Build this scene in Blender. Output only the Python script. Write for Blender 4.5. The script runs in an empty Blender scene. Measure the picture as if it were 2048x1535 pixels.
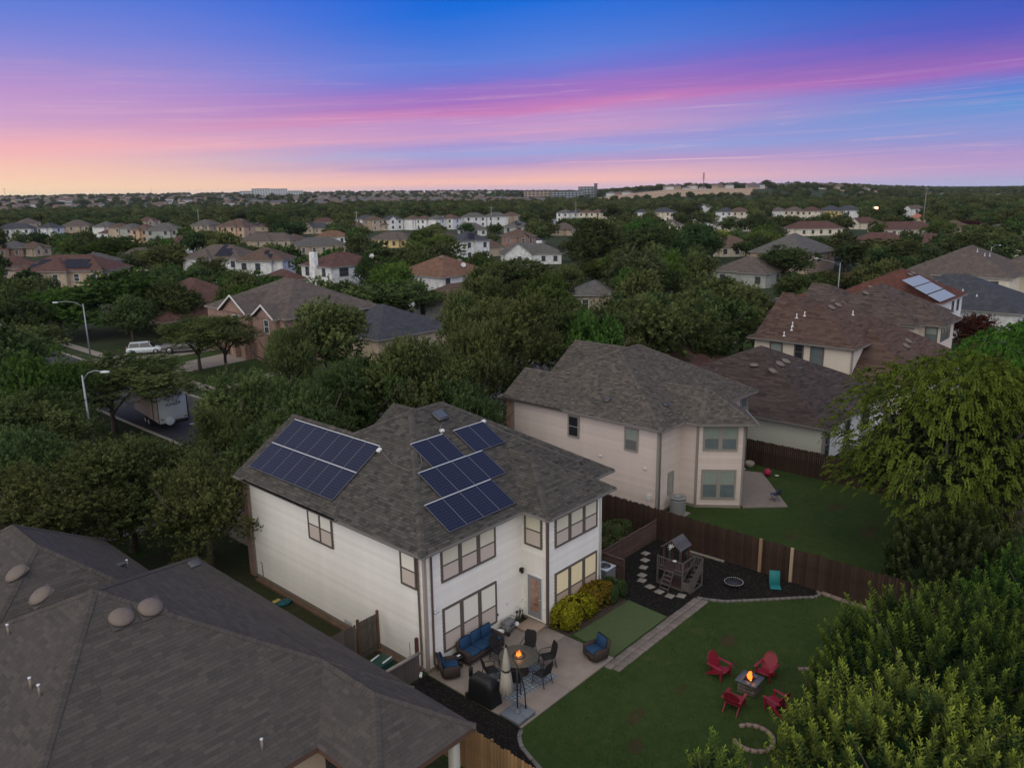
import bpy, math, random
import numpy as np
from mathutils import Vector, Matrix
random.seed(11); rng=np.random.default_rng(11)
sc=bpy.context.scene; COL=sc.collection
# ---------------- camera ----------------
YAW,PIT,ROL=.73581,.23917,-.01416
fw=Vector((math.cos(YAW)*math.cos(PIT),math.sin(YAW)*math.cos(PIT),-math.sin(PIT)))
rt=Vector((math.sin(YAW),-math.cos(YAW),0)); up=rt.cross(fw)
r2=rt*math.cos(ROL)+up*math.sin(ROL); u2=up*math.cos(ROL)-rt*math.sin(ROL)
cam=bpy.data.objects.new('camera',bpy.data.cameras.new('camera')); COL.objects.link(cam)
cam.matrix_world=Matrix(((r2.x,u2.x,-fw.x,-19.112),(r2.y,u2.y,-fw.y,-22.204),(r2.z,u2.z,-fw.z,19.402),(0,0,0,1)))
cam.data.sensor_width=36; cam.data.lens=1583.06*36/2048; cam.data.clip_end=20000; cam.data.clip_start=.1
sc.camera=cam
CAMP=Vector((-19.112,-22.204,19.402))
# ---------------- render look ----------------
sc.view_settings.view_transform='Standard'; sc.view_settings.look='None'
sc.view_settings.exposure=0; sc.view_settings.gamma=1
sc.cycles.max_bounces=6; sc.cycles.diffuse_bounces=3; sc.cycles.glossy_bounces=2; sc.cycles.transparent_max_bounces=4
# ---------------- dusk sky ----------------
def lin(c): 
    return tuple((x/255/12.92 if x/255<=.04045 else ((x/255+.055)/1.055)**2.4) for x in c)
W=bpy.data.worlds.new('World'); sc.world=W; W.use_nodes=True
nt=W.node_tree; N=nt.nodes; Lk=nt.links; N.clear()
def nd(t,**k):
    n=N.new(t)
    for a,b in k.items(): setattr(n,a,b)
    return n
def wm(op,a,b=None,c=None):
    n=nd('ShaderNodeMath',operation=op)
    for i,x in enumerate((a,b,c)):
        if x is None: continue
        if isinstance(x,(int,float)): n.inputs[i].default_value=x
        else: Lk.new(x,n.inputs[i])
    return n.outputs[0]
tc=nd('ShaderNodeTexCoord'); sp=nd('ShaderNodeSeparateXYZ'); Lk.new(tc.outputs['Generated'],sp.inputs[0])
X,Y,Z=sp.outputs
ca,sa=math.cos(YAW),math.sin(YAW)
dr=wm('ADD',wm('MULTIPLY',X,sa),wm('MULTIPLY',Y,-ca)); df=wm('ADD',wm('MULTIPLY',X,ca),wm('MULTIPLY',Y,sa))
az=wm('MULTIPLY',wm('ARCTAN2',dr,df),57.2958)
el=wm('MULTIPLY',wm('ARCSINE',Z),57.2958)
azc=wm('MULTIPLY',wm('SINE',wm('MULTIPLY',az,math.radians(1.0))),52)      # smooth left/right coordinate, bounded all round
fac=wm('ADD',wm('MULTIPLY',azc,.0095),1.0)
es0=wm('DIVIDE',wm('MAXIMUM',el,0),fac)
cb=nd('ShaderNodeCombineXYZ'); Lk.new(wm('ADD',wm('MULTIPLY',az,.028),wm('MULTIPLY',el,.05)),cb.inputs[0]); Lk.new(wm('SUBTRACT',wm('MULTIPLY',el,.42),wm('MULTIPLY',az,.012)),cb.inputs[1])
def wnoise(vec,sc_,det,rough=.55,dist=0):
    n=nd('ShaderNodeTexNoise'); Lk.new(vec,n.inputs['Vector']); n.inputs['Scale'].default_value=sc_; n.inputs['Detail'].default_value=det
    n.inputs['Roughness'].default_value=rough; n.inputs['Distortion'].default_value=dist; return n.outputs['Fac']
n1=wnoise(cb.outputs[0],.9,6,.55,.6); n2=wnoise(cb.outputs[0],2.6,8,.62,.9)
wob=wm('ADD',wm('MULTIPLY',wm('SUBTRACT',n1,.5),1.4),wm('MULTIPLY',wm('SUBTRACT',n2,.5),1.0))
damp=wm('MINIMUM',wm('MULTIPLY',es0,.4),1.0)
es=wm('MAXIMUM',wm('ADD',es0,wm('MULTIPLY',wob,damp)),0)
t=wm('DIVIDE',es,wm('ADD',es,15.0))
def ramp(stops):
    r=nd('ShaderNodeValToRGB'); e=r.color_ramp.elements
    P=[(s/(s+15.0),lin(c)) for s,c in stops]
    e[0].position=P[0][0]; e[0].color=(*P[0][1],1); e[1].position=P[-1][0]; e[1].color=(*P[-1][1],1)
    for p,c in P[1:-1]:
        q=e.new(p); q.color=(*c,1)
    r.color_ramp.interpolation='EASE' if False else 'LINEAR'
    Lk.new(t,r.inputs[0]); return r.outputs[0]
UP=[(22,(84,116,194)),(35,(140,152,192)),(55,(172,172,186)),(90,(182,178,184))]  # sky above the frame, raised in brightness to light the scene
rl=ramp([(0,(255,226,178)),(1.1,(255,214,180)),(2.5,(252,199,180)),(3.9,(246,182,186)),(5.4,(216,168,200)),(6.8,(202,160,206)),(8.2,(192,150,206)),(10.1,(164,144,211)),(11.5,(140,139,216)),(13.9,(108,130,217)),(16.3,(72,122,220)),(18.5,(34,108,216))]+UP)
rc=ramp([(0,(214,184,206)),(.6,(252,194,182)),(1.3,(222,176,194)),(1.85,(188,156,202)),(2.6,(160,166,220)),(3.2,(168,154,214)),(3.8,(204,158,202)),(4.7,(190,148,205)),(5.3,(204,130,188)),(6.0,(170,118,196)),(6.9,(150,116,202)),(7.6,(118,120,212)),(8.6,(92,128,220)),(10.4,(62,118,220)),(11.8,(26,110,220)),(13.6,(0,102,220)),(16,(0,94,210))]+UP)
rr=ramp([(0,(170,174,216)),(.7,(184,156,206)),(1.4,(174,150,206)),(2.0,(150,150,210)),(2.75,(130,150,214)),(3.5,(96,148,215)),(4.2,(90,134,214)),(4.8,(114,120,206)),(5.4,(150,102,190)),(6.0,(130,100,187)),(6.7,(96,94,194)),(7.8,(72,90,194)),(9.0,(28,85,190)),(10.5,(0,80,187)),(13,(0,78,188))]+UP)
def mixc(f,a,b,bt='MIX'):
    m=nd('ShaderNodeMix',data_type='RGBA',blend_type=bt)
    if isinstance(f,float): m.inputs[0].default_value=f
    else: Lk.new(f,m.inputs[0])
    for i,x in ((6,a),(7,b)):
        if isinstance(x,tuple): m.inputs[i].default_value=(*x,1)
        else: Lk.new(x,m.inputs[i])
    return m.outputs[2]
def mr(v,a,b,c=0.,d=1.):
    n=nd('ShaderNodeMapRange',interpolation_type='SMOOTHSTEP'); Lk.new(v,n.inputs[0])
    for i,x in enumerate((a,b,c,d)): n.inputs[i+1].default_value=x
    return n.outputs[0]
c1=mixc(mr(azc,-30,-2),rl,rc); c2=mixc(mr(azc,2,30),c1,rr)
# thin bright cirrus streaks
cb2=nd('ShaderNodeCombineXYZ'); cb3=nd('ShaderNodeCombineXYZ'); Lk.new(wm('MULTIPLY',az,.05),cb3.inputs[0]); Lk.new(wm('SUBTRACT',wm('MULTIPLY',el,1.9),wm('MULTIPLY',az,.07)),cb3.inputs[1]); Lk.new(wm('MULTIPLY',az,.02),cb2.inputs[0]); Lk.new(wm('SUBTRACT',wm('MULTIPLY',el,1.0),wm('MULTIPLY',az,.045)),cb2.inputs[1])
st=mr(wnoise(cb2.outputs[0],1.1,7,.6,.5),.54,.74)
stf=wm('MULTIPLY',wm('MULTIPLY',st,mr(el,.4,2.5)),wm('MULTIPLY',mr(el,9.,4.),.22))
c3=mixc(stf,c2,lin((244,190,208)))
gap=mr(wnoise(cb2.outputs[0],.62,5,.55,.8),.50,.66)
c3=mixc(wm('MULTIPLY',wm('MULTIPLY',gap,mr(el,.8,2.2)),wm('MULTIPLY',mr(el,8.,4.),wm('MULTIPLY',mr(az,-30.,5.),.35))),c3,lin((140,160,220)))
fw_=mr(wnoise(cb3.outputs[0],1.3,8,.7,1.2),.50,.80)
c3=mixc(wm('MULTIPLY',wm('MULTIPLY',fw_,mr(el,.3,1.5)),wm('MULTIPLY',mr(el,9.5,4.5),.42)),c3,lin((252,200,204)))
# one thin contrail low over the horizon
ctd=wm('ABSOLUTE',wm('SUBTRACT',el,wm('ADD',wm('MULTIPLY',az,.012),1.78)))
ctf=wm('MULTIPLY',wm('MULTIPLY',mr(ctd,.055,.0),mr(az,2.,12.)),wm('MULTIPLY',mr(az,18.,14.),.55))
c4=mixc(ctf,c3,lin((255,206,206)))
# below the horizon: plain dim ground haze colour
c5=mixc(mr(el,-.4,-3.),c4,lin((92,84,96)))
# added smooth brightening of the unseen sky behind the camera, lights the house walls
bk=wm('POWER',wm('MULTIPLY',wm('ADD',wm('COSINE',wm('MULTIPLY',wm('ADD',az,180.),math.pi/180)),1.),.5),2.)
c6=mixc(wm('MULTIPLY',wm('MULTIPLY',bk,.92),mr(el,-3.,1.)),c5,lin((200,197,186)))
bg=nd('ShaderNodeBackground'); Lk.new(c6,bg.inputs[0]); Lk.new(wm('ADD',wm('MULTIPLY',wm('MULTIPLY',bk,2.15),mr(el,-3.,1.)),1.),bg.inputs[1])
sky=nd('ShaderNodeTexSky',sky_type='NISHITA'); sky.sun_disc=False; sky.sun_elevation=math.radians(3); 
SUN_AZ=YAW+math.radians(100)      # the glow lies off to the left of the frame
sky.sun_rotation=math.pi/2-SUN_AZ; sky.sun_intensity=.3
bg2=nd('ShaderNodeBackground'); Lk.new(sky.outputs[0],bg2.inputs[0]); bg2.inputs[1].default_value=.05
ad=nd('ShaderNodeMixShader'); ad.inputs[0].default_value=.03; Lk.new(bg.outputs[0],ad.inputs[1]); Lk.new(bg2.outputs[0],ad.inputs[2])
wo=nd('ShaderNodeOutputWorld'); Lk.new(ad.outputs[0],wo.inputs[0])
sl=bpy.data.lights.new('sun','SUN'); sl.energy=.55; sl.angle=math.radians(35); sl.color=(1,.92,.84)
so=bpy.data.objects.new('sun',sl); COL.objects.link(so)
sd=Vector((math.cos(SUN_AZ)*math.cos(.35),math.sin(SUN_AZ)*math.cos(.35),math.sin(.35)))
so.rotation_euler=(-sd).to_track_quat('-Z','Y').to_euler()
# ---------------- materials ----------------
MATS={}
def mat(name,col,rough=.8,var=0.,vs=3.,bump=0.,bs=20.,spec=.3,metal=0.,emit=None,es=0.,attr=None,col2=None,objr=0.,stretch=None):
    """principled material: base colour, value noise, optional per-piece tint attribute and per-object variation"""
    if name in MATS: return MATS[name]
    m=bpy.data.materials.new(name); m.use_nodes=True; T=m.node_tree; n=T.nodes; l=T.links
    b=n['Principled BSDF']; b.inputs['Roughness'].default_value=rough; b.inputs['Metallic'].default_value=metal
    b.inputs['Specular IOR Level'].default_value=spec
    src=None
    def mx(f,a,c,bt='MIX'):
        q=n.new('ShaderNodeMix'); q.data_type='RGBA'; q.blend_type=bt
        if isinstance(f,(int,float)): q.inputs[0].default_value=f
        else: l.new(f,q.inputs[0])
        for i,x in ((6,a),(7,c)):
            if isinstance(x,tuple): q.inputs[i].default_value=(*x[:3],1)
            else: l.new(x,q.inputs[i])
        return q.outputs[2]
    tcn=n.new('ShaderNodeTexCoord'); vec=tcn.outputs['Object']
    if stretch:
        mp=n.new('ShaderNodeMapping'); mp.inputs['Scale'].default_value=stretch; l.new(vec,mp.inputs[0]); vec=mp.outputs[0]
    cur=tuple(col)
    if attr:
        a=n.new('ShaderNodeAttribute'); a.attribute_name='tint'
        cur=mx(a.outputs['Fac'],tuple(col),tuple(col2))
    if objr:
        oi=n.new('ShaderNodeObjectInfo')
        mpn=n.new('ShaderNodeMapRange'); l.new(oi.outputs['Random'],mpn.inputs[0]); mpn.inputs[3].default_value=1-objr; mpn.inputs[4].default_value=1+objr
        g=n.new('ShaderNodeCombineColor'); 
        for i in range(3): l.new(mpn.outputs[0],g.inputs[i])
        cur=mx(1.,cur,g.outputs[0],'MULTIPLY')
    if var:
        nn=n.new('ShaderNodeTexNoise'); nn.inputs['Scale'].default_value=vs; nn.inputs['Detail'].default_value=6; nn.inputs['Roughness'].default_value=.65; l.new(vec,nn.inputs['Vector'])
        mpn=n.new('ShaderNodeMapRange'); l.new(nn.outputs['Fac'],mpn.inputs[0]); mpn.inputs[1].default_value=.25; mpn.inputs[2].default_value=.75; mpn.inputs[3].default_value=1-var; mpn.inputs[4].default_value=1+var
        g=n.new('ShaderNodeCombineColor'); 
        for i in range(3): l.new(mpn.outputs[0],g.inputs[i])
        cur=mx(1.,cur,g.outputs[0],'MULTIPLY')
    if isinstance(cur,tuple): b.inputs['Base Color'].default_value=(*cur[:3],1)
    else: l.new(cur,b.inputs['Base Color'])
    if bump:
        nn=n.new('ShaderNodeTexNoise'); nn.inputs['Scale'].default_value=bs; nn.inputs['Detail'].default_value=4; l.new(vec,nn.inputs['Vector'])
        bp=n.new('ShaderNodeBump'); bp.inputs['Strength'].default_value=bump; bp.inputs['Distance'].default_value=.02; l.new(nn.outputs['Fac'],bp.inputs['Height']); l.new(bp.outputs[0],b.inputs['Normal'])
    if emit: b.inputs['Emission Color'].default_value=(*emit,1); b.inputs['Emission Strength'].default_value=es
    MATS[name]=m; return m
def brickmat(name,c1,c2,mortar,scale=1.,bw=.2,bh=.075,ms=.012,rough=.85,off=.5,bias=0.):
    """courses that run level on any upright or sloping face: u = horizontal along the face, v = height"""
    if name in MATS: return MATS[name]
    m=bpy.data.materials.new(name); m.use_nodes=True; T=m.node_tree; n=T.nodes; l=T.links; b=n['Principled BSDF']
    b.inputs['Roughness'].default_value=rough; b.inputs['Specular IOR Level'].default_value=.15
    tcn=n.new('ShaderNodeTexCoord'); 
    a=n.new('ShaderNodeAttribute'); a.attribute_name='uvw'; a.attribute_type='GEOMETRY'
    br=n.new('ShaderNodeTexBrick'); l.new(a.outputs['Vector'],br.inputs['Vector'])
    br.inputs['Color1'].default_value=(*c1,1); br.inputs['Color2'].default_value=(*c2,1); br.inputs['Mortar'].default_value=(*mortar,1)
    br.inputs['Scale'].default_value=1; br.inputs['Brick Width'].default_value=bw; br.inputs['Row Height'].default_value=bh; br.inputs['Mortar Size'].default_value=ms; br.inputs['Bias'].default_value=bias; br.offset=off
    nn=n.new('ShaderNodeTexNoise'); nn.inputs['Scale'].default_value=1.3; nn.inputs['Detail'].default_value=5; l.new(tcn.outputs['Object'],nn.inputs['Vector'])
    mpn=n.new('ShaderNodeMapRange'); l.new(nn.outputs['Fac'],mpn.inputs[0]); mpn.inputs[1].default_value=.3; mpn.inputs[2].default_value=.7; mpn.inputs[3].default_value=.8; mpn.inputs[4].default_value=1.2
    mx=n.new('ShaderNodeMix'); mx.data_type='RGBA'; mx.blend_type='MULTIPLY'; mx.inputs[0].default_value=1
    g=n.new('ShaderNodeCombineColor'); 
    for i in range(3): l.new(mpn.outputs[0],g.inputs[i])
    l.new(br.outputs['Color'],mx.inputs[6]); l.new(g.outputs[0],mx.inputs[7]); l.new(mx.outputs[2],b.inputs['Base Color'])
    bp=n.new('ShaderNodeBump'); bp.inputs['Strength'].default_value=.4; bp.inputs['Distance'].default_value=.01; l.new(br.outputs['Fac'],bp.inputs['Height']); bp.invert=True; l.new(bp.outputs[0],b.inputs['Normal'])
    MATS[name]=m; return m
def leafmat(name,c1,c2,hue=.035,val=.32,trans=.35):
    m=bpy.data.materials.new(name); m.use_nodes=True; T=m.node_tree; n=T.nodes; l=T.links; n.clear()
    a=n.new('ShaderNodeAttribute'); a.attribute_name='tint'
    q=n.new('ShaderNodeMix'); q.data_type='RGBA'; l.new(a.outputs['Fac'],q.inputs[0]); q.inputs[6].default_value=(*c1,1); q.inputs[7].default_value=(*c2,1)
    oi=n.new('ShaderNodeObjectInfo'); hs=n.new('ShaderNodeHueSaturation'); l.new(q.outputs[2],hs.inputs['Color'])
    a1=n.new('ShaderNodeMapRange'); l.new(oi.outputs['Random'],a1.inputs[0]); a1.inputs[3].default_value=.5-hue; a1.inputs[4].default_value=.5+hue; l.new(a1.outputs[0],hs.inputs['Hue'])
    fr=n.new('ShaderNodeMath'); fr.operation='FRACT'; m2=n.new('ShaderNodeMath'); m2.operation='MULTIPLY'; m2.inputs[1].default_value=7.31; l.new(oi.outputs['Random'],m2.inputs[0]); l.new(m2.outputs[0],fr.inputs[0])
    a2=n.new('ShaderNodeMapRange'); l.new(fr.outputs[0],a2.inputs[0]); a2.inputs[3].default_value=1-val; a2.inputs[4].default_value=1+val; l.new(a2.outputs[0],hs.inputs['Value'])
    d=n.new('ShaderNodeBsdfDiffuse'); tr=n.new('ShaderNodeBsdfTranslucent'); l.new(hs.outputs[0],d.inputs[0]); l.new(hs.outputs[0],tr.inputs[0])
    ms=n.new('ShaderNodeMixShader'); ms.inputs[0].default_value=trans; l.new(d.outputs[0],ms.inputs[1]); l.new(tr.outputs[0],ms.inputs[2])
    o=n.new('ShaderNodeOutputMaterial'); l.new(ms.outputs[0],o.inputs[0]); MATS[name]=m; return m
# ---------------- mesh helpers ----------------
class MB:
    def __init__(s): s.v=[]; s.f=[]; s.mi=[]; s.t=[]; s.sm=[]
    def add(s,vs,fs,mi=0,tint=.5,smooth=False):
        b=len(s.v); s.v.extend([tuple(v) for v in vs])
        for f in fs: s.f.append(tuple(i+b for i in f)); s.mi.append(mi); s.t.append(tint); s.sm.append(smooth)
        return s
    def box(s,x0,x1,y0,y1,z0,z1,mi=0,M=None,tint=.5,bev=0):
        if bev:
            return s.bbox(x0,x1,y0,y1,z0,z1,bev,mi,M,tint)
        vs=[Vector((x,y,z)) for z in (z0,z1) for x,y in ((x0,y0),(x1,y0),(x1,y1),(x0,y1))]
        if M is not None: vs=[M@v for v in vs]
        return s.add(vs,[(3,2,1,0),(4,5,6,7),(0,1,5,4),(1,2,6,5),(2,3,7,6),(3,0,4,7)],mi,tint)
    def bbox(s,x0,x1,y0,y1,z0,z1,b,mi=0,M=None,tint=.5):
        P=[]
        for z,i in ((z0,b),(z0+b,0),(z1-b,0),(z1,b)):
            xs=(x0+i,x1-i); ys=(y0+i,y1-i); c=b if not i else b*.6
            P+= [Vector(p) for p in ((xs[0]+c,ys[0],z),(xs[1]-c,ys[0],z),(xs[1],ys[0]+c,z),(xs[1],ys[1]-c,z),(xs[1]-c,ys[1],z),(xs[0]+c,ys[1],z),(xs[0],ys[1]-c,z),(xs[0],ys[0]+c,z))]
        if M is not None: P=[M@v for v in P]
        F=[tuple(range(7,-1,-1)),tuple(range(24,32))]
        for k in range(3):
            for i in range(8): F.append((k*8+i,k*8+(i+1)%8,k*8+8+(i+1)%8,k*8+8+i))
        return s.add(P,F,mi,tint,True)
    def tube(s,pts,r,n=8,mi=0,cap=True,tint=.5):
        pts=[Vector(p) for p in pts]; R=r if isinstance(r,(list,tuple)) else [r]*len(pts); vs=[]; fs=[]
        u=None
        for i,p in enumerate(pts):
            d=(pts[min(i+1,len(pts)-1)]-pts[max(i-1,0)]).normalized()
            if u is None: u=d.orthogonal().normalized()
            else: u=(u-d*u.dot(d)).normalized()
            w=d.cross(u)
            for k in range(n):
                a=2*math.pi*k/n; vs.append(p+(u*math.cos(a)+w*math.sin(a))*R[i])
        for i in range(len(pts)-1):
            for k in range(n): fs.append((i*n+k,i*n+(k+1)%n,(i+1)*n+(k+1)%n,(i+1)*n+k))
        if cap: fs+=[tuple(range(n-1,-1,-1)),tuple(range((len(pts)-1)*n,len(pts)*n))]
        return s.add(vs,fs,mi,tint,True)
    def lathe(s,prof,n=16,c=(0,0,0),mi=0,M=None,tint=.5,sx=1,sy=1):
        vs=[];fs=[]
        for r,z in prof:
            for k in range(n):
                a=2*math.pi*k/n; vs.append(Vector((c[0]+r*math.cos(a)*sx,c[1]+r*math.sin(a)*sy,c[2]+z)))
        if M is not None: vs=[M@v for v in vs]
        for i in range(len(prof)-1):
            for k in range(n): fs.append((i*n+k,i*n+(k+1)%n,(i+1)*n+(k+1)%n,(i+1)*n+k))
        fs+=[tuple(range(n-1,-1,-1)),tuple(range((len(prof)-1)*n,len(prof)*n))]
        return s.add(vs,fs,mi,tint,True)
    def prism(s,poly,z0,z1,mi=0,M=None,tint=.5):
        n=len(poly); vs=[Vector((p[0],p[1],z0)) for p in poly]+[Vector((p[0],p[1],z1)) for p in poly]
        if M is not None: vs=[M@v for v in vs]
        return s.add(vs,[tuple(range(n-1,-1,-1)),tuple(range(n,2*n))]+[(i,(i+1)%n,n+(i+1)%n,n+i) for i in range(n)],mi,tint)
    def mesh(s,name,mats,uvw=False,tint=False):
        me=bpy.data.meshes.new(name); me.from_pydata([tuple(v) for v in s.v],[],s.f)
        for m in (mats if isinstance(mats,(list,tuple)) else [mats]): me.materials.append(m)
        if any(s.mi): me.polygons.foreach_set('material_index',s.mi)
        if any(s.sm): me.polygons.foreach_set('use_smooth',s.sm)
        if tint:
            a=me.attributes.new('tint','FLOAT','FACE'); a.data.foreach_set('value',[float(x) for x in s.t])
        if uvw:
            a=me.attributes.new('uvw','FLOAT_VECTOR','CORNER'); arr=[]
            for p in me.polygons:
                nn=p.normal; h=Vector((nn.x,nn.y,0))
                if h.length<.05: e=Vector((1,0,0)); w=Vector((0,1,0))
                else: h.normalize(); e=Vector((-h.y,h.x,0)); w=nn.cross(e)*-1; w=w if w.z>0 else -w
                for li in p.loop_indices:
                    co=me.vertices[me.loops[li].vertex_index].co; arr+= [co.dot(e),co.dot(w),0]
            a.data.foreach_set('vector',arr)
        me.update(); return me
    def build(s,name,mats,parent=None,loc=None,rz=0,uvw=False,tint=False,kind=None,label=None):
        o=bpy.data.objects.new(name,s.mesh(name,mats,uvw,tint)); COL.objects.link(o)
        if parent is not None: o.parent=parent
        if loc is not None: o.location=loc
        if rz: o.rotation_euler=(0,0,rz)
        if kind: o['kind']=kind
        if label: o['label']=label
        return o
def thing(name,label,cat,loc=(0,0,0),rz=0,group=None):
    o=bpy.data.objects.new(name,None); COL.objects.link(o); o.location=loc; o.rotation_euler=(0,0,rz); o.empty_display_size=.3
    o['label']=label; o['category']=cat
    if group: o['group']=group
    return o
def tag(o,label,cat,group=None):
    o['label']=label; o['category']=cat
    if group: o['group']=group
    return o
def inst(src,name,parent,loc=(0,0,0),rz=0,rot=None,sc_=None):
    o=bpy.data.objects.new(name,src if isinstance(src,bpy.types.Mesh) else src.data); COL.objects.link(o); o.parent=parent; o.location=loc
    o.rotation_euler=rot if rot else (0,0,rz)
    if sc_: o.scale=sc_
    return o
CH={}
def copytree(o,loc=None,rz=None,label=None,parent=None,scale=None):
    c=o.copy(); COL.objects.link(c); c.parent=parent
    if loc is not None: c.location=loc
    if rz is not None: c.rotation_euler=(0,0,rz)
    if label: c['label']=label
    if scale: c.scale=scale
    for ch in kids(o): copytree(ch,parent=c)
    return c
def kids(o): return [q for q in COL.objects if q.parent==o]
def clip(poly,a,b,c):
    """keep a*x+b*y<=c"""
    out=[]; n=len(poly)
    for i in range(n):
        p,q=poly[i],poly[(i+1)%n]; dp=a*p[0]+b*p[1]-c; dq=a*q[0]+b*q[1]-c
        if dp<=1e-9: out.append(p)
        if (dp<0<dq) or (dq<0<dp):
            t_=dp/(dp-dq); out.append((p[0]+(q[0]-p[0])*t_,p[1]+(q[1]-p[1])*t_))
    return out
# ---------------- roofs ----------------
class Roof:
    """hip / gable roof over a convex eave outline (counter-clockwise); slopes[i] None = gable end"""
    def __init__(s,poly,slopes,z):
        s.poly=poly; s.z=z; s.faces=[]; n=len(poly); s.E=[]
        for i in range(n):
            p,q=poly[i],poly[(i+1)%n]; L=math.hypot(q[0]-p[0],q[1]-p[1]); nx,ny=-(q[1]-p[1])/L,(q[0]-p[0])/L   # inward normal
            s.E.append((nx,ny,nx*p[0]+ny*p[1],slopes[i],((q[0]-p[0])/L,(q[1]-p[1])/L),p,q))
        for i,(nx,ny,c,sl,e,p,q) in enumerate(s.E):
            if sl is None: continue
            P=list(poly)
            for j,(mx,my,d,sj,*_) in enumerate(s.E):
                if j==i or sj is None: continue
                P=clip(P,sl*nx-sj*mx,sl*ny-sj*my,sl*c-sj*d)
                if len(P)<3: break
            if len(P)>=3: s.faces.append((i,P))
    def h(s,x,y):
        v=1e9
        for nx,ny,c,sl,*_ in s.E:
            d=nx*x+ny*y-c
            if d<-1e-6: return -1e9
            if sl is not None: v=min(v,sl*d)
        return s.z+v
    def fz(s,i,x,y):
        nx,ny,c,sl,*_=s.E[i]; return s.z+sl*(nx*x+ny*y-c)
def rect(x0,x1,y0,y1): return [(x0,y0),(x1,y0),(x1,y1),(x0,y1)]   # edges: rear, right, front, left
def roof_deck(roofs,name,mats,parent,th=.14,uvw=True,drop=.0):
    mb=MB()
    for r in roofs:
        for i,P in r.faces:
            T=[(x,y,r.fz(i,x,y)-drop) for x,y in P]; B=[(x,y,z-th) for x,y,z in T]; n=len(P)
            mb.add(T+B,[tuple(range(n)),tuple(range(2*n-1,n-1,-1))],0)
            for k in range(n):
                a,b=T[k],T[(k+1)%n]
                # rim only on the outline
                on=any(abs(nx*a[0]+ny*a[1]-c)<1e-4 and abs(nx*b[0]+ny*b[1]-c)<1e-4 for nx,ny,c,*_ in r.E)
                if on: mb.add([a,b,B[(k+1)%n],B[k]],[(3,2,1,0)],1)
    return mb.build(name,mats,parent,uvw=uvw)
def gable_walls(mb,r,inset,ztop_drop=.1,mi=0,th=.15):
    for j,(nx,ny,c,sl,e,p,q) in enumerate(r.E):
        if sl is not None: continue
        L=math.hypot(q[0]-p[0],q[1]-p[1]); best=(0,-1)
        for k in range(41):
            u=L*k/40; x,y=p[0]+e[0]*u+nx*inset,p[1]+e[1]*u+ny*inset; z=r.h(x,y)
            if z>best[1]: best=(u,z)
        u=best[0]; A=[(p[0]+e[0]*d+nx*inset,p[1]+e[1]*d+ny*inset,z) for d,z in ((inset,r.z-.1),(L-inset,r.z-.1),(u,best[1]-ztop_drop))]
        B=[(x+nx*th,y+ny*th,z) for x,y,z in A]
        mb.add(A+B,[(0,1,2),(5,4,3),(0,3,4,1),(1,4,5,2),(2,5,3,0)],mi)
def shingles(roofs,parent,mats,lead=0,tw=.33,rh=.143,seed=1,faces=None,lift=.02,name='shingle'):
    """overlapping shingle tabs on every visible roof face; the `lead` nearest ones are parts of their own"""
    R=random.Random(seed); tabs=[]
    for ri,r in enumerate(roofs):
        for i,P in r.faces:
            nx,ny,c,sl,e,p,q=r.E[i]
            # skip faces looking away from every plausible viewpoint
            cx=sum(a for a,b in P)/len(P); cy=sum(b for a,b in P)/len(P); cz=r.fz(i,cx,cy)
            k=1/math.sqrt(1+sl*sl); nv=Vector((-sl*nx,-sl*ny,1))*k
            if (CAMP-Vector((cx,cy,cz))).normalized().dot(nv)<-.12: continue
            Q=[((x-p[0])*e[0]+(y-p[1])*e[1],((x-p[0])*nx+(y-p[1])*ny)/k) for x,y in P]   # along, slant
            vmax=max(b for a,b in Q); umin=min(a for a,b in Q); umax=max(a for a,b in Q); row=0; v=-.02
            while v<vmax:
                row+=1; u=umin-tw*R.random()
                band=clip(clip(Q,0,1,v+rh),0,-1,-max(v,0))
                if len(band)>=3:
                    u0=min(a for a,b in band); u1=max(a for a,b in band)
                    u=u0-tw*R.random()
                    while u<u1:
                        w=tw*R.choice((.6,1,1,1.5,1.9)); 
                        if u+w>u0:
                            C=clip(clip(band,1,0,u+w-.006),-1,0,-(u+.002))
                            if len(C)>=3:
                                mx_=sum(a for a,b in C)/len(C); mv=sum(b for a,b in C)/len(C)
                                X_=p[0]+e[0]*mx_+nx*mv*k; Y_=p[1]+e[1]*mx_+ny*mv*k; Z_=r.z+sl*mv*k
                                hid=any((o.h(X_,Y_)>Z_+.015) or (oi<ri and abs(o.h(X_,Y_)-Z_)<=.015) for oi,o in enumerate(roofs) if oi!=ri)
                                if not hid:
                                    vb=v; W=[]
                                    for a,b in C:
                                        lf=lift*(1-(b-vb)/rh)+.004+.003*R.random()*0
                                        x=p[0]+e[0]*a+nx*b*k; y=p[1]+e[1]*a+ny*b*k; z=r.z+sl*b*k
                                        W.append(Vector((x,y,z))+nv*lf)
                                    tabs.append(((Vector((X_,Y_,Z_))-CAMP).length,W,nv,min(1,max(0,R.gauss(.5,.26))),lift))
                        u+=w
                v+=rh
    tabs.sort(key=lambda t:t[0])
    def put(mb,t_):
        d,W,nv,ti,lf=t_; n=len(W); B=[w-nv*(lf*.98) for w in W]
        mb.add(W+B,[tuple(range(n))]+[(i,n+i,n+(i+1)%n,(i+1)%n) for i in range(n)],0,ti)
    for t_ in tabs[:lead]:
        mb=MB(); put(mb,t_); mb.build(name,mats,parent,tint=True)
    mb=MB()
    for t_ in tabs[lead:]: put(mb,t_)
    if mb.v: mb.build('shingle_field',mats,parent,tint=True,kind='stuff')
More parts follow.
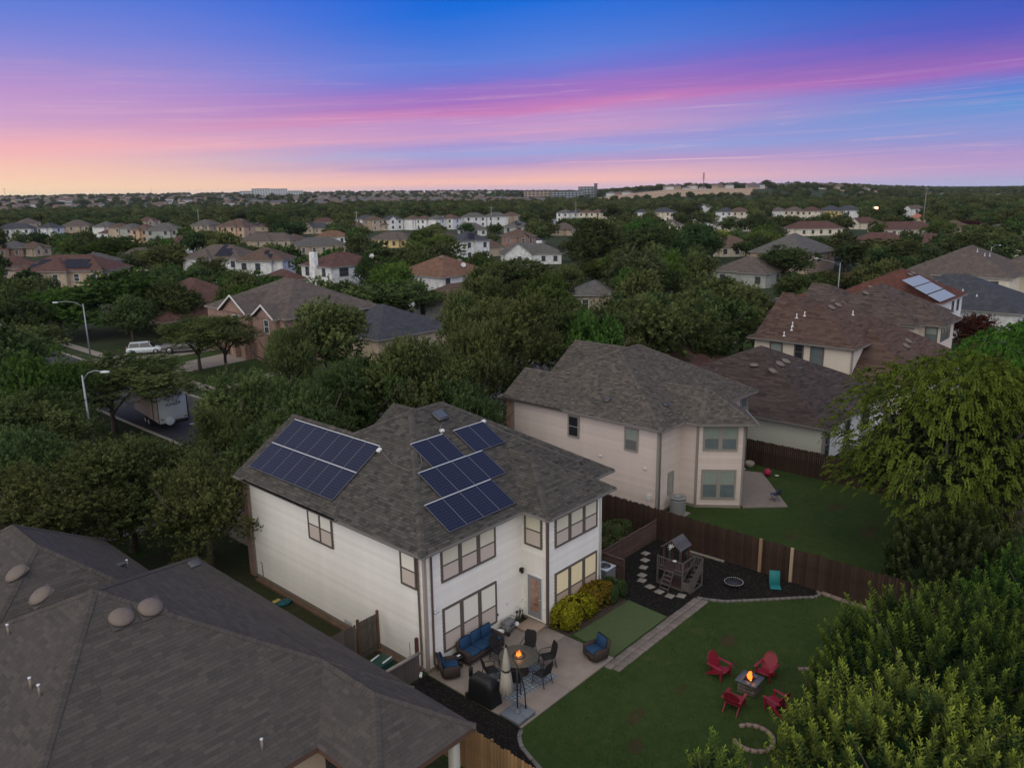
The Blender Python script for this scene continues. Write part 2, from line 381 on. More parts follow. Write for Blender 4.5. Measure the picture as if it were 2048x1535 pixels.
def ridge_caps(roofs,parent,mats,name='ridge_cap'):
    mb=MB(); seen=set()
    for ri,r in enumerate(roofs):
        for i,P in r.faces:
            for k in range(len(P)):
                a,b=P[k],P[(k+1)%len(P)]
                if any(abs(nx*a[0]+ny*a[1]-c)<1e-3 and abs(nx*b[0]+ny*b[1]-c)<1e-3 for nx,ny,c,*_ in r.E): continue
                key=(round((a[0]+b[0])/2,2),round((a[1]+b[1])/2,2))
                if key in seen: continue
                seen.add(key); A=Vector((a[0],a[1],r.fz(i,*a))); Bv=Vector((b[0],b[1],r.fz(i,*b))); L=(Bv-A).length
                if L<.3: continue
                d=(Bv-A)/L; side=d.cross(Vector((0,0,1))).normalized(); 
                n=max(1,int(L/.16)); 
                for q in range(n):
                    c0=A+d*(L*q/n); c1=A+d*(L*(q+1)/n+.02); m=(c0+c1)/2
                    if any(o.h(m.x,m.y)>m.z+.02 for oi,o in enumerate(roofs) if oi!=ri): continue
                    up_=d.z>0; h0,h1=(.045,.03) if up_ else (.03,.045)
                    def pt(c,s_,h): 
                        x,y=c.x+side.x*s_,c.y+side.y*s_; zz=max(r.h(x,y),-1e8)
                        if zz<-1e7: zz=c.z-abs(s_)*.4
                        return (x,y,zz+h)
                    V=[pt(c0,-.15,h0),pt(c0,0,h0+.01),pt(c0,.15,h0),pt(c1,-.15,h1),pt(c1,0,h1+.01),pt(c1,.15,h1)]
                    V+= [(x,y,z-.05) for x,y,z in V]
                    mb.add(V,[(0,1,4,3),(1,2,5,4),(0,6,7,1),(1,7,8,2),(3,4,10,9),(4,5,11,10),(0,3,9,6),(2,8,11,5)],0,min(1,max(0,random.gauss(.5,.2))))
    if mb.v: mb.build(name,mats,parent,tint=True,kind='stuff')
def gutters(roofs,parent,m,zoff=-.1,w=.11):
    for ri,r in enumerate(roofs):
        for nx,ny,c,sl,e,p,q in r.E:
            if sl is None: continue
            L=math.hypot(q[0]-p[0],q[1]-p[1]); mb=MB()
            # keep only the stretch outside every other block
            N_=int(L/.1); keep=[]
            for k in range(N_+1):
                u=L*k/N_; x,y=p[0]+e[0]*u-nx*.03,p[1]+e[1]*u-ny*.03
                keep.append(not any(o.h(x,y)>-1e8 for oi,o in enumerate(roofs) if oi!=ri))
            k=0
            while k<=N_:
                if keep[k]:
                    k2=k
                    while k2<N_ and keep[k2+1]: k2+=1
                    u0,u1=L*k/N_,L*k2/N_
                    if u1-u0>.3:
                        A=[(p[0]+e[0]*u-nx*o_,p[1]+e[1]*u-ny*o_,r.z+zz) for u in (u0,u1) for o_,zz in ((0.004,zoff),(w*.7,zoff),(w,zoff+.1),(w-.015,zoff+.1),(0.004,zoff+.03))]
                        mb.add(A,[(0,1,6,5),(1,2,7,6),(2,3,8,7),(3,4,9,8),(4,0,5,9),(4,3,2,1,0),(5,6,7,8,9)],0)
                    k=k2
                k+=1
            if mb.v: mb.build('gutter',m,parent)
# ---------------- walls ----------------
BOARD={}
def siding(parent,walls,m,z0,z1,ex=.18,skip=None):
    for (p,q) in walls:
        L=math.hypot(q[0]-p[0],q[1]-p[1]); rz=math.atan2(q[1]-p[1],q[0]-p[0]); key=(round(L,2),m.name,ex)
        if key not in BOARD:
            mb=MB(); mb.add([(0,-.004,ex),(L,-.004,ex),(L,-.032,0),(0,-.032,0),(0,0,0),(L,0,0),(0,0,ex),(L,0,ex)],[(3,2,1,0),(3,4,5,2),(0,1,7,6),(0,6,4,3),(2,5,7,1)])
            BOARD[key]=mb.mesh('siding_board',m)
        z=z0
        while z<z1-.05:
            inst(BOARD[key],'siding_board',parent,(p[0],p[1],z),rz); z+=ex
def wframe(parent,p,rz,x0,x1,z0,z1,units,mf,glass,mull=.2,tr=.1,sash=.035,blind=None,label=None,rail=True,proud=.095,split=.5,mulls=None):
    """window: frame > panes; glass = (upper material, lower material)"""
    mb=MB(); a=proud
    mb.box(x0-.003,x1+.003,-.055,-.05,z0-.003,z1+.003); mb.box(x0-tr,x0,-a,0,z0-tr,z1+tr).box(x1,x1+tr,-a,0,z0-tr,z1+tr).box(x0,x1,-a,0,z1,z1+tr).box(x0-.002,x1+.002,-a-.01,0,z0-tr,z0)
    W=(x1-x0-(units-1)*mull)/units; P=[]
    for u in range(units):
        a0=x0+u*(W+mull)
        if u: mb.box(a0-mull,a0,-a,0,z0,z1)
        zm=z0+(z1-z0)*split
        if rail: mb.box(a0,a0+W,-a+.008,0,zm-.025,zm+.025)
        s=sash
        for (za,zb) in (((zm+.025,z1),(z0,zm-.025)) if rail else ((z0,z1),)):
            P.append((a0,a0+W,za,zb))
    fr=mb.build('window',mf,parent,loc=p,rz=rz,label=label)
    for i,(xa,xb,za,zb) in enumerate(P):
        g=glass[i%2] if rail else glass[0]
        MB().box(xa+.004,xb-.004,-a+.03,-a+.034+.0,za+.004,zb-.004).build('pane',g,fr)
    return fr
# ---------------- materials used on houses ----------------
M_white=mat('white_siding_paint',(.77,.74,.69),.6,.07,.9,spec=.2,objr=.05)
M_beige=mat('beige_siding_paint',(.58,.49,.45),.6,.07,.9,spec=.2,objr=.05)
M_cream=mat('cream_siding_paint',(.66,.58,.50),.6,.05,.7)
M_ivory=mat('ivory_siding_paint',(.58,.57,.50),.6,.05,.7)
M_trim=mat('taupe_trim',(.115,.098,.082),.55)
M_beigetrim=mat('greige_trim',(.26,.23,.21),.6)
M_found=mat('concrete_foundation',(.30,.25,.21),.9,.15,4,.3)
M_brown=mat('brown_downspout',(.12,.085,.075),.5)
M_gut=mat('taupe_gutter',(.24,.225,.21),.45)
M_blindA=mat('cream_blind_glass',(.66,.62,.48),.2,.03,3,spec=.3)
M_blindB=mat('screened_blind_glass',(.56,.48,.42),.35,.05,30,spec=.25)
M_blindW=mat('white_blind_glass',(.80,.77,.68),.2,spec=.3)
M_litblind=mat('warm_lit_blind_glass',(.70,.62,.42),.2,.04,3,spec=.3,emit=(1,.7,.35),es=.10)
M_green=mat('greenish_blind_glass',(.24,.28,.25),.06,.1,2,spec=.7)
M_dark=mat('dark_window_glass',(.02,.024,.03),.04,spec=.8)
M_green2=mat('blue_grey_glass',(.12,.15,.16),.06,.2,1.5,spec=.7)
M_shA=mat('weathered_shingle',(.044,.043,.040),.95,.2,60,.3,120,.1,attr=1,col2=(.100,.090,.080))
M_shA2=mat('beige_roof_shingle',(.054,.050,.046),.95,.2,60,.3,120,.1,attr=1,col2=(.128,.110,.096))
M_sh0=mat('foreground_shingle',(.058,.053,.050),.95,.25,25,.35,110,.1,attr=1,col2=(.088,.077,.070))
M_deckA=mat('roof_deck_grey',(.07,.062,.057),.95)
RM={}
def roofmat(k):
    cs=dict(gray=(.10,.095,.09),graybrown=(.10,.082,.072),brown=(.105,.07,.055),maroon=(.095,.052,.045),slate=(.055,.058,.068),rust=(.15,.085,.058),salmon=(.33,.13,.09),red=(.10,.042,.032))
    c=cs[k]; return brickmat('asphalt_roof_'+k,tuple(x*.85 for x in c),tuple(x*1.2 for x in c),tuple(x*.7 for x in c),bw=.33,bh=.145,ms=.012,rough=.95)
M_brick=brickmat('red_brick',(.21,.10,.07),(.27,.14,.10),(.30,.27,.24),bw=.21,bh=.075,ms=.012)
M_brick2=brickmat('tan_brick',(.30,.20,.15),(.36,.25,.19),(.35,.32,.28),bw=.21,bh=.075,ms=.012)
def lap(k,c,ex=.2): return brickmat('lap_siding_'+k,c,tuple(x*.97 for x in c),tuple(x*.5 for x in c),bw=50,bh=ex,ms=.012,rough=.7,off=0)
WM=dict(white=lap('white',(.68,.68,.68)),cream=lap('cream',(.64,.58,.48)),tan=lap('tan',(.45,.36,.27)),sage=lap('sage',(.36,.37,.34)),peach=lap('peach',(.52,.36,.25)),yellow=lap('yellow',(.60,.45,.22)),brick=M_brick,brick2=M_brick2)
M_alu=mat('aluminium',(.75,.76,.78),.35,metal=.6,spec=.5)
# ---------------- the white house ----------------
def bodywall(parent,foot,z0,z1,m,name='wall',uvw=False):
    return MB().prism(foot,z0,z1).build(name,m,parent,uvw=uvw)
WH=thing('two_storey_house','white two storey house in the middle with solar panels on its grey shingle roof','house')
foot=[(0,0),(5.95,0),(5.95,-1.5),(9.95,-1.5),(9.95,0),(11.9,0),(11.9,13.3),(0,13.3)]
bodywall(WH,foot,.2,5.5,M_white)
MB().prism([(.02,.02),(5.97,.02),(5.97,-1.48),(9.93,-1.48),(9.93,.02),(11.88,.02),(11.88,13.28),(.02,13.28)],-.3,.2).build('foundation',M_found,WH)
ws=[((0,13.3),(0,0)),((0,0),(5.95,0)),((5.95,0),(5.95,-1.5)),((5.95,-1.5),(9.95,-1.5)),((9.95,-1.5),(9.95,0)),((9.95,0),(11.9,0)),((11.9,0),(11.9,13.3))]
siding(WH,ws,M_white,.2,5.5,.18)
rW=[Roof(rect(-.51,12.46,-.51,13.05),(.52,.65,.52,.64),5.6),
    Roof(rect(-.51,6.9,5.,13.82),(.64,.64,None,.64),5.6),
    Roof(rect(7.65,12.45,8.,13.82),(None,.64,None,.64),5.6),
    Roof(rect(5.44,10.46,-2.0,5.),(.52,.64,None,.64),5.6)]
roof_deck(rW,'roof',[M_deckA,M_gut],WH,drop=.004)
mb=MB(); gable_walls(mb,rW[1],.45); gable_walls(mb,rW[2],.45); mb.build('gable_wall',M_brick,WH,uvw=True)
shingles(rW,WH,M_shA,lead=300,seed=3,tw=.2)
ridge_caps(rW,WH,M_shA); gutters(rW,WH,M_gut)
MB().box(-.13,12.02,13.3,13.75,-.2,5.5).build('brick_front',M_brick,WH,uvw=True)
def post(parent,x,y,z0,z1,w,m,name='corner_trim',w2=None):
    w2=w2 or w; return MB().box(x-w/2,x+w/2,y-w2/2,y+w2/2,z0,z1).build(name,m,parent)
post(WH,0,0,.2,5.48,.13,mat('pink_beige_trim',(.33,.27,.24),.6)); post(WH,5.95,-1.5,.2,5.48,.11,M_brown); post(WH,9.95,-1.5,.2,5.48,.09,M_white); post(WH,0,13.24,.2,5.48,.12,M_beigetrim); post(WH,11.9,0,.2,5.48,.1,M_white)
GL=(M_blindA,M_blindB); GW=(M_blindW,M_blindB); RZ0=math.atan2(-1,0)
wframe(WH,(0,0,0),0,.95,4.03,3.87,5.17,3,M_trim,GL,mull=.2,tr=.085)
wframe(WH,(0,0,0),0,.95,4.03,.67,2.52,3,M_trim,GW,mull=.2,tr=.085,split=.42)
wframe(WH,(5.95,-1.5,0),0,.55,3.56,3.87,5.13,3,M_trim,(M_blindA,M_blindB),mull=.2,tr=.085)
wframe(WH,(5.95,-1.5,0),0,.55,3.56,.62,2.46,3,M_trim,(M_litblind,mat('peach_blind_glass',(.5,.38,.28),.2,spec=.5)),mull=.2,tr=.085,split=.45)
wframe(WH,(5.95,0,0),RZ0,.29,1.15,3.89,5.31,1,M_trim,GL,tr=.085)
wframe(WH,(0,13.3,0),RZ0,5.37,7.11,3.82,5.18,2,M_trim,GW,mull=.09,tr=.08)
wframe(WH,(0,13.3,0),RZ0,11.98,12.80,3.76,5.11,1,M_trim,GW,tr=.08)
# back door
dr_=MB().box(.36,1.2,-.05,0,.3,2.36).build('door',mat('grey_door',(.24,.24,.25),.45),WH,loc=(5.95,0,0),rz=RZ0)
MB().box(.3,.36,-.075,0,.3,2.42).box(1.2,1.26,-.075,0,.3,2.42).box(.36,1.2,-.075,0,2.36,2.42).build('door_frame',mat('white_trim_paint',(.7,.7,.7),.5),WH,loc=(5.95,0,0),rz=RZ0)
mdg=mat('reflective_door_glass',(.30,.17,.12),.1,.7,4,spec=.7,stretch=(1,1,1.2))
MB().box(.53,1.03,-.058,-.05,.62,2.2).build('door_glass',mdg,dr_)
MB().tube([(1.12,-.05,1.3),(1.12,-.1,1.3),(1.05,-.1,1.3)],.014).build('handle',M_alu,dr_)
MB().box(-1.0,0,-1.45,-.45,0,.17,bev=.012).build('door_step',mat('step_concrete',(.30,.22,.175),.85,.12,5,.2),WH,loc=(5.93,0,0))
# downspouts
for pts in ([(-.35,.3,5.5),(-.1,.3,5.25),(-.07,.3,.35),(-.3,.15,.12)],[(.3,-.42,5.5),(.3,-.1,5.2),(.3,-.07,.35),(.35,-.3,.12)],[(9.85,-1.85,5.5),(9.85,-1.56,5.25),(9.85,-1.56,.3)],[(11.75,-.4,5.5),(11.75,-.07,5.2),(11.75,-.07,.3)]):
    MB().tube(pts,.05,6).build('downspout',M_brown if pts[0][0]<1 else mat('white_trim_paint',(.7,.7,.7)),WH)
for x,y in ((-.3,.12),(.35,-.32)): MB().tube([(x,y,.16),(x*1.5,y-.12,.06)],.07,8).build('downspout_elbow',mat('white_trim_paint',(.7,.7,.7)),WH)
# solar arrays: portrait modules with an aluminium rim
mc=bpy.data.materials.new('solar_cells'); mc.use_nodes=True
def _cells(m):
    T=m.node_tree; n=T.nodes; l=T.links; b=n['Principled BSDF']; tcn=n.new('ShaderNodeTexCoord'); s_=n.new('ShaderNodeSeparateXYZ'); l.new(tcn.outputs['Object'],s_.inputs[0])
    def mm(op,a,b2):
        q=n.new('ShaderNodeMath'); q.operation=op
        for i,x in enumerate((a,b2)):
            if x is None: continue
            if isinstance(x,(int,float)): q.inputs[i].default_value=x
            else: l.new(x,q.inputs[i])
        return q.outputs[0]
    g=[]
    for o_,k in ((0,6/.96),(1,10/1.62)):
        fr=mm('FRACT',mm('MULTIPLY',mm('SUBTRACT',s_.outputs[o_],.02),k),None); g.append(mm('LESS_THAN',mm('ABSOLUTE',mm('SUBTRACT',fr,.5),None),.452))
    f_=mm('MULTIPLY',g[0],g[1]); nn=n.new('ShaderNodeTexNoise'); nn.inputs['Scale'].default_value=3; l.new(tcn.outputs['Object'],nn.inputs[0])
    q=n.new('ShaderNodeMix'); q.data_type='RGBA'; l.new(f_,q.inputs[0]); q.inputs[6].default_value=(.050,.058,.092,1); q.inputs[7].default_value=(.006,.009,.030,1); l.new(q.outputs[2],b.inputs['Base Color'])
    b.inputs['Roughness'].default_value=.3; b.inputs['Specular IOR Level'].default_value=.22; b.inputs['Coat Weight'].default_value=.0
_cells(mc)
PAN=MB().box(.012,.988,.012,1.638,-.02,.012).mesh('solar_glass',mc)
mbf=MB(); 
for a in ((0,1,0,.014),(0,1,1.636,1.65),(0,.012,.014,1.636),(.988,1,.014,1.636)): mbf.box(a[0],a[1],a[2],a[3],-.03,.018)
PANF=mbf.mesh('panel_frame',mat('grey_panel_frame',(.11,.115,.14),.4,spec=.4))
RAIL=MB().box(.01,.99,1.652,1.685,-.03,.02).mesh('edge_highlight_rail',mat('painted_highlight_rail',(.55,.56,.58),.4,spec=.4))  # strip along each upper edge, the lit edge's highlight put into its colour
def panels(edge,sl,z0,u0,t0,nu,nr,axis):
    k=1/math.sqrt(1+sl*sl); ang=math.atan(sl)
    for r in range(nr):
        for c in range(nu):
            u=u0+c*1.008; tt=t0+r*1.70
            if axis=='y': # faces -y : local x along +x, local y upslope
                loc=(u,edge+tt*k,z0+tt*k*sl); rot=Matrix.Rotation(ang,4,'X')
            else:         # faces -x : local x along -y, local y upslope (+x)
                loc=(edge+tt*k,u+1.0,z0+tt*k*sl); rot=Matrix.Rotation(-math.pi/2,4,'Z')@Matrix.Rotation(ang,4,'X')
            nrm=rot@Vector((0,0,.11)); loc=Vector(loc)+nrm
            p_=inst(PAN,'solar_panel',WH,loc,rot=rot.to_euler()); inst(PANF,'panel_frame',p_); inst(RAIL,'rail',p_)
            MB().box(.1,.16,.2,.26,-.11,-.03).box(.84,.9,.2,.26,-.11,-.03).box(.1,.16,1.4,1.46,-.11,-.03).box(.84,.9,1.4,1.46,-.11,-.03).build('mount',M_alu,p_) if c in (0,nu-1) else None
panels(-.51,.64,5.6,6.08,.72,7,2,'x')
panels(-.51,.52,5.6,1.33,.47,4,1,'y'); panels(-.51,.52,5.6,2.36,2.17,4,1,'y'); panels(-.51,.52,5.6,3.26,3.87,2,1,'y'); panels(-.51,.52,5.6,5.98,3.87,2,1,'y')
# junction box, conduit, vents
def onP1(x,y,h=.03): return (x,y,5.6+.64*(x+.51)+h)
def onP2(x,y,h=.03): return (x,y,5.6+.52*(y+.51)+h)
MB().box(-.12,.12,-.1,.1,0,.14,M=Matrix.Translation(onP1(2.75,5.95))@Matrix.Rotation(-.57,4,'Y'),bev=.02).build('junction_box',mat('light_grey_plastic',(.6,.6,.6),.5),WH)
MB().tube([onP1(2.75,5.9,.1),onP1(2.35,4.6,.07),onP1(2.3,3.4,.06),onP1(2.55,2.95,.06),onP2(3.0,3.3,.07),onP2(3.4,3.9,.07)],.013,6).build('conduit',mat('grey_conduit',(.19,.18,.16),.5),WH)
MB().tube([onP2(5.25,4.6,.07),onP2(5.7,4.9,.07),onP2(6.0,5.0,.07)],.012,6).build('conduit',MATS['grey_conduit'],WH)
MB().tube([onP2(8.0,4.5,.07),onP2(8.6,3.5,.07),onP2(9.6,2.2,.07),onP2(11.4,-.1,.07)],.012,6).build('conduit',MATS['grey_conduit'],WH)
for x,y in ((5.45,4.6),(8.1,4.4)):
    MB().box(-.1,.1,-.08,.08,0,.1,M=Matrix.Translation(onP2(x,y))@Matrix.Rotation(.48,4,'X')).build('junction_box',MATS['light_grey_plastic'],WH)
m_=Matrix.Translation(onP2(6.1,5.45,.03))@Matrix.Rotation(.48,4,'X')
v_=MB().box(-.34,.34,-.36,.3,0,.17,M=m_,bev=.04).build('roof_vent',mat('dark_vent_metal',(.05,.05,.055),.4,spec=.5),WH)
MB().box(-.27,.27,-.28,.24,.172,.2,M=m_).build('vent_lid',mat('blue_grey_vent_glass',(.06,.075,.1),.12,spec=.6),v_)
for x,y in ((9.6,.9),(10.9,.4)): MB().tube([onP2(x,y,0),onP2(x,y,.32)],.045,8).build('vent_pipe',mat('dark_vent_metal',(.05,.05,.055)),WH)
# wall fittings
fl=MB().box(.36,.5,-.1,-.02,2.62,2.76).build('flood_light',mat('white_fixture',(.6,.6,.62),.4),WH)
for dx in (-.07,.07): MB().lathe([(.03,0),(.06,.05),(.062,.1),(.05,.11)],10,M=Matrix.Translation((.43+dx,-.12,2.74))@Matrix.Rotation(1.9,4,'X')).build('lamp_head',MATS['white_fixture'],fl)
wl=MB().box(5.7,5.82,-.06,-.02,2.42,2.6).build('wall_lantern',mat('dark_bronze',(.03,.028,.026),.45),WH)
MB().lathe([(.03,0),(.08,.06),(.07,.24),(.09,.25),(.02,.32)],8,c=(5.76,-.14,2.34)).build('lantern_glass',MATS['dark_bronze'],wl)
MB().box(4.75,4.85,-.06,-.02,1.1,1.22).build('outlet_cover',MATS['white_fixture'],WH)
MB().box(4.15,4.22,-.07,-.02,.85,.95).build('hose_tap',MATS['dark_bronze'],WH)
MB().tube([(-.06,12.6,.2),(-.06,12.6,.95),(-.05,12.75,.97)],.02,6).build('hose_bib_pipe',MATS['grey_conduit'],WH)
for k in range(4): MB().tube([(-.06,5.6-.14*k,.25),(-.06,5.6-.14*k,.5)],.02,6).build('pipe_stub',MATS['white_fixture'],WH)
# ---------------- house at lower left ----------------
H0=thing('single_storey_house','single storey house at lower left seen from above, dark grey shingle roof with round vents','house')
r0=[Roof(rect(-16.5,-3.6,-3.4,12.2),(.5,.55,.5,.67),2.75),
    Roof(rect(-16.5,-5.7,4.,17.6),(.67,.78,.78,.67),2.75),
    Roof(rect(-7.56,-3.6,-6.4,2.),(.46,.55,None,.6),2.75)]
roof_deck(r0,'roof',[M_deckA,mat('rust_brown_fascia',(.10,.055,.04),.7)],H0,th=.18,drop=.004)
shingles(r0,H0,M_sh0,lead=300,seed=5,tw=.32,rh=.145,lift=.006)
ridge_caps(r0,H0,M_sh0)
M_tan=mat('tan_house_wall',(.42,.33,.25),.8,.08,2)
bodywall(H0,[(-16,-2.9),(-7.2,-2.9),(-7.2,-2.9),(-4.1,-2.9),(-4.1,11.7),(-6.2,11.7),(-6.2,17.1),(-16,17.1)],0,2.62,M_tan)
for x,y in ((-4.15,-5.9),(-7.1,-5.9)): MB().box(x-.14,x+.14,y-.14,y+.14,0,2.6,bev=.01).build('porch_post',mat('greige_post_paint',(.45,.44,.38),.6),H0)
MB().box(-7.2,-4.0,-6.0,-5.8,2.42,2.6).build('porch_beam',mat('greige_post_paint',(.45,.44,.38),.6),H0)
MB().box(-7.6,-3.9,-6.2,-2.9,-.1,.08).build('porch_slab',M_found,H0)
fr=wframe(H0,(-16,-2.9,0),0,9.05,9.75,.9,2.3,1,mat('dark_bronze',(.03,.03,.03)),(mat('warm_lit_glass',(.5,.3,.15),.2,emit=(1,.45,.15),es=.25),M_dark),tr=.06)
domes=[(-11.65,9.1,2.75+.67*4.85,0,-.59),(-11.65,6.6,2.75+.67*4.85,0,-.59),(-9.5,3.0,2.75+.5*6.4,.46,0),(-10.42,3.05,2.75+.5*6.45,.46,0)]
mdome=mat('tan_vent_cap',(.145,.115,.097),.6,.1,8)
for x,y,z,rx,ry in domes:
    d_=MB().lathe([(.0,.24),(.12,.235),(.25,.2),(.36,.13),(.40,.07),(.40,.045),(.36,.05),(.2,.06),(.2,.0)][::-1],24,M=Matrix.Translation((x,y,z+.03))@Matrix.Rotation(rx*.8,4,'X')@Matrix.Rotation(ry*.8,4,'Y')).build('roof_vent',mdome,H0)
    MB().box(-.42,.42,-.4,.4,0,.02,M=Matrix.Translation((x,y,z+.035))@Matrix.Rotation(rx,4,'X')@Matrix.Rotation(ry,4,'Y')).build('flashing',M_deckA,d_)
for x,y,rf in ((-12.84,6.35,0),(-13.27,2.96,0),(-13.23,2.31,0),(-8.98,-2.66,1),(-7.06,11.25,2)):
    z=[2.75+.67*(x+16.5),2.75+.5*(y+3.4),2.75+.78*(-5.7-x)][rf]
    p_=MB().tube([(x,y,z-.05),(x,y,z+.36)],.04,8).build('vent_pipe',mat('grey_pvc',(.22,.18,.15),.6),H0)
    MB().lathe([(.05,0),(.052,.05),(.03,.06)],10,c=(x,y,z+.35)).build('pipe_cap',mat('white_fixture',(.6,.6,.62)),p_)
for (x,y,z,rx) in ((-7.32,11.27,4.03,0),(-7.4,4.0,2.75+.5*7.4,.46)): MB().box(-.2,.2,-.16,.16,0,.12,M=Matrix.Translation((x,y,z))@Matrix.Rotation(rx,4,'X'),bev=.02).build('square_vent',mat('dark_vent_metal',(.05,.05,.055)),H0)
# ---------------- beige neighbour ----------------
NH=thing('two_storey_house','beige two storey house with an angled bay and plain roof, right behind the wooden fence','house')
n0=Vector((22.82,.46)); dv=Vector((.61,-.7924)); n1_=n0+dv*2.8
bay=[(22.82,1.6),(22.82,.46),(n1_.x,n1_.y),(26.6,-.15),(26.6,1.6)]
bodywall(NH,[(20.15,1.6),(22.82,1.6),(22.82,.46),(n1_.x,n1_.y),(26.6,-.15),(26.6,1.6),(31.7,1.6),(31.7,13.3),(20.15,13.3)],.2,5.5,M_beige)
MB().prism([(20.17,1.62),(22.84,1.62),(22.84,.48),(n1_.x,n1_.y+.02),(26.58,-.13),(26.58,1.62),(31.68,1.62),(31.68,13.3),(20.17,13.3)],-.3,.2).build('foundation',M_found,NH)
siding(NH,[((20.15,13.3),(20.15,1.6)),((20.15,1.6),(22.82,1.6)),((22.82,1.6),(22.82,.46)),((22.82,.46),(n1_.x,n1_.y)),((26.6,1.6),(31.7,1.6))],M_beige,.2,5.5,.18)
off=.5; 
rN=[Roof(rect(19.65,32.2,1.08,14.2),(.5,.64,.5,.64),5.6),
    Roof(rect(19.65,24.7,8.5,13.9),(.64,.64,None,.64),5.6),
    Roof([(22.26,4.6),(22.26,.1),(24.45,-2.62),(27.15,-.4),(27.15,4.6)],(.64,.64,.64,.64,None),5.6),
    Roof(rect(24.6,32.1,9.,14.2),(None,.64,None,.64),5.85)]
roof_deck(rN,'roof',[M_deckA,M_gut],NH,drop=.004)
mb=MB(); gable_walls(mb,rN[1],.45); gable_walls(mb,rN[3],.45); mb.build('gable_wall',M_brick,NH,uvw=True)
shingles(rN,NH,M_shA2,lead=0,seed=9,tw=.2); ridge_caps(rN,NH,M_shA2); gutters(rN,NH,M_gut)
MB().box(20.0,31.8,13.3,13.8,-.2,5.5).build('brick_front',M_brick,NH,uvw=True)
for x,y in ((20.15,1.6),(22.82,.46),(n1_.x,n1_.y),(20.15,13.2),(31.7,1.6)): post(NH,x,y,.2,5.48,.14,M_beigetrim)
MB().tube([(20.3,1.2,5.5),(20.3,1.53,5.2),(20.3,1.53,.2)],.05,6).build('downspout',M_beigetrim,NH)
MB().tube([(31.95,1.0,5.5),(31.8,1.5,5.2),(31.8,1.5,.2)],.05,6).build('downspout',M_beigetrim,NH)
LW=(20.15,13.3,0)
wframe(NH,LW,RZ0,13.3-8.32,13.3-7.6,3.85,5.12,1,M_beigetrim,(M_dark,M_dark),tr=.1)
wframe(NH,LW,RZ0,13.3-3.9,13.3-3.1,3.85,5.12,1,M_beigetrim,(M_green,mat('grey_screen_glass',(.13,.13,.13),.15,spec=.6)),tr=.1)
wframe(NH,(22.82,1.6,0),0,-1.45,-.98,1.1,2.35,1,M_beigetrim,(M_green,M_green),tr=.09)
RB=math.atan2(dv.y,dv.x)
for z0,z1,g in ((3.86,5.22,(M_green,M_green2)),(.72,2.42,(M_green,M_green2))):
    wframe(NH,(n0.x,n0.y,0),RB,.42,2.3,z0,z1,2,M_beigetrim,g,mull=.24,tr=.11)
wframe(NH,(26.6,1.6,0),0,4.15,4.95,3.8,5.15,1,M_beigetrim,(M_green2,M_green2),tr=.1)
for x,z in ((5.78,2.95),(2.44,2.85)):
    MB().box(13.3-x-.08,13.3-x+.08,-.12,-.02,z-.08,z+.08,bev=.01).build('wall_vent_hood',mat('white_fixture',(.6,.6,.62)),NH,loc=LW,rz=RZ0)
MB().box(13.3-2.25,13.3-1.98,-.14,-.02,.95,1.25).tube([(13.3-2.1,-.08,.95),(13.3-2.05,-.07,.1)],.025,6).build('meter_box',MATS['light_grey_plastic'],NH,loc=LW,rz=RZ0)
for (x,y,rx,ry) in ((20.9,5.86,0,-.57),(22.4,2.55,.46,0)):
    z=rN[0].h(x,y); MB().box(-.2,.2,-.17,.17,0,.13,M=Matrix.Translation((x,y,z+.02))@Matrix.Rotation(rx,4,'X')@Matrix.Rotation(ry,4,'Y'),bev=.03).build('square_vent',mat('dark_vent_metal',(.05,.05,.055)),NH)
z=rN[0].h(27.3,1.85); MB().box(-.22,.22,-.16,.16,0,.12,M=Matrix.Translation((27.3,1.85,z+.02))@Matrix.Rotation(.46,4,'X'),bev=.03).build('metal_vent',mat('galvanised_steel',(.7,.72,.75),.25,metal=.8),NH)
wl=MB().box(28.4,28.5,1.5,1.6,1.75,1.95).build('wall_lantern',mat('dark_bronze',(.03,.028,.026)),NH)
MB().lathe([(.02,0),(.06,.03),(.06,.16),(.02,.2)],8,c=(28.45,1.42,1.75)).build('lit_bulb',mat('lit_bulb_glass',(.8,.7,.5),.3,emit=(1,.75,.4),es=6),wl)
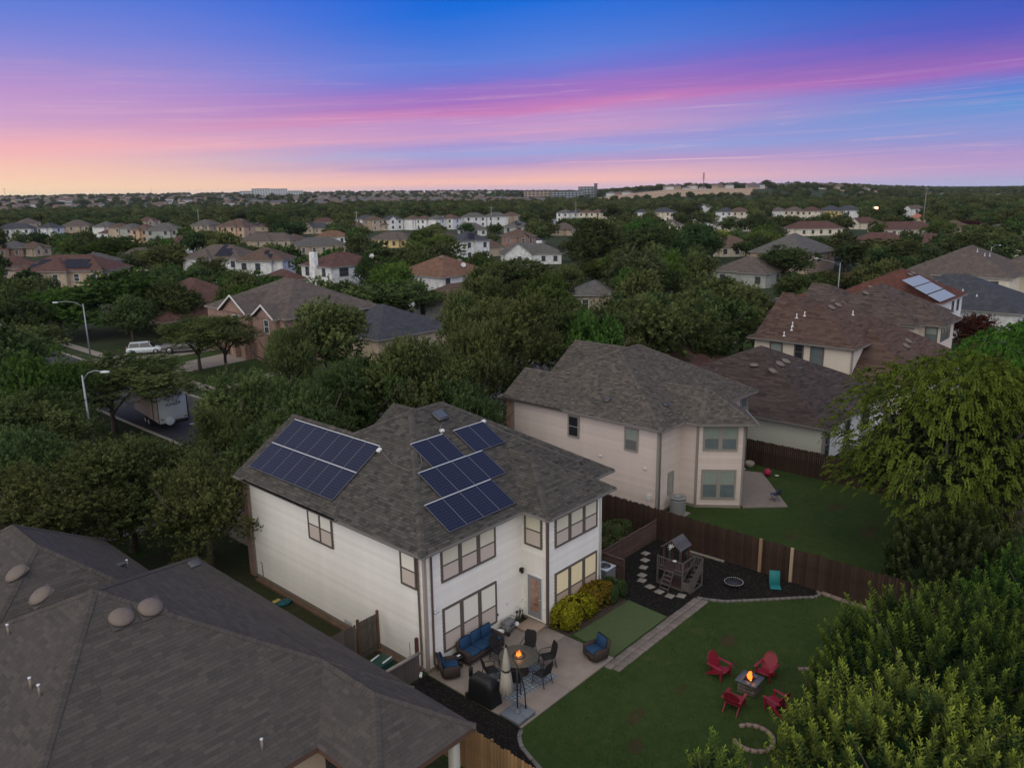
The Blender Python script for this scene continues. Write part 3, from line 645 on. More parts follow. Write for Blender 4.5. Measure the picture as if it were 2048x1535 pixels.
HOUSES=[
('white two storey house with a slate roof at the left edge, beyond the green field',102.5,395.8,-0.667,14.8,9,5.6,'slate','white',''),
('narrow white house with a blue slate roof between two dark trees beyond the field',114.7,392.5,-0.912,7.7,9,5.6,'slate','white',''),
('white house with a pale grey roof left of the row of tan houses',133.5,375.4,-0.966,9.1,9,5.6,'gray','white',''),
('tan house under a brown roof, second in the row beyond the bright tree',133.0,358.5,-0.98,6.9,9,5.6,'brown','tan',''),
('grey green house with tall windows in the row beyond the bright tree',133.2,346.7,-0.992,6.7,9,5.6,'gray','sage',''),
('peach stone house with big upper windows in the row beyond the bright tree',130.3,326.5,-1.005,7.3,9,5.6,'brown','peach',''),
('wide house with white trim and pointed grey roof at the right of the distant row',132.9,311.3,-0.717,12.8,10,5.6,'gray','sage',''),
('low house with a reddish brown roof in front of the distant tan row',132.8,368.7,-0.971,7.7,7,2.9,'maroon','white',''),
('low house with grey roof and a brick gable at the left edge',68.2,284.4,-0.614,8.1,10,2.9,'gray','brick','g'),
('small house with a brown roof and tan gable below the green field',76.5,280.0,0.294,6.8,7,2.9,'brown','tan','g'),
('white walled house with a large grey hip roof left of the brightest round tree',45.8,160.6,-0.941,6.2,10,5.6,'gray','white',''),
('tan house with a maroon roof carrying two dark solar arrays',36.4,145.8,-0.919,17.7,10,5.6,'maroon','tan','s'),
('low maroon roof in front of the tan house with solar arrays',39.1,145.6,-0.677,8.0,7,2.9,'maroon','tan',''),
('low maroon roofed house at the left edge beside the tan solar house',45.8,203.5,-0.309,8.9,9,2.9,'maroon','tan',''),
('cream house with grey brown hip roof and dark solar panels, left of the chimney house',69.3,149.0,-1.076,14.7,10,5.6,'graybrown','white','s2'),
('white house with a brown roof and a dark solar array beside the chimney house',72.2,133.5,-0.862,10.1,9,5.6,'brown','white','s2'),
('plain maroon roof just left of the white house with the chimney',69.0,116.7,-0.215,6.0,8,2.9,'maroon','tan',''),
('low house with a wide grey roof among trees, upper middle left',135.4,200.9,-0.342,16.0,9,2.9,'gray','tan',''),
('small brown roof beside the wide grey roof, upper middle left',148.5,241.3,-1.166,6.9,7,2.9,'brown','tan',''),
('house with an orange brown roof and a white end wall',167.1,240.7,-0.787,12.4,8,2.9,'rust','white',''),
('low house with a long grey brown roof left of the orange brown one',140.8,245.8,-1.065,21.2,9,2.9,'graybrown','tan',''),
('two storey brick house with a brown roof and a covered balcony',165.9,315.5,-1.101,14.1,9,5.6,'brown','peach',''),
('grey roofed house left of the brick balcony house',166.8,345.2,-1.068,9.8,9,5.6,'gray','tan',''),
('brown roofed house behind the grey roofed one, upper left',181.9,360.3,0.116,6.9,9,5.6,'brown','tan',''),
('small house with a white gable right of the brick balcony house',241.0,435.4,0.083,10.5,8,2.9,'brown','white','g'),
('brown roofed house with solar panels near the clump of tall trees',211.9,366.8,-1.136,15.2,8,2.9,'brown','tan','s'),
('house with a dark roof and a pointed tan gable, upper middle',212.5,318.7,-1.197,13.9,8,2.9,'slate','tan','g'),
('maroon roofed house behind the pointed tan gable',265.3,384.5,-0.513,12.6,8,2.9,'maroon','tan',''),
('pale blue house with a slate roof at the left of the middle distant row',252.8,331.9,-1.222,9.4,8,5.6,'slate','white',''),
('brown roofed house second from the left in the middle distant row',248.3,313.7,-0.143,8.2,8,5.6,'brown','tan',''),
('low brown roof left of the chimney roof in the middle distance',245.6,327.4,-0.284,8.3,8,2.9,'brown','tan',''),
('low grey brown roof with a light chimney in the middle distance',251.6,313.5,-0.664,13.1,8,2.9,'graybrown','tan','c'),
('slate roofed house with a white pointed gable in the middle distant row',257.3,309.3,-0.241,8.8,8,5.6,'slate','white','g'),
('white walled house with a brown roof right of the white pointed gable',262.7,304.6,-1.223,6.9,8,5.6,'brown','white',''),
('brown roofed white house in the centre of the middle distant row',265.1,298.1,-1.222,6.2,8,5.6,'brown','white',''),
('long grey roofed white house left of the tall white gable',267.5,291.4,-1.223,7.3,8,5.6,'gray','white',''),
('tall house with a white gable end and brown roof in the distant row',275.7,290.0,-1.357,8.5,8,5.6,'brown','white','g'),
('white house with a grey green roof, left of the pair near the picture centre',302.1,294.2,-0.532,12.4,8,5.6,'gray','white',''),
('white house with a grey green roof, right of the pair near the picture centre',312.8,287.3,-0.515,12.3,8,5.6,'gray','white',''),
('brown roofed house at the right end of the central distant row',329.8,289.7,-0.241,7.5,8,5.6,'brown','tan',''),
('low house with a small brick gable in front of the distant white houses',267.6,307.4,-1.316,12.4,8,2.9,'maroon','brick','g'),
('low house with a grey roof and a lit yellow wall among trees',167.5,206.6,-1.262,16.0,9,2.9,'graybrown','yellow',''),
('white walled house with a slate blue roof and a strip of solar panels',146.9,141.4,-0.207,9.4,9,5.6,'slate','white','s'),
('grey roofed house with solar panels right of the slate blue one',219.2,191.2,-1.148,8.7,9,5.6,'gray','sage','s'),
('low brown roof in front of the slate blue roofed house',158.9,146.9,-0.499,8.6,8,2.9,'brown','tan',''),
('white gabled house with a grey roof and a broad chimney near the centre',144.5,118.2,-0.801,16.2,10,2.9,'gray','white','gc'),
('brick gable house behind the white gabled house with the chimney',170.6,142.7,-0.255,6.9,9,5.6,'brown','brick','g'),
('small house with a slate roof covered in panels behind the white gabled house',185.3,151.5,-0.633,6.4,7,2.9,'slate','tan',''),
('brown hip roofed house in front of the row of white two storey houses',258.9,196.3,-0.679,10.5,9,2.9,'graybrown','tan',''),
('white two storey house, leftmost of the bright row behind the tan fence',378.0,292.6,-1.318,7.4,9,5.6,'gray','white',''),
('white two storey house with slate roof, second in the bright row',384.3,288.8,-1.323,6.7,9,5.6,'slate','white',''),
('cream two storey house with brown roof, third in the bright row',386.1,281.9,-1.323,6.6,9,5.6,'brown','cream',''),
('cream two storey house with brown roof, fourth in the bright row',387.9,274.8,-1.323,7.2,9,5.6,'brown','cream',''),
('cream two storey house left of the dark round tree in the bright row',392.4,267.1,-0.766,10.0,9,5.6,'graybrown','cream',''),
('white two storey house right of the dark round tree in the bright row',403.9,252.9,-1.333,6.1,9,5.6,'slate','white',''),
('wide white two storey house at the right end of the bright row',407.2,239.3,-1.333,12.0,10,5.6,'slate','cream',''),
('cream gabled brick house in front of the wide white two storey house',312.2,173.5,-0.493,9.1,9,2.9,'graybrown','cream','g'),
('white gabled house at the left of the right hand distant row',521.0,271.3,-0.473,11.3,10,5.6,'gray','white','g'),
('cream house with a slate roof, left of the pair above the yellow tree',420.7,205.0,-1.338,9.7,9,5.6,'slate','white',''),
('cream house with a brown roof, right of the pair above the yellow tree',425.3,196.1,-0.816,11.1,9,5.6,'brown','cream',''),
('cream house with a grey brown roof and a pale dish above it',446.5,184.2,-1.358,8.5,9,5.6,'graybrown','white',''),
('wide cream house with a grey brown roof in the right hand distant row',448.4,175.2,-1.358,10.4,9,5.6,'graybrown','cream',''),
('tan house with a maroon roof in the right hand distant row',445.7,163.5,-1.354,10.6,9,5.6,'maroon','cream',''),
('yellow tan house with a slate roof in the right hand distant row',457.7,156.9,-1.364,12.4,10,5.6,'slate','yellow',''),
('white house with a pointed slate roof in the right hand distant row',467.5,148.0,-0.892,13.8,10,5.6,'slate','white',''),
('cream double gabled house with a white porch, upper right',363.7,107.0,-1.754,12.3,9,2.9,'maroon','cream','g'),
('maroon hip roofed house behind the large grey roofed brick house',306.8,104.7,-0.901,21.3,10,2.9,'maroon','cream',''),
('brown roofed house with a brick end and two narrow windows, upper right',237.7,58.1,-1.253,15.3,9,2.9,'maroon','tan',''),
('cream house with a wide maroon hip roof, upper right',315.6,71.6,-0.697,23.7,10,2.9,'maroon','cream',''),
('brown roofed house behind trees near the right edge',341.1,60.7,-0.745,10.8,9,2.9,'brown','tan',''),
('small house with a salmon tiled roof, upper right',436.5,102.6,-1.243,7.2,7,2.9,'salmon','tan',''),
('small white gabled house behind the salmon roof',502.7,124.7,-1.896,10.0,8,5.6,'graybrown','white','g'),
('low grey roofed house beside the wooden fence, left of the brick house',130.9,50.9,-1.467,11.6,10,2.9,'graybrown','sage',''),
('low grey roof half hidden between the trees in the centre',85.3,53.9,-0.947,6.0,9,2.9,'gray','tan',''),
('grey roofed house at the far left, behind the white field houses',137.7,483.9,-0.016,10.1,9,5.6,'graybrown','tan',''),
('large brown roofed house behind the dark tree beside the field',132.2,403.8,-0.564,12.9,10,5.6,'graybrown','tan',''),
('maroon house with a white gable above the distant tan row',186.1,437.8,0.141,9.0,9,5.6,'maroon','tan','g'),
('low grey roof among trees left of the small white gabled house',504.1,138.0,-1.277,12.2,8.3,2.9,'gray','tan',''),
('low grey brown roof among trees right of the wide white two storey house',500.9,276.7,-1.502,15.9,9.4,2.9,'graybrown','tan',''),
('low maroon roof among trees left of the brown roofed house behind the grey',297.4,587.9,-0.64,17.3,9.4,2.9,'maroon','cream',''),
('low grey brown roof among trees right of the maroon roofed house behind the pointed',377.2,541.2,-0.213,12.7,9.0,2.9,'graybrown','cream','g'),
('low brown roof among trees left of the house with a dark roof',325.1,506.8,-0.878,16.0,9.2,2.9,'brown','white',''),
('low brown roof among trees left of the small house with a white gable',325.1,587.0,-0.648,15.6,8.9,2.9,'brown','brick',''),
('second low grey roof among trees right of the brown roofed house behind trees near',302.3,37.2,-1.218,14.6,10.0,2.9,'gray','cream',''),
('low grey brown roof among trees left of the brown roofed house behind trees near',723.3,150.6,-1.656,17.4,10.1,2.9,'graybrown','brick','g'),
('low grey brown roof among trees left of the tan house under a brown roof',247.5,646.1,-0.832,15.1,8.7,2.9,'graybrown','cream',''),
('low grey brown roof among trees left of the cream house with grey brown hip',74.5,192.8,-0.319,16.7,11.0,2.9,'graybrown','cream',''),
('low brown roof among trees left of the low grey roofed house',195.8,86.1,-0.917,13.5,10.2,2.9,'brown','cream',''),
('low maroon roof among trees left of the brown roofed house behind trees near',241.4,42.3,-1.291,17.8,8.5,2.9,'maroon','cream',''),
('low brown roof among trees right of the brown roofed house behind trees near',633.5,104.3,-0.907,13.4,10.5,2.9,'brown','tan',''),
('low grey roof among trees right of the maroon house with a white gable',243.2,530.1,-0.74,12.6,8.6,2.9,'gray','white',''),
('low brown roof among trees left of the small white gabled house',692.0,198.9,-1.38,17.8,11.0,2.9,'brown','tan',''),
('low grey roof among trees right of the small house with a salmon tiled',542.1,123.3,-1.272,15.3,8.3,2.9,'gray','white','g'),
('low maroon roof among trees right of the brown roofed house with solar panels',276.2,465.0,-0.805,16.0,10.2,2.9,'maroon','white',''),
('low maroon roof among trees left of the white house with a pale grey',240.9,674.4,-0.236,17.1,8.5,2.9,'maroon','tan',''),
('low maroon roof among trees left of the white two storey house',169.3,638.3,-0.681,16.2,9.6,2.9,'maroon','tan',''),
('low grey roof among trees left of the white two storey house',500.6,413.3,-1.33,15.3,9.7,2.9,'gray','white','g'),
('low maroon roof among trees left of the low house with a reddish brown',94.2,274.3,-0.105,14.1,8.8,2.9,'maroon','tan','g'),
('low grey brown roof among trees left of the tall house with a white gable',448.2,472.5,-0.312,17.5,10.4,2.9,'graybrown','tan',''),
('low grey brown roof among trees left of the white two storey house',352.4,287.1,-1.052,12.5,8.7,2.9,'graybrown','white',''),
('leftmost low grey roof among trees right of the brown roofed house behind trees near',427.9,64.6,-1.688,13.3,10.4,2.9,'gray','tan',''),
('low grey brown roof among trees left of the cream house with a brown roof',321.6,146.9,-0.786,16.4,9.1,2.9,'graybrown','cream',''),
('low grey brown roof among trees right of the brown roofed house behind trees near',492.4,94.6,-0.816,12.1,10.4,2.9,'graybrown','cream',''),
('low brown roof among trees right of the long grey roofed white house',173.8,188.8,-1.24,14.2,9.7,2.9,'brown','cream','g'),
('low grey roof among trees left of the white walled house with a slate',237.1,232.4,-0.752,12.9,10.3,2.9,'gray','white',''),
('low brown roof among trees right of the brown roofed house second from',402.9,505.8,-0.33,14.9,8.1,2.9,'brown','tan','g'),
('low maroon roof among trees left of the cream house with a grey brown',344.2,139.9,-0.942,13.0,10.4,2.9,'maroon','white','g'),
('low maroon roof among trees left of the cream house with grey brown hip',113.0,248.1,-0.098,12.2,10.8,2.9,'maroon','white',''),
('low grey brown roof among trees right of the narrow white house with a blue',222.6,696.5,-0.797,15.9,10.5,2.9,'graybrown','tan','g'),
('low grey roof among trees right of the small white gabled house',722.3,172.2,-1.275,15.2,9.9,2.9,'gray','white',''),
('low grey brown roof among trees left of the pale blue house with a slate',383.1,523.8,-0.936,12.2,9.4,2.9,'graybrown','tan','g'),
('low grey brown roof among trees left of the brown roofed white house',412.7,467.3,-1.1,13.3,9.7,2.9,'graybrown','tan','g'),
('low maroon roof among trees right of the brown roofed house behind trees near',235.5,24.5,-1.616,12.8,8.1,2.9,'maroon','cream',''),
('low grey brown roof among trees left of the white gabled house at',367.8,191.4,-0.996,15.2,8.5,2.9,'graybrown','white','g'),
('low maroon roof among trees left of the maroon house with a white gable',239.6,586.3,-0.412,12.6,9.9,2.9,'maroon','brick','g'),
]
TREES=[
(4.1,17.8,6.6,2.8,'oak','dark oak close behind the left eave of the solar house'),
(12.0,21.4,6.2,2.5,'oak','small dark oak behind the ridge of the solar house'),
(4.9,25.1,6.2,2.2,'oak','olive oak between the camper trailer and the solar house'),
(22.3,19.1,10.4,3.1,'oak','olive oak left of the massive centre oak'),
(37.5,35.7,9.4,2.8,'oak','dark oak right of the slate grey roof'),
(40.0,18.6,8.1,4.3,'oak','olive oak above the left gable of the beige house'),
(-6.3,26.9,7,3.2,'oak','dark oak filling the left edge beside the broad front yard oak'),
(-2.7,35.7,7.5,4.4,'oak','leafy tree at the left edge below the street lamp'),
(-3.0,21.2,7,4.7,'oak','broad oak in the front yards, filling the left below the lamp post'),
(-1.4,15.4,6.6,3.0,'oak','dark oak crown touching the front corner of the white solar house'),
(-6.5,20.3,6.5,4.2,'oak','dark oak crown above the peak of the dark roof at lower left'),
(8.6,29.0,7.6,3.3,'oak','yellow green oak beside the road, right of the camper trailer'),
(7.4,19.5,8.3,3.1,'oak','dark oak directly behind the solar array roof'),
(13.5,21.3,9.2,3.8,'oak','airy olive tree behind the peak of the solar roof'),
(16.4,18.9,10.2,4.3,'oak','large olive oak between the solar house and the dark shingle roof'),
(16.8,14.7,7.4,2.8,'oak','dark tree just left of the beige neighbour house'),
(26.8,45.1,9.4,4.9,'oak','dark tree covering the right part of the brick gabled house'),
(19.6,40.0,8.2,2.5,'oak','small dark tree beside the brick garage columns'),
(28.9,21.9,11.3,5.4,'oak','massive grey green oak in the picture centre'),
(38.0,20.8,10.6,5.2,'oak','massive oak right of the centre one'),
(45.3,18.3,9.9,5.8,'oak','dark oak crown above the beige neighbour roof'),
(52.5,17.1,6.6,3.9,'oak','dark oak behind the peak of the beige neighbour roof'),
(63.1,45.1,9,3.9,'lime','bright lime green round tree in the centre'),
(93.7,51.9,10.5,5.3,'pale','tall rounded tree with pale leaf tips, centre right'),
(124.4,82.5,13,7.9,'dark','tall dark upright tree pair member on the left, centre'),
(142.7,79.4,12,7.8,'dark','tall dark upright tree right of the first, centre'),
(171.5,83.6,10,6.9,'dark','tall dark upright tree left of the yellow tree'),
(207.5,96.4,7,5.0,'yellow','bright yellow green tree, upper right of centre'),
(79.4,29.6,8.5,5.3,'oak','dense green tree left of the brown roof with white vent pipes'),
(64.7,18.1,9,5.0,'oak','broad green tree behind the brown roof with white vent pipes'),
(56.8,17.6,9,4.6,'oak','green tree in front of the low grey roof, right of centre'),
(138.6,45.4,8,6.5,'oak','dark round tree in front of the large grey roofed brick house'),
(117.7,27.6,5.5,6.4,'oak','hedge like row tree beside the far curved street lamp'),
(110.7,30.6,5.5,4.0,'lime','small bright shrub tree at the wooden fence corner'),
(171.2,34.2,8,11.9,'oak','large dark tree right of the parked suv'),
(281.6,53.2,8,5.9,'lime','bright green treetop near the upper right'),
(220.0,28.0,9,9.3,'oak','dark tree at the upper right before the road sign'),
(24.8,64.7,7.2,5.8,'oak','lawn tree with a visible double trunk in front of the brick house'),
(27.9,95.8,9,8.8,'lime','big round yellow green tree in the left middle distance'),
(72.5,207.2,8.5,9.4,'bright','brightest round green tree in front of the distant tan row'),
(63.8,159.0,8.5,6.9,'oak','dark tree right of the brightest round tree'),
(61.9,136.0,7,4.5,'oak','small round tree in front of the cream solar house'),
(19.9,98.1,7.5,6.8,'bright','green tree in front of the tan house with solar arrays'),
(13.1,93.8,7.5,4.2,'oak','dark tree at the left edge in the middle distance'),
(7.7,71.9,6.5,4.0,'oak','low dark tree at the left edge behind the spreading oak'),
(50.0,98.8,7,6.6,'lime','round green tree left of the plain maroon roof'),
(46.4,71.2,8.2,6.5,'oak','dark tree below the white chimney house'),
(58.5,70.5,6.6,7.3,'oak','dark tree in front of the white house with the satellite dish'),
(61.5,75.1,9,4.8,'bright','light green treetop right of the white chimney house'),
(119.8,129.3,9,7.8,'lime','bright round tree left of the slate blue roofed house'),
(84.7,68.4,8,7.4,'oak','dark tree below the white gabled house with the chimney'),
(86.3,-0.7,4.4,3.4,'red','dark red flowering crape myrtle by the pale fence'),
(215.2,22.3,7,5.3,'oak','round tree beside the road sign at the right edge'),
(360.3,62.4,5,6.1,'red','distant dark red crape myrtle at the upper right'),
(213.5,354.6,9,9.8,'lime','tall green tree clump left of the dark gabled roof'),
(345.5,232.3,12,5.9,'dark','dark round tree standing in the bright row of white houses'),
(6.0,46.2,6.6,8.2,'oak','wide spreading oak whose crown hangs over the white camper trailer'),
(31.5,88.5,7.5,4.6,'oak','low dark tree behind the parked white car'),
]
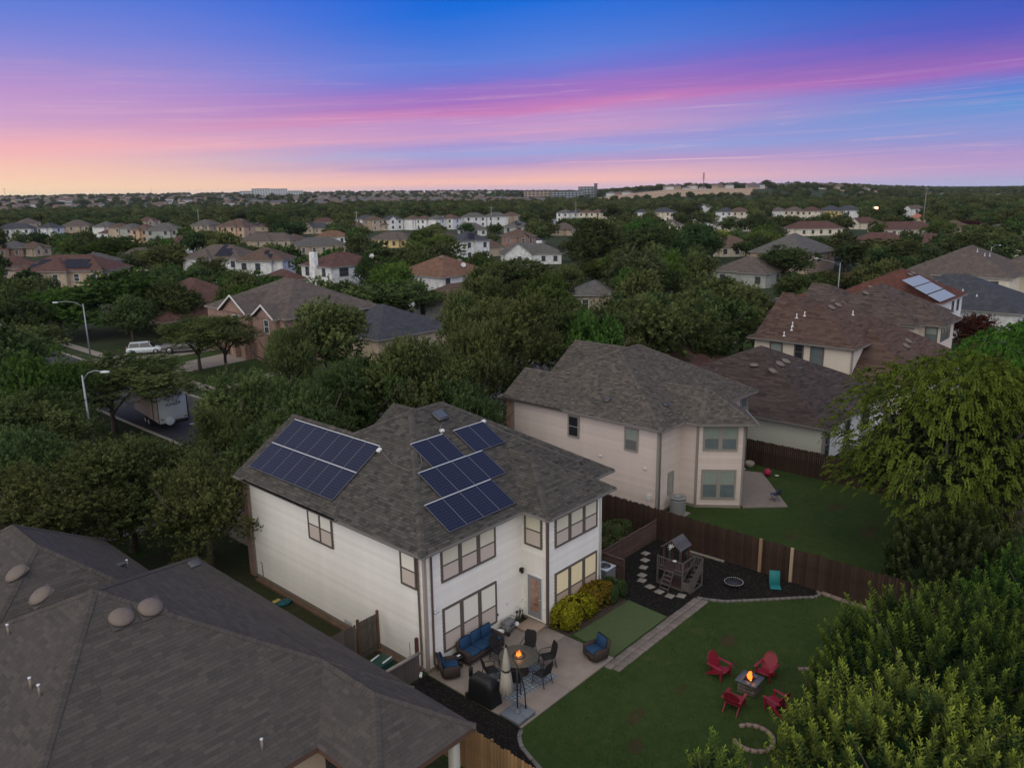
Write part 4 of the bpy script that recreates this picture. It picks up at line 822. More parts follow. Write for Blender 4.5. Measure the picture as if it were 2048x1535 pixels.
FILL=[(34.2,16.9,9.2,3.1,'bright',73,0,-1,1),(-0.6,41.6,8.9,3.3,'bright',73,2,-1,1),(0.4,57.2,9.8,4.9,'dark',73,2,-1,1),(76.7,39.6,8.1,4,'oak',73,3,0,4),(55.9,25.9,8.6,4.4,'oak',73,3,1,4),(64.8,23.7,7,3.8,'oak',73,3,2,4),(85.3,18.7,6,4.2,'oak',73,3,3,4),(2.3,68.2,7.2,4.5,'oak',16,2,0,3),(55.6,116.7,6.3,3.7,'oak',16,2,1,3),(41.8,87.1,8.1,3.9,'oak',16,2,2,3),(82.2,-8.4,5.9,4,'dark',73,3,-1,1),(57.3,54.5,6.5,4.4,'oak',73,2,0,3),(68.5,62.5,8.9,3.6,'oak',73,2,1,3),(87,76.2,7.7,3.9,'oak',73,2,2,3),(63.4,55.2,6.8,2.7,'oak',73,2,0,3),(73.7,59.8,5.9,3.4,'oak',73,2,1,3),(95.2,66.6,6.5,2.8,'oak',73,2,2,3),(23.6,83.5,7.2,3.6,'dark',16,2,-1,1),(72.8,52.1,7,3,'pale',73,2,-1,1),(39.4,81.5,6.9,4.2,'bright',16,2,-1,1),(92.4,22.2,7.5,4.7,'oak',73,3,-1,1),(89,49.8,7.1,2.8,'lime',73,3,-1,1),(100.9,56.4,7.1,3.1,'oak',73,3,0,2),(98,46.5,5.8,3.4,'oak',73,3,1,2),(18.6,108.6,7.9,4.9,'oak',11,2,-1,1),(115.7,19.4,8.3,4.2,'oak',72,3,0,2),(175.2,7,8.9,4.4,'oak',72,3,1,2),(23.6,115.9,7.6,3.4,'pale',11,0,-1,1),(105.8,52.1,9.1,3.7,'bright',73,3,-1,1),(73.7,92,7.8,3.9,'lime',16,3,-1,1),(41.6,112.9,7.7,3.2,'oak',16,2,0,2),(54.4,126.1,6.7,3.2,'oak',16,2,1,2),(80.6,90.7,8.9,5.1,'oak',16,3,-1,1),(25.5,122.6,6.3,3.8,'oak',11,0,-1,1),(113.9,51.7,8,4.6,'oak',72,2,-1,1),(75.3,99.9,7.6,3.4,'dark',16,3,0,2),(91.9,98.5,6.1,3.4,'dark',16,3,1,2),(91.9,85.4,6.8,3.2,'lime',73,2,-1,1),(108.2,65.6,8.3,3.7,'lime',73,3,-1,1),(128.8,23.5,8.8,4.6,'dark',72,3,-1,1),(121.9,75.8,6.3,3.6,'oak',72,2,0,3),(113.4,60.7,9.6,3.7,'oak',72,2,1,3),(125.5,65.1,6.8,4.3,'oak',72,2,2,3),(101.4,118,7.7,3.4,'oak',16,3,0,3),(84.7,95.4,7.4,3,'oak',16,3,1,3),(106.5,111.8,6.4,3.1,'oak',16,3,2,3),(45.8,121.7,7.5,3.1,'dark',16,2,-1,1),(108.6,71.1,6,3.9,'lime',73,1,-1,1),(98.5,92.4,7.3,3.6,'oak',16,3,-1,1),(22.3,137.4,8.4,3,'lime',11,2,-1,1),(51.4,129.8,6.8,2.7,'bright',12,3,-1,1),(164.6,42,6.7,3.4,'dark',72,3,0,2),(142.4,23.4,6.6,3.5,'dark',72,3,1,2),(105.2,97.9,6.8,2.8,'bright',16,3,-1,1),(23.2,147.5,9.2,3.1,'bright',11,2,-1,1),(153.3,11.1,7.6,4.2,'pale',72,3,-1,1),(78.7,123.9,7.2,3.7,'oak',15,3,-1,1),(129.9,72.1,6.2,2.9,'oak',72,2,0,2),(149.7,71.7,7.1,2.7,'oak',72,2,1,2),(31.3,148.2,5.8,3.7,'dark',11,2,-1,1),(134.1,68.1,8.6,3.5,'dark',72,2,-1,1),(101.7,108.7,8.9,3.7,'pale',16,3,-1,1),(105.8,104.8,5.8,3.6,'bright',16,3,-1,1),(157.4,2.5,9.2,5.2,'pale',72,3,-1,1),(154.5,21.4,7.5,3.3,'pale',72,3,-1,1),(86.9,125.1,7.7,2.9,'oak',15,3,-1,1),(139.9,68.7,6.1,4.2,'lime',72,2,-1,1),(157.6,33,7,3,'oak',72,3,0,3),(161.1,25.2,6.2,3.2,'oak',72,3,1,3),(164.2,15.5,6.5,2.7,'oak',72,3,2,3),(154.3,104.7,7.1,4.4,'oak',45,3,0,5),(170.4,116.3,9.7,4.1,'oak',45,3,1,5),(132.7,87.9,6.1,4.1,'oak',45,3,2,5),(141,87.8,5.9,4,'oak',45,3,3,5),(150.8,84,7.3,3.8,'oak',45,3,4,5),(92.8,136.2,6.9,3.8,'bright',15,3,-1,1),(30.8,165.9,8.7,3.4,'dark',10,2,-1,1),(109.8,125.9,7.7,4.4,'bright',45,2,-1,1),(116,120.9,5.8,4,'dark',45,2,-1,1),(104.8,133.3,7.9,4.6,'oak',15,3,-1,1),(84.4,166.5,6,3.9,'oak',14,3,0,3),(91.7,154.4,6.5,3.7,'oak',14,3,1,3),(87.6,146.6,7.3,4.4,'oak',14,3,2,3),(146,91.4,8.6,4.3,'dark',45,3,0,2),(172.1,108,7.2,4.5,'dark',45,3,1,2),(145,100.2,5.9,3.4,'oak',45,3,0,2),(157,99.2,5.9,2.6,'oak',45,3,1,2),(183.8,7.5,7.8,2.9,'bright',112,3,-1,1),(81.1,158,7.1,3.5,'pale',14,3,-1,1),(155.3,88.1,6,2.9,'lime',45,3,-1,1),(108.9,140.6,7.2,2.9,'pale',15,3,-1,1),(171.4,65.1,7.4,2.8,'pale',87,3,-1,1),(60.4,172.5,7,2.9,'pale',10,3,-1,1),(33.6,182.6,9.6,5.3,'oak',13,2,-1,1),(187.4,107,7,2.8,'dark',87,2,0,2),(163.7,84.4,8.1,3.2,'dark',87,2,1,2),(190.6,9.3,7.4,4.7,'dark',112,3,-1,1),(88.9,160.9,5.8,3.4,'dark',14,3,-1,1),(181.8,48.5,8.5,3.8,'pale',87,3,-1,1),(74.8,171.7,6.1,3.9,'oak',86,3,0,4),(80.9,174.3,5.9,3.8,'oak',86,3,1,4),(91.3,183.6,9.5,4,'oak',86,3,2,4),(100.5,197.9,8.5,4.4,'oak',86,3,3,4),(52.5,181.5,6.2,3.3,'oak',10,1,-1,1),(65.9,177.1,7,3.1,'oak',86,0,-1,1),(46.4,240.6,7.7,4,'oak',13,2,0,2),(33.7,190.3,8.2,3.6,'oak',13,2,1,2),(195.1,66.1,5.9,2.7,'oak',87,3,0,2),(183.6,60.7,6.5,3.1,'oak',87,3,1,2),(166.2,98.5,9.1,4.9,'oak',45,3,-1,1),(96.8,167.1,7,3.1,'oak',14,3,-1,1),(91.3,171.1,7.2,4.7,'dark',86,3,-1,1),(162.5,106.7,9.3,5.1,'dark',45,3,-1,1),(200.2,18.6,7.7,3.6,'oak',112,0,0,2),(226.7,22.7,6,3.8,'oak',112,0,1,2),(158,114.3,6.1,2.8,'dark',45,3,-1,1),(117,157,8.1,3.8,'oak',42,2,-1,1),(179.5,83.6,8.2,4.5,'oak',87,0,-1,1),(187.4,73.1,5.8,3.9,'dark',87,3,-1,1),(98.9,187.2,6.1,3.1,'oak',86,3,0,2),(99.5,173.8,6.3,3.5,'oak',86,3,1,2),(210.4,41.9,5.8,2.9,'oak',112,2,0,3),(201.8,39.3,7.8,3,'oak',112,2,1,3),(228.1,33.5,6.8,3.5,'oak',112,2,2,3),(177.2,100.2,8.2,4.8,'oak',87,2,-1,1),(75.1,189.4,7.9,4.5,'dark',86,3,-1,1),(206.9,32.4,6.7,3.8,'dark',112,2,-1,1),(186.7,87,6.1,3,'oak',87,0,0,2),(191.7,79.4,6,3.4,'oak',87,0,1,2),(56.6,199,6,3.9,'oak',13,3,-1,1),(251.2,21.6,5.9,4.2,'oak',112,3,0,2),(212.4,13.5,9.5,4.4,'oak',112,3,1,2),(197,76.1,8.1,4.5,'lime',87,3,-1,1),(180.3,107,8.3,4.3,'dark',87,2,0,2),(196.6,104.8,6,3.7,'dark',87,2,1,2),(190.2,112.9,9.3,5.2,'bright',87,2,0,2),(185.5,99.5,8.2,5,'bright',87,2,1,2),(202.7,64.2,6.3,3.4,'dark',87,3,-1,1),(214.9,35.9,6.9,3.3,'dark',112,2,-1,1),(182.8,116.4,8,4.4,'dark',46,3,-1,1),(210.9,63.7,5.9,3.8,'oak',87,3,-1,1),(83.5,204.2,7.5,3.1,'bright',86,1,-1,1),(182.9,123.1,9.4,3.2,'oak',46,3,-1,1),(62.6,213.7,8.1,3.7,'lime',13,3,-1,1),(131.9,179,7.4,2.9,'pale',17,3,-1,1),(210.3,83.7,8.4,5,'bright',87,3,-1,1),(224.6,46.4,6.8,2.9,'oak',88,2,-1,1),(195.8,115.8,7.1,3.1,'oak',87,2,0,3),(231,124.4,6.1,2.9,'oak',87,2,1,3),(236.3,120.2,6.6,3.3,'oak',87,2,2,3),(211.5,91.7,7.1,3.8,'oak',87,1,-1,1),(223.2,114,8.8,4.4,'oak',87,2,0,2),(208.3,103.8,6.5,4,'oak',87,2,1,2),(103.6,211.2,8,3.3,'oak',17,2,-1,1),(200.1,125.2,9.1,3.9,'oak',47,3,-1,1),(175.1,161.8,5.9,2.5,'oak',47,2,-1,1),(100.1,219.3,8.1,4.4,'dark',107,0,-1,1),(91.3,224.5,7.6,3,'dark',107,2,-1,1),(73.5,231.8,9.6,4.8,'dark',86,2,-1,1),(218.3,107.5,7.9,3.2,'lime',87,2,-1,1),(160.7,181.3,6.6,3.9,'bright',103,0,-1,1),(205.7,130.5,5.9,3.3,'bright',47,3,-1,1),(145.5,196.8,8.2,3.7,'lime',17,3,-1,1),(213.8,125.1,9.4,5.2,'bright',47,3,-1,1),(228.8,100.4,5.9,2.9,'oak',87,1,-1,1),(207.8,136.8,7.9,4,'bright',47,3,-1,1),(71.3,240.3,7.8,4.8,'lime',9,3,-1,1),(253.8,30.5,7.5,3.1,'oak',88,3,-1,1),(97.9,229.9,6.6,3.8,'lime',107,0,-1,1),(51.1,247.3,7.2,3.1,'oak',8,2,-1,1),(105.2,227.2,7.5,4.8,'oak',107,0,-1,1),(169.6,182.9,8,4.9,'oak',103,0,-1,1),(236.8,90.8,7.3,2.8,'pale',67,2,-1,1),(178.6,177.7,6,4.1,'pale',103,3,-1,1),(202.2,166.8,8.2,4,'oak',47,1,0,2),(196.6,158.6,9.3,3.6,'oak',47,1,1,2),(215.5,134.4,7.8,3.4,'lime',47,3,-1,1),(169.5,191.1,6.4,3.9,'pale',103,2,-1,1),(262.9,17.8,7.6,3.5,'oak',112,3,-1,1),(51.5,254.4,7.4,4,'pale',8,2,-1,1),(239.5,99,6.9,2.8,'oak',67,2,0,2),(254.6,100.7,6.6,3.2,'oak',67,2,1,2),(83.4,244.7,7.3,3.4,'pale',107,2,-1,1),(77.2,247.9,9.1,3.2,'dark',97,2,-1,1),(115.6,231.3,6.3,3.9,'oak',107,3,0,2),(124.8,246.4,6.7,4.5,'oak',107,3,1,2),(264.2,24,8.8,4.9,'oak',112,3,-1,1),(213.3,147.6,5.9,2.9,'oak',47,3,0,2),(218.9,141.7,7,3.5,'oak',47,3,1,2),(75.5,253,7.9,4.1,'dark',9,3,-1,1),(60.3,295.4,6.9,4.1,'oak',8,2,0,2),(52,260.6,7.3,3.8,'oak',8,2,1,2),(248.9,96,6.5,3.9,'oak',67,2,-1,1),(264.8,68,8.2,3.2,'lime',67,1,-1,1),(274,32.1,7.5,3.9,'oak',83,0,-1,1),(230.4,141.1,6.1,4,'pale',47,3,-1,1),(125.4,253.7,6.6,3.3,'oak',107,3,0,2),(124.8,239.6,5.9,3.4,'oak',107,3,1,2),(84,259.5,7.5,3.7,'oak',97,0,-1,1),(211.2,171.1,8.8,3.6,'oak',43,3,0,5),(224,156,6.2,4.2,'oak',43,3,1,5),(238.9,164.6,7.9,4.3,'oak',43,3,2,5),(237.9,156.1,8,4.3,'oak',43,3,3,5),(236.9,148.1,7.2,3.8,'oak',43,3,4,5),(231.9,163.3,6.3,3.2,'oak',43,3,0,2),(228,150.9,6.6,2.9,'oak',43,3,1,2),(276.3,50.5,6.5,2.8,'oak',83,2,-1,1),(282,21.5,9.7,5.4,'dark',83,3,-1,1),(281.3,31.1,6.1,2.8,'oak',83,0,-1,1),(59.9,273.9,9.4,5.1,'oak',8,0,-1,1),(186.5,205.3,5.9,3.2,'oak',41,3,0,2),(197.3,215.4,6.7,3.4,'oak',41,3,1,2),(82.7,269.5,6.7,3,'oak',9,3,-1,1),(87.2,268.8,8.6,3.2,'oak',97,0,-1,1),(187.3,210.5,6.3,3.4,'dark',41,3,-1,1),(243.1,150.1,8.5,5,'dark',43,3,-1,1),(293.8,23.8,7.8,4.6,'oak',83,3,-1,1),(288.8,54.5,7.2,3.8,'oak',83,2,0,2),(293.3,44.1,6.7,4.5,'oak',83,2,1,2),(125.7,260.8,6.9,3.8,'oak',107,1,-1,1),(60.1,286.8,9.8,4.8,'oak',8,2,-1,1),(297,35.3,7.5,3.1,'bright',83,0,-1,1),(300.8,26.1,7.9,3.5,'oak',83,3,-1,1),(124.3,270.3,6.3,3.1,'oak',107,1,-1,1),(245.3,169.5,8.9,4.4,'oak',48,3,0,2),(253.3,171.2,8,3.8,'oak',48,3,1,2),(202.5,218.9,6.9,4.2,'oak',43,2,-1,1),(256.3,157.3,7,3.1,'oak',48,3,0,2),(264.3,153.9,8,3.4,'oak',48,3,1,2),(182.1,240.4,6,4,'oak',19,3,-1,1),(126.2,276.2,8.3,3.6,'bright',107,1,-1,1),(270.7,140.4,6.8,3.5,'dark',66,2,-1,1),(304.5,59.2,8.1,3.3,'oak',68,3,-1,1),(157.9,262.2,5.8,3.2,'oak',18,1,-1,1),(97.6,293.9,5.9,3.2,'oak',97,1,-1,1),(91.1,297,7,3.4,'lime',9,3,-1,1)]
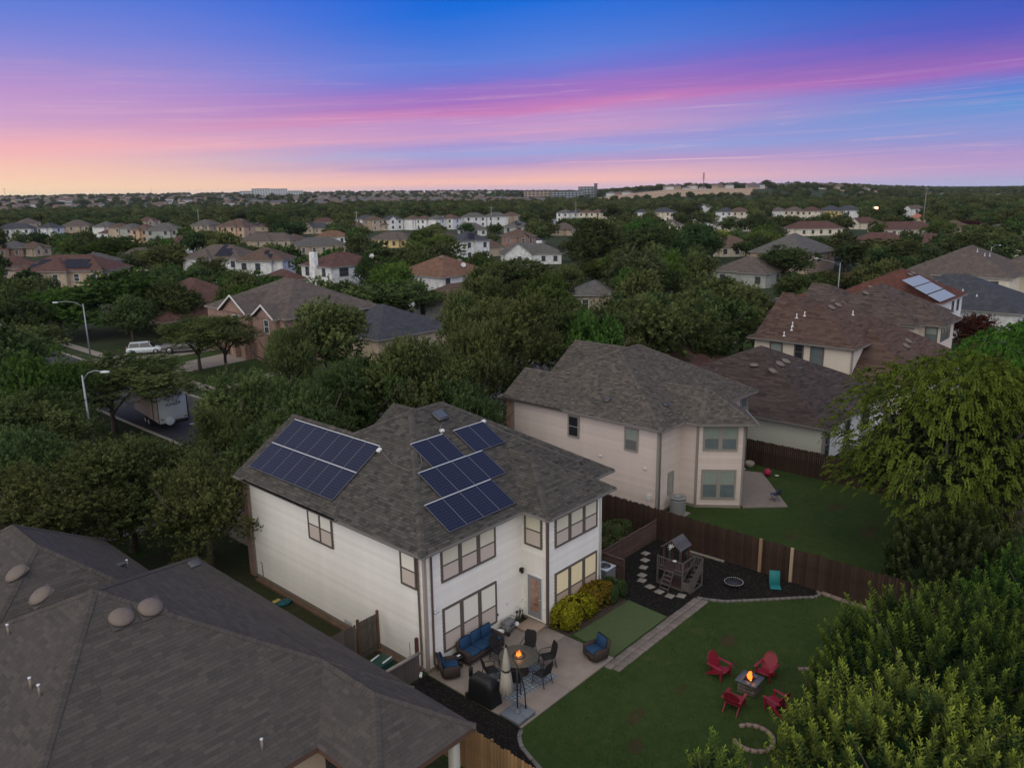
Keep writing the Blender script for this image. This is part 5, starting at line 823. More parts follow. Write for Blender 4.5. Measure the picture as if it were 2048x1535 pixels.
FAR='251,180,17 179,252,15 262,167,13 68,306,19 319,26,15 268,166,16 131,287,13 214,231,13 321,36,18 266,176,15 245,202,15 165,272,17 249,198,13 235,216,12 96,306,12 326,28,15 183,262,12 140,289,12 92,310,13 172,272,17 298,139,14 82,319,13 187,268,13 232,231,13 280,174,12 276,181,13 306,130,17 90,320,13 338,31,14 194,270,13 328,82,14 319,113,15 75,330,18 334,66,12 253,222,12 314,134,13 344,39,18 278,196,13 346,30,15 91,331,13 287,185,15 76,336,13 345,48,14 321,126,14 274,206,13 331,103,16 328,114,12 339,84,14 349,42,18 317,142,12 351,35,14 182,294,13 203,280,14 301,176,14 329,124,13 339,106,13 280,214,14 355,51,15 75,348,13 358,35,17 270,227,12 306,180,13 303,186,12 207,288,14 191,301,15 288,211,12 352,84,14 358,68,14 364,41,18 345,115,15 83,354,14 336,137,13 150,330,15 279,232,12 366,50,13 343,131,14 292,218,12 146,336,14 83,361,17 335,156,13 310,200,16 371,55,15 320,189,13 341,150,13 198,313,16 149,342,12 79,367,17 379,41,18 358,123,13 323,194,12 318,204,14 385,39,14 337,182,13 156,350,15 327,199,12 380,76,13 384,61,14 178,339,16 354,153,15 376,98,13 342,177,16 89,377,14 83,380,15 390,46,14 377,106,13 327,210,15 206,329,12 386,79,12 343,188,14 395,42,13 361,157,13 92,384,12 386,97,12 396,59,15 232,319,18 354,179,15 161,362,12 385,110,17 368,155,12 401,46,19 380,130,12 342,208,13 401,68,13 147,375,13 170,366,12 237,326,17 221,337,12 91,396,19 410,44,12 410,58,15 407,76,18 191,362,13 377,164,16 90,404,12 412,66,15 178,376,12 418,60,14 139,394,14 420,50,14 412,91,13 318,269,16 155,388,15 191,371,13 420,72,15 145,396,17 174,384,14 289,305,15 426,46,13 424,65,16 420,84,13 121,407,14 196,375,15 391,171,18 179,386,13 270,328,12 186,383,17 145,402,15 413,121,13 101,418,15 426,83,15 278,326,14 327,279,13 434,49,18 270,334,12 153,404,16 297,312,16 399,170,15 106,421,16 149,408,14 126,416,17 420,123,12 95,425,17 263,344,13 312,302,19 239,363,12 268,342,14 294,321,13 189,394,14 279,335,17 288,328,15 202,388,13 141,416,16 441,58,14 403,178,13 443,47,14 368,240,19 110,428,16 437,85,15 195,395,15 285,335,19 378,229,15 314,309,18 443,63,14 153,415,13 428,126,17 337,288,14 305,322,15 346,278,14 342,284,15 206,395,15 319,310,12 268,356,13 310,320,15 102,438,19 450,60,13 329,302,13 445,83,12 288,342,13 109,437,16 262,364,12 453,51,17 401,206,12 437,122,15 196,405,15 416,180,12 351,284,13 399,213,12 380,245,14 451,76,14 318,321,13 454,65,13 334,304,12 396,222,12 326,314,15 137,434,14 293,347,14 458,58,18 167,425,14 158,428,14 282,358,13 333,311,19 347,297,12 312,333,15 454,90,14 459,67,14 446,121,13 247,385,12 457,81,12 327,320,15 202,412,13 292,353,14 384,253,14 149,436,13 444,131,16 210,410,13 157,434,15 465,49,15 173,429,14 347,304,12 278,369,13 458,98,18 327,326,16 106,453,16 428,183,15 118,450,13 467,56,14 335,321,15 311,345,12 141,446,14 459,106,13 393,252,13 348,312,17 294,363,12 468,72,13 466,84,14 326,336,15 307,353,14 301,359,19 402,245,12 109,460,15 290,371,13 150,448,12 434,190,18 336,330,13 467,99,18 345,323,17 461,125,14 218,420,12 478,52,18 207,427,14 177,441,12 169,445,14 281,382,12 477,64,18 359,311,16 140,456,12 287,379,13 440,188,13 344,329,13 477,73,13 466,122,16 157,452,14 147,456,12 106,469,12 475,94,13 339,337,14 297,375,13 305,369,18 478,82,15 288,383,13 120,467,14 360,318,19 335,344,14 437,204,14 404,263,16 486,55,17 344,338,18 354,329,18 485,66,16 446,194,17 368,314,15 482,87,17 436,216,15 418,247,15 273,400,13 295,385,13 349,337,19 219,435,12 245,421,13 325,364,12 400,282,18 473,140,12 347,344,15 416,260,18 489,82,12 252,420,16 479,126,13 197,450,18 364,329,18 154,468,14 410,271,15 460,180,19 388,303,19 359,336,13 445,215,17 276,407,13 486,106,15 494,71,18 425,251,19 454,199,14 213,445,12 246,428,20 288,401,13 410,277,13 117,484,13 461,188,17 444,222,13 319,378,12 466,175,12 195,456,12 370,329,17 494,87,15 499,66,12 378,322,19 415,274,18 221,446,13 483,134,13 165,471,12 425,260,14 480,144,19 501,60,18 404,292,14 491,112,14 358,346,18 258,427,16 461,196,16 468,182,18 370,336,15 452,219,19 394,309,17 410,290,17 318,387,15 485,140,13 481,153,13 460,207,12 355,355,17 436,252,12 468,190,17 325,384,12 479,165,16 360,352,14 403,302,19 426,271,18 366,346,14 477,171,18 418,282,16 474,180,18 120,493,17 147,485,15 498,114,15 257,436,15 469,196,13 281,420,15 423,279,13 506,81,13 454,228,17 216,459,15 509,65,13 252,440,12 231,451,12 461,216,16 511,56,13 437,260,17 508,75,17 402,310,16 204,466,12 476,186,17 116,498,19 506,92,14 308,405,15 474,194,16 482,175,18 346,374,12 353,368,12 375,347,12 493,149,16 413,301,19 434,273,15 211,467,12 362,361,16 239,453,19 328,393,17 401,318,19 491,159,18 409,309,12 286,425,19 172,484,14 385,338,15 296,418,12 516,63,12 372,354,16 126,500,12 473,205,14 428,285,18 462,229,16 420,297,16 446,257,16 501,133,13 484,183,13 470,216,14 434,280,12 261,444,14 494,163,12 370,361,17 518,77,17 224,467,17 214,472,15 470,223,17 147,499,19 116,508,14 313,413,13 256,451,13 483,196,15 446,268,19 204,479,15 478,210,13 494,173,16 331,400,16 427,297,18 142,502,13 289,433,17 421,307,13 410,321,15 525,58,18 519,92,16 436,288,17 125,509,16 502,157,14 454,261,20 273,446,14 442,281,16 384,355,13 376,364,19 419,314,12 263,452,14 491,191,16 494,184,13 512,131,15 426,305,20 486,203,14 462,252,19 156,503,13 133,510,19 527,68,15 526,77,14 139,509,13 436,294,16 515,126,16 503,165,14 162,502,13 418,320,14 449,276,17 210,484,14 396,347,14 271,452,18 173,499,14 225,477,18 206,486,14 484,214,13 151,508,17 499,181,13 434,302,18 454,272,19 339,404,15 443,290,12 477,232,15 415,328,14 528,89,19 522,115,13 490,206,14 511,155,13 402,346,13 193,495,13 122,519,12 221,484,12 375,376,18 535,60,13 468,256,14 486,221,14 428,317,16 400,351,14 396,356,19 511,163,16 508,172,15 460,272,12 522,130,13 464,264,19 485,227,14 142,517,13 436,308,15 212,492,12 480,239,17 535,84,17 388,369,17 500,199,15 249,475,18 446,298,17 452,290,18 279,459,16 150,517,13 161,515,13 518,158,17 408,349,18 533,105,12 532,112,13 510,182,18 444,305,17 436,317,17 222,492,18 460,282,13 540,74,19 490,231,19 506,194,14 429,328,17 269,468,13 494,223,18 380,383,12 400,363,14 385,378,18 157,519,12 477,257,19 133,526,16 395,369,18 526,141,13 544,66,13 442,314,16 206,502,19 229,492,12 501,214,12 426,336,15 461,287,17 352,412,19 121,532,16 301,452,12 236,490,16 452,303,18 328,433,12 523,162,15 213,501,17 541,99,15 533,130,14 408,360,13 514,189,16 434,329,13 527,153,13 489,244,15 443,319,13 549,61,13 351,418,13 132,532,19 508,207,16 149,528,12 544,92,16 548,76,14 546,84,15 533,142,13 405,368,17 387,387,15 302,457,12 495,238,13 229,498,15 450,313,19 476,274,16 551,68,14 208,508,17 257,485,19 522,178,19 415,358,17 526,170,19 516,195,18 530,158,18 462,298,18 236,498,12 438,334,20 401,378,12 487,262,14 468,294,12 155,532,13 552,88,13 510,220,19 132,539,18 554,74,13 390,391,18 476,284,17 516,207,18 223,508,19 149,536,14 297,467,15 413,369,12 215,512,19 552,96,15 334,442,18 525,188,19 396,388,16 559,62,16 483,276,18 459,313,19 499,248,15 530,178,15 487,270,19 230,507,12 534,169,14 376,410,13 544,137,12 449,329,18 354,429,15 509,230,17 190,525,12 420,367,15 516,218,19 411,377,19 136,544,16 470,302,17 541,156,12 438,347,17 288,479,19 559,85,13 528,196,17 459,321,18 467,310,16 312,465,14 280,486,18 563,71,14 239,508,16 147,544,13 294,478,13 158,540,13 129,549,15 505,248,18 525,205,12 451,335,16 478,295,16 395,399,17 303,474,17 213,522,13 489,282,14 410,386,14 165,540,12 541,170,16 538,179,18 208,525,14 557,117,13 517,230,17 362,432,14 473,308,16 536,186,17 544,166,18 551,142,12 224,520,19 458,331,12 420,378,18 525,216,19 556,128,13 514,240,18 181,538,15 443,352,14 467,322,12 428,372,16 452,342,12 290,487,17 157,547,12 524,223,19 150,550,16 569,80,16 232,519,19 568,88,20 486,297,17 572,67,13 419,385,16 303,482,15 369,433,19 533,207,13 491,290,19 548,170,17 568,96,16 558,140,12 428,378,14 132,558,12 547,177,17 402,405,12 411,396,18 469,327,14 541,194,14 573,73,17 432,374,18 166,550,15 313,479,16 216,531,15 485,307,12 539,204,19 347,456,16 248,518,14 424,387,13 152,556,17 321,476,19 527,235,17 469,333,16 477,322,16 561,146,18 519,253,18 420,394,13 535,219,15 461,345,12 558,159,12 142,560,18 371,440,19 410,404,19 524,244,12 130,565,14 486,312,16 569,124,17 297,495,19 440,374,12 491,306,13 550,186,12 352,458,18 228,532,12 533,229,15 497,297,13 221,536,12 540,216,13 547,198,16 583,65,15 462,350,13 408,411,16 391,427,17 577,100,17 417,403,15 183,552,14 521,260,12 486,320,17 145,565,19 524,256,15 256,523,18 481,328,12 436,385,14 427,395,18 559,175,14 214,542,15 531,243,15 265,520,18 579,105,13 350,466,15 584,83,16 575,125,16 386,437,18 377,445,18 470,347,14 549,208,19 304,498,16 135,571,19 460,360,14 587,68,12 499,306,14 314,493,12 587,73,12 507,295,14 557,190,16 478,338,18 434,392,17 271,519,18 555,198,14 154,568,14 585,93,17 232,540,13 224,544,18 546,224,12 533,252,12 413,417,16 541,236,15 211,550,12 393,437,15 238,539,12 564,182,14 499,314,12 163,568,12 544,232,20 293,512,15 576,145,18 538,247,18 382,449,17 469,359,18 358,468,16 591,84,18 532,260,18 142,576,12 473,354,17 256,534,13 518,288,15 448,386,18 158,572,19 311,503,17 563,195,14 443,393,12 220,551,19 273,526,19 231,547,17 489,336,16 571,173,13 511,303,16 175,568,15 438,400,18 306,508,14 328,494,19 584,129,14 567,187,18 212,556,15 494,330,16 393,445,19 592,100,18 560,208,19 484,345,16 204,560,18 429,412,19 524,286,14 188,566,12 360,474,13 380,457,18 319,503,19 538,260,17 468,369,19 286,523,16 598,76,18 510,311,18 596,92,16 156,579,18 507,318,17 502,325,16 556,228,14 270,534,16 535,270,12 484,352,15 599,84,19 594,112,13 453,392,13 172,576,13 314,510,14 548,249,19 585,151,16 477,363,14 236,552,14 575,182,17 442,405,14 596,106,16 561,221,17 394,452,16 224,558,12 370,472,19 497,337,18 336,498,16 593,123,13 530,286,18 402,446,13 198,569,19 306,517,19 428,421,19 249,548,19 181,576,14 527,292,17 437,413,13 164,581,12 262,542,15 379,467,20 139,589,13 600,98,15 354,487,14 233,556,12 477,368,15 493,347,17 192,573,19 449,402,18 567,213,13 282,533,19 575,192,13 211,566,19 293,528,18 574,198,17 507,329,16 599,115,13 491,352,13 302,524,13 596,130,16 519,312,13 559,237,17 456,397,13 316,516,16 539,279,12 289,532,12 275,540,13 584,175,18 526,303,19 564,228,19 173,583,13 499,345,16 581,186,14 593,147,17 344,499,12 220,566,13 599,124,15 362,487,20 589,165,16 257,551,17 478,375,18 153,591,12 238,560,13 451,408,16 427,432,13 386,469,19 609,84,13 183,582,13 379,476,18 594,154,18 612,73,12 533,297,19 484,370,16 465,394,12 417,444,18 314,522,18 444,417,14 561,246,12 249,558,19 581,198,17 551,266,14 520,322,13 203,577,15 498,353,15 509,337,18 212,574,12 609,98,13 233,565,18 194,581,18 539,290,18 474,385,16 369,487,14 526,313,18 495,359,15 269,550,19 162,592,18 590,178,18 410,453,19 356,498,20 577,215,18 508,344,13 278,546,14 297,536,17 560,253,17 437,429,18 571,232,12 600,148,15 610,108,19 404,461,16 551,276,16 558,263,14 582,206,18 445,424,17 395,470,13 147,600,16 577,222,18 264,556,14 302,536,13 536,304,14 494,367,14 608,124,15 616,88,12 376,487,15 489,374,17 339,514,13 452,418,12 156,598,18 314,530,18 528,320,16 548,286,14 618,79,18 290,544,19 347,509,12 220,577,15 602,154,19 461,409,15 466,404,17 477,392,13 170,596,17 214,581,16 482,386,13 600,164,16 557,271,19 596,178,13 182,593,13 198,588,15 428,445,14 508,353,13 567,253,19 573,240,19 245,569,17 255,564,18 515,344,13 616,104,12 499,366,16 609,134,15 140,606,18 388,481,14 231,576,15 404,468,13 472,401,17 618,97,14 367,499,13 526,330,15 593,191,12 424,451,19 346,514,14 240,573,13 601,170,13 163,601,13 302,542,13 151,605,14 437,440,17 580,229,15 557,277,14 592,197,12 507,359,19 395,478,16 482,391,13 274,558,18 608,150,18 548,295,17 565,263,19 583,224,14 453,426,14 532,325,15 288,552,17 617,118,19 402,475,17 252,571,14 490,386,19 384,490,12 206,590,15 281,557,18 331,528,14 467,413,12 589,214,18 541,313,17 222,584,18 157,607,12 593,205,15 445,437,16 625,87,12 310,542,14 518,349,12 355,513,19 500,375,19 617,128,13 558,285,18 481,399,15 171,604,19 607,166,20 581,238,13 548,305,13 540,318,15 361,510,18 326,534,13 424,460,13 263,569,13 525,342,16 452,433,12 462,423,12 394,486,19 375,501,17 400,482,13 369,506,17 231,584,18 442,444,14 624,109,17 436,450,17 613,156,18 622,123,13 509,368,14 623,116,14 609,172,14 606,181,17 576,257,14 204,596,13 345,525,15 573,263,14 628,93,14 616,149,16 270,569,12 432,457,16 630,85,16 546,315,15 147,615,13 540,327,14 479,409,15 220,592,15 590,231,16 517,362,12 450,442,18 582,249,18 322,543,19 559,295,13 600,206,14 182,606,18 633,76,17 630,99,17 190,604,16 353,523,12 199,601,12 556,302,12 287,563,16 565,285,19 162,613,13 306,553,16 329,539,19 503,383,15 604,196,19 531,345,18 493,396,15 574,270,16 264,576,16 364,518,17 623,139,17 525,355,15 315,549,15 616,164,13 582,256,12 281,568,17 297,560,12 215,598,16 626,130,19 389,500,19 395,495,15 517,368,16 400,492,17 499,392,18 467,430,14 427,469,12 476,419,15 589,245,15 378,510,16 523,361,17 343,534,13 253,584,16 556,309,19 460,438,17 410,485,16 487,409,18 621,157,16 511,380,15 549,325,12 148,622,13 568,292,13 170,616,12 624,150,14 613,189,13 206,605,19 577,276,17 580,270,17 621,165,13 598,232,12 641,75,13 640,83,18 446,456,12 602,223,12 544,337,16 263,583,14 361,527,14 437,466,16 609,204,13 596,238,15 524,367,14 308,560,17 535,351,14 424,478,18 338,543,12 388,508,16 293,569,16 326,550,19 511,385,13 618,182,17 280,576,12 224,601,14 629,144,16 539,347,14 353,534,15 190,614,19 454,451,16 635,123,18 567,302,16 530,362,19 269,582,18 495,408,12 179,618,13 478,427,15 372,522,14 608,214,16 564,309,19 642,90,15 574,290,17 592,256,15 157,625,18 485,421,16 508,393,17 642,97,15 624,172,15 615,199,19 559,320,13 231,602,14 444,465,13 319,559,18 380,518,16 214,609,16 452,458,18 524,375,12 604,231,16 434,476,19 467,444,12 402,503,12 167,625,12 599,244,14 257,592,18 596,253,19 326,556,13 343,546,17 637,132,18 574,298,12 295,574,18 174,624,18 277,584,15 580,286,14 418,491,18 243,599,17 647,85,15 631,158,18 224,607,18 594,261,15 477,436,19 336,552,19 623,186,16 515,391,12 429,483,14 616,208,12 610,224,13 558,329,17 379,524,12 626,178,13 204,616,16 585,281,15 614,216,18 312,568,14 590,272,13 369,532,14 355,542,15 639,138,17 651,77,17 485,430,19 645,114,13 237,605,16 150,634,13 606,241,17 551,345,17 540,361,18 510,403,13 449,469,17 580,297,18 536,369,13 165,632,14 287,585,18 159,634,12 567,322,14 625,196,17 363,541,18 427,491,17 467,454,14 300,579,14 527,385,13 650,104,12 171,632,16 559,338,12 190,626,12 515,402,14 456,467,14 549,355,13 647,124,12 179,631,17 376,534,15 280,591,15 596,274,13 580,305,13 642,148,18 523,394,14 625,204,18 623,210,17 493,429,13 338,560,19 323,569,17 483,442,19 573,320,12 614,237,14 232,614,16 634,180,12 577,313,12 356,550,19 419,503,15 607,253,12 435,489,16 656,88,13 200,626,15 292,587,17 347,556,15 363,546,13 249,608,16 633,189,17 618,230,13 501,424,14 643,156,13 647,140,19 259,604,12 640,166,14 490,436,17 478,450,17 621,224,15 638,174,17 536,380,14 594,286,13 273,599,16 605,264,20 153,642,13 161,640,13 650,133,14 657,98,14 214,624,17 425,502,15 582,311,16 410,514,14 614,247,20 556,355,17 312,581,15 591,296,14 279,598,16 336,568,19 404,522,19 634,198,13 232,620,13 550,367,14 650,145,17 648,154,19 369,548,15 657,116,18 663,88,13 641,181,15 329,575,18 287,597,19 500,433,12 657,122,13 535,391,20 606,273,19 470,467,20 519,412,18 573,335,13 526,404,16 363,555,13 577,329,13 648,162,19 202,634,19 629,220,14 434,502,13 395,533,12 583,320,12 355,561,13 490,448,16 633,213,14 547,378,12 569,346,18 443,494,12 592,306,16 667,79,19 388,539,18 334,575,15 655,141,15 400,530,19 658,129,16 664,101,18 478,462,15 159,648,17 564,354,13 416,519,14 624,241,12 249,618,12 541,389,17 346,569,19 411,523,17 273,608,18 510,428,14 191,640,17 212,634,12 582,328,15 235,625,15 630,226,12 614,265,14 254,617,19 656,147,12 323,584,12 534,401,17 518,421,19 642,198,12 650,172,19 646,188,14 288,604,16 318,588,14 453,491,19 581,334,13 605,290,14 372,556,18 500,445,16 602,297,15 656,155,19 550,383,17 629,238,16 626,244,18 471,476,14 270,614,17 205,640,15 396,540,12 598,307,17 623,255,17 616,271,13 642,205,15 571,353,13 223,634,15 656,161,13 156,655,18 182,648,13 666,118,17 543,394,13 560,370,19 339,579,18 665,124,19 429,516,16 252,623,15 556,376,18 265,618,12 577,345,15 516,430,16 417,526,18 670,104,15 641,215,19 296,604,19 507,441,16 593,321,16 438,510,14 491,459,14 484,467,19 512,437,17 590,326,19 229,634,16 639,222,15 666,131,18 541,401,18 413,532,15 361,568,15 569,362,14 369,564,13 637,228,14 380,556,12 666,136,13 350,576,18 528,420,18 533,413,12 466,486,19 191,649,16 675,93,15 448,503,16 671,114,20 443,508,19 657,171,12 278,616,19 394,548,16 548,394,18 171,656,17 215,642,13 613,288,19 314,598,12 238,634,13 409,538,19 568,368,16 626,263,13 424,527,13 636,240,12 633,247,14 666,150,15 460,497,15 376,563,15 247,632,15 649,208,19 575,360,16 658,182,17 498,460,18 483,476,16 222,643,17 359,576,14 680,85,19 474,485,14 295,612,19 420,533,17 605,311,16 178,658,15 599,323,15 583,350,15 212,647,12 548,401,15 632,255,14 560,386,16 609,304,16 347,584,17 592,336,18 270,624,14 567,376,14 306,607,16 624,275,13 672,133,19 188,656,16 288,616,19 195,653,19 527,429,13 544,409,15 674,125,13 492,469,12 658,189,14 667,158,18 531,426,13 468,494,16 511,450,13 206,651,17 672,140,14 338,592,14 682,93,14 518,443,17 236,641,16 403,549,18 435,524,12 664,174,17 163,665,17 442,518,12 591,343,18 262,631,17 354,583,19 256,634,15 386,563,18 371,574,17 659,197,16 304,613,19 394,558,12 410,547,12 638,253,17 466,500,13 428,534,18 491,476,14 607,319,17 178,664,13 507,460,19 280,626,12 532,432,12 684,104,13 417,543,14 567,385,17 682,114,16 483,485,17 577,371,14 528,437,17 675,148,14 247,641,17 560,396,16 678,133,18 361,583,20 670,167,19 502,467,16 633,271,15 655,216,16 315,610,14 543,420,18 573,379,12 659,206,19 651,227,13 173,667,16 462,507,13 678,142,19 552,409,16 636,266,15 379,573,15 479,492,16 626,288,19 238,646,17 688,92,12 667,183,12 231,649,14 351,591,12 586,362,18 648,241,19 631,280,18 325,607,13 608,326,12 614,315,17 518,454,16 296,622,17 437,532,13 453,518,19 624,297,18 428,540,17 213,657,15 392,567,15 678,153,19 528,444,14 404,559,16 276,634,18 499,476,13 333,605,12 593,355,17 367,585,15 158,675,19 647,249,15 415,551,15 604,338,18 541,430,14 490,487,17 659,220,17 190,667,16 571,391,18 645,256,17 688,118,17 205,663,13 674,174,14 601,345,12 670,189,18 344,600,19 374,582,14 691,104,19 476,503,18 576,385,13 323,613,15 224,657,17 285,632,18 566,399,19 360,592,19 686,130,15 682,149,16 200,666,14 678,165,16 664,211,16 623,309,15 266,642,18 592,363,16 694,97,13 446,532,18 182,672,13 303,626,12 671,196,16 526,453,19 659,230,18 175,675,19 633,293,13 473,509,19 645,265,19 584,379,13 507,475,16 640,278,17 162,680,13 417,557,16 550,427,16 536,445,15 490,494,18 298,630,13 309,625,13 657,240,17 402,569,14 628,306,15 440,540,12 592,370,14 692,126,12 502,483,12 616,329,15 483,502,19 670,207,15 388,579,13 556,421,18 329,615,12 524,461,14 653,253,17 470,515,12 190,674,18 317,622,12 222,664,18 686,154,14 240,657,16 411,565,12 690,138,13 608,348,12 378,588,17 428,552,14 682,175,18 288,638,18 263,649,12 625,318,12 370,593,15 700,93,15 519,468,14 574,401,14 514,474,18 550,434,16 690,148,15 568,411,16 172,681,14 581,392,12 462,526,18 696,121,16 360,601,16 686,163,13 335,616,15 500,491,18 531,458,12 642,289,20 618,336,13 348,610,17 665,235,19 673,212,12 303,634,19 700,109,16 401,576,19 544,444,14 557,428,12 671,221,15 205,674,18 420,563,14 684,181,12 594,378,16 435,552,13 483,511,14 682,188,16 564,420,18 588,386,19 473,520,15 640,296,15 314,630,14 253,658,19 272,650,14 704,99,17 698,129,15 282,646,16 681,194,14 525,469,12 231,667,14 395,583,17 297,640,19 454,539,16 182,684,14 704,105,15 212,674,13 384,592,15 697,142,18 550,442,17 557,433,15 239,666,19 635,313,12 531,465,19 582,400,12 616,348,13 489,509,12 672,228,17 343,618,18 609,361,15 244,664,14 495,503,12 370,602,18 330,625,17 577,408,12 690,175,13 538,458,19 658,266,19 663,253,17 290,646,13 704,115,14 679,210,16 444,550,12 606,367,12 462,535,12 261,659,13 428,562,15 633,320,17 167,690,12 192,684,14 417,572,18 666,248,19 515,485,19 411,576,18 649,289,12 629,329,16 306,640,12 626,335,15 588,396,14 565,429,17 352,616,17 524,477,13 268,658,18 508,495,18 321,634,16 698,154,14 679,219,19 224,676,13 684,206,17 706,122,14 642,309,16 326,632,15 646,301,15 368,608,12 622,346,16 214,680,17 710,100,18 689,192,15 313,639,15 436,561,13 548,453,14 598,386,14 559,439,19 649,295,16 656,282,20 382,600,20 404,585,15 704,139,14 702,146,19 393,593,13 605,376,19 252,667,12 285,653,19 713,89,12 674,240,20 183,691,13 698,166,14 208,683,17 576,420,14 470,536,18 197,688,17 678,231,12 708,128,12 711,112,18 425,572,17 534,473,14 445,558,17 462,544,14 277,659,17 297,650,16 167,697,16 540,468,13 592,402,15 453,553,13 504,507,15 485,524,13 632,337,19 574,426,18 354,621,14 714,105,13 374,610,12 190,692,16 622,355,14 616,366,19 420,579,12 639,326,14 604,385,18 598,394,14 494,518,15 705,153,15 178,696,19 272,663,12 665,272,12 223,683,13 363,618,13 478,534,12 698,181,17 653,301,16 522,492,20 311,647,17 339,633,15 569,437,14 710,137,17 678,247,13 676,252,16 387,605,14 714,122,16 327,640,18 211,689,19 554,457,12 551,461,12 705,164,12 434,572,19 560,451,15 713,132,14 401,596,12 632,346,18 699,187,14 442,567,13 320,645,16 534,481,14 650,313,13 295,657,18 721,89,12 662,288,16 613,380,14 409,592,13 516,502,13 626,360,19 505,513,12 721,99,13 550,466,15 494,525,14 691,220,13 675,263,13 522,498,13 673,270,12 485,534,20 571,442,18 720,114,16 220,690,18 706,175,14 589,420,17 608,392,15 661,298,19 689,232,15 261,676,15 459,558,18 542,478,18 722,107,13 643,335,18 647,326,17 712,156,13 420,589,14 501,522,19 232,687,13 289,664,16 599,407,15 394,607,12 716,144,19 303,659,12 705,186,16 340,641,19 268,675,13 210,696,17 440,576,15 727,90,15 202,699,16 453,567,19 518,508,15 653,322,18 355,633,19 557,466,19 674,276,18 712,166,18 471,552,14 326,650,16 411,598,15 172,708,16 276,673,16 681,260,13 641,344,19 568,454,14 699,214,15 614,391,14 631,364,16 617,387,14 188,705,20 484,542,16 257,682,16 637,353,19 691,236,16 432,585,12 583,436,17 728,99,18 531,497,14 181,708,14 337,646,13 689,246,16 724,125,13 515,516,15 314,658,13 599,417,18 536,494,13 388,618,16 673,288,19 490,540,15 425,592,13 440,581,14 681,270,19 264,682,19 462,565,18 626,378,18 607,407,14 498,533,14 552,478,16 403,609,12 507,525,14 582,442,13 240,692,16 577,448,12 663,311,13 370,630,14 697,230,13 416,601,16 453,573,13'
# ---------------- ground ----------------
def smooth(a,b,x):
    t_=np.clip((x-a)/(b-a),0,1); return t_*t_*(3-2*t_)
def terrain(x,y):
    x=np.asarray(x,float); y=np.asarray(y,float); dx=x+19.1; dy=y+22.2; d=np.hypot(dx,dy); b=np.degrees(YAW-np.arctan2(dy,dx)); b=(b+180)%360-180
    # gentle rise to the left and centre, a nearer sandy ridge right of centre, level woods to the right
    left=smooth(12,-2,b); mid=smooth(2,7,b)*smooth(30,20,b)
    z=left*smooth(900,3200,d)*(15+3*np.exp(-((b+25)/9)**2)-2.5*np.exp(-((b-0)/7)**2))+mid*smooth(900,1350,d)*smooth(3,12,b)*16
    z+= (np.sin(d/310+b*.21)+np.sin(x/270)*np.cos(y/330))*1.1*smooth(500,1500,d)
    return z*smooth(350,800,d)
def grassmat(name,cs,dirt=None,scale=1.,dirtamt=.55):
    m=bpy.data.materials.new(name); m.use_nodes=True; T=m.node_tree; n=T.nodes; l=T.links; b=n['Principled BSDF']; b.inputs['Roughness'].default_value=1; b.inputs['Specular IOR Level'].default_value=.1
    tcn=n.new('ShaderNodeTexCoord')
    def ns(s_,d_,r_=.6):
        q=n.new('ShaderNodeTexNoise'); q.inputs['Scale'].default_value=s_; q.inputs['Detail'].default_value=d_; q.inputs['Roughness'].default_value=r_; l.new(tcn.outputs['Object'],q.inputs[0]); return q.outputs['Fac']
    def mp(v,a,c,d_=0,e=1):
        q=n.new('ShaderNodeMapRange'); l.new(v,q.inputs[0]); q.inputs[1].default_value=a; q.inputs[2].default_value=c; q.inputs[3].default_value=d_; q.inputs[4].default_value=e; return q.outputs[0]
    def mx(f,a,c,bt='MIX'):
        q=n.new('ShaderNodeMix'); q.data_type='RGBA'; q.blend_type=bt
        if isinstance(f,float): q.inputs[0].default_value=f
        else: l.new(f,q.inputs[0])
        for i,x in ((6,a),(7,c)):
            if isinstance(x,tuple): q.inputs[i].default_value=(*x,1)
            else: l.new(x,q.inputs[i])
        return q.outputs[2]
    c=mx(mp(ns(.35*scale,6),.3,.7),cs[0],cs[1]); c=mx(mp(ns(2.2*scale,6),.45,.75,0,.7),c,cs[2]); c=mx(mp(ns(26*scale,4,.7),.3,.7,0,.55),c,tuple(x*.35 for x in cs[0]))
    if dirt: c=mx(mp(ns(.55*scale,7,.6),.62,.78,0,dirtamt),c,dirt)
    l.new(c,b.inputs['Base Color'])
    bp=n.new('ShaderNodeBump'); bp.inputs['Strength'].default_value=.6; bp.inputs['Distance'].default_value=.05; l.new(ns(30*scale,4,.7),bp.inputs['Height']); l.new(bp.outputs[0],b.inputs['Normal'])
    MATS[name]=m; return m
M_grass=grassmat('lawn_grass',((.032,.060,.017),(.048,.080,.021),(.080,.098,.030)),(.10,.075,.045),1.,.7)
M_field=grassmat('field_and_yard_ground',((.035,.055,.025),(.05,.062,.03),(.075,.075,.045)),(.14,.11,.08),.12)
rads=[0,20,40,60,90,130,180,240,320,420,550,700,850,1000,1150,1300,1500,1750,2000,2300,2700,3200,3800,4600,5600,7000,9000]
na=144; V=[(-19.1,-22.2,-.03)]; F=[]
for r in rads[1:]:
    a=np.arange(na)*2*np.pi/na; xs=-19.1+r*np.cos(a); ys=-22.2+r*np.sin(a); zs=terrain(xs,ys)-.03
    V+=list(zip(xs.tolist(),ys.tolist(),zs.tolist()))
for k in range(na): F.append((0,1+k,1+(k+1)%na))
for j in range(len(rads)-2):
    for k in range(na): a=1+j*na; F.append((a+k,a+na+k,a+na+(k+1)%na,a+(k+1)%na))
mb=MB(); mb.add(V,F,0,.5,True); mb.build('ground',M_field,kind='structure')
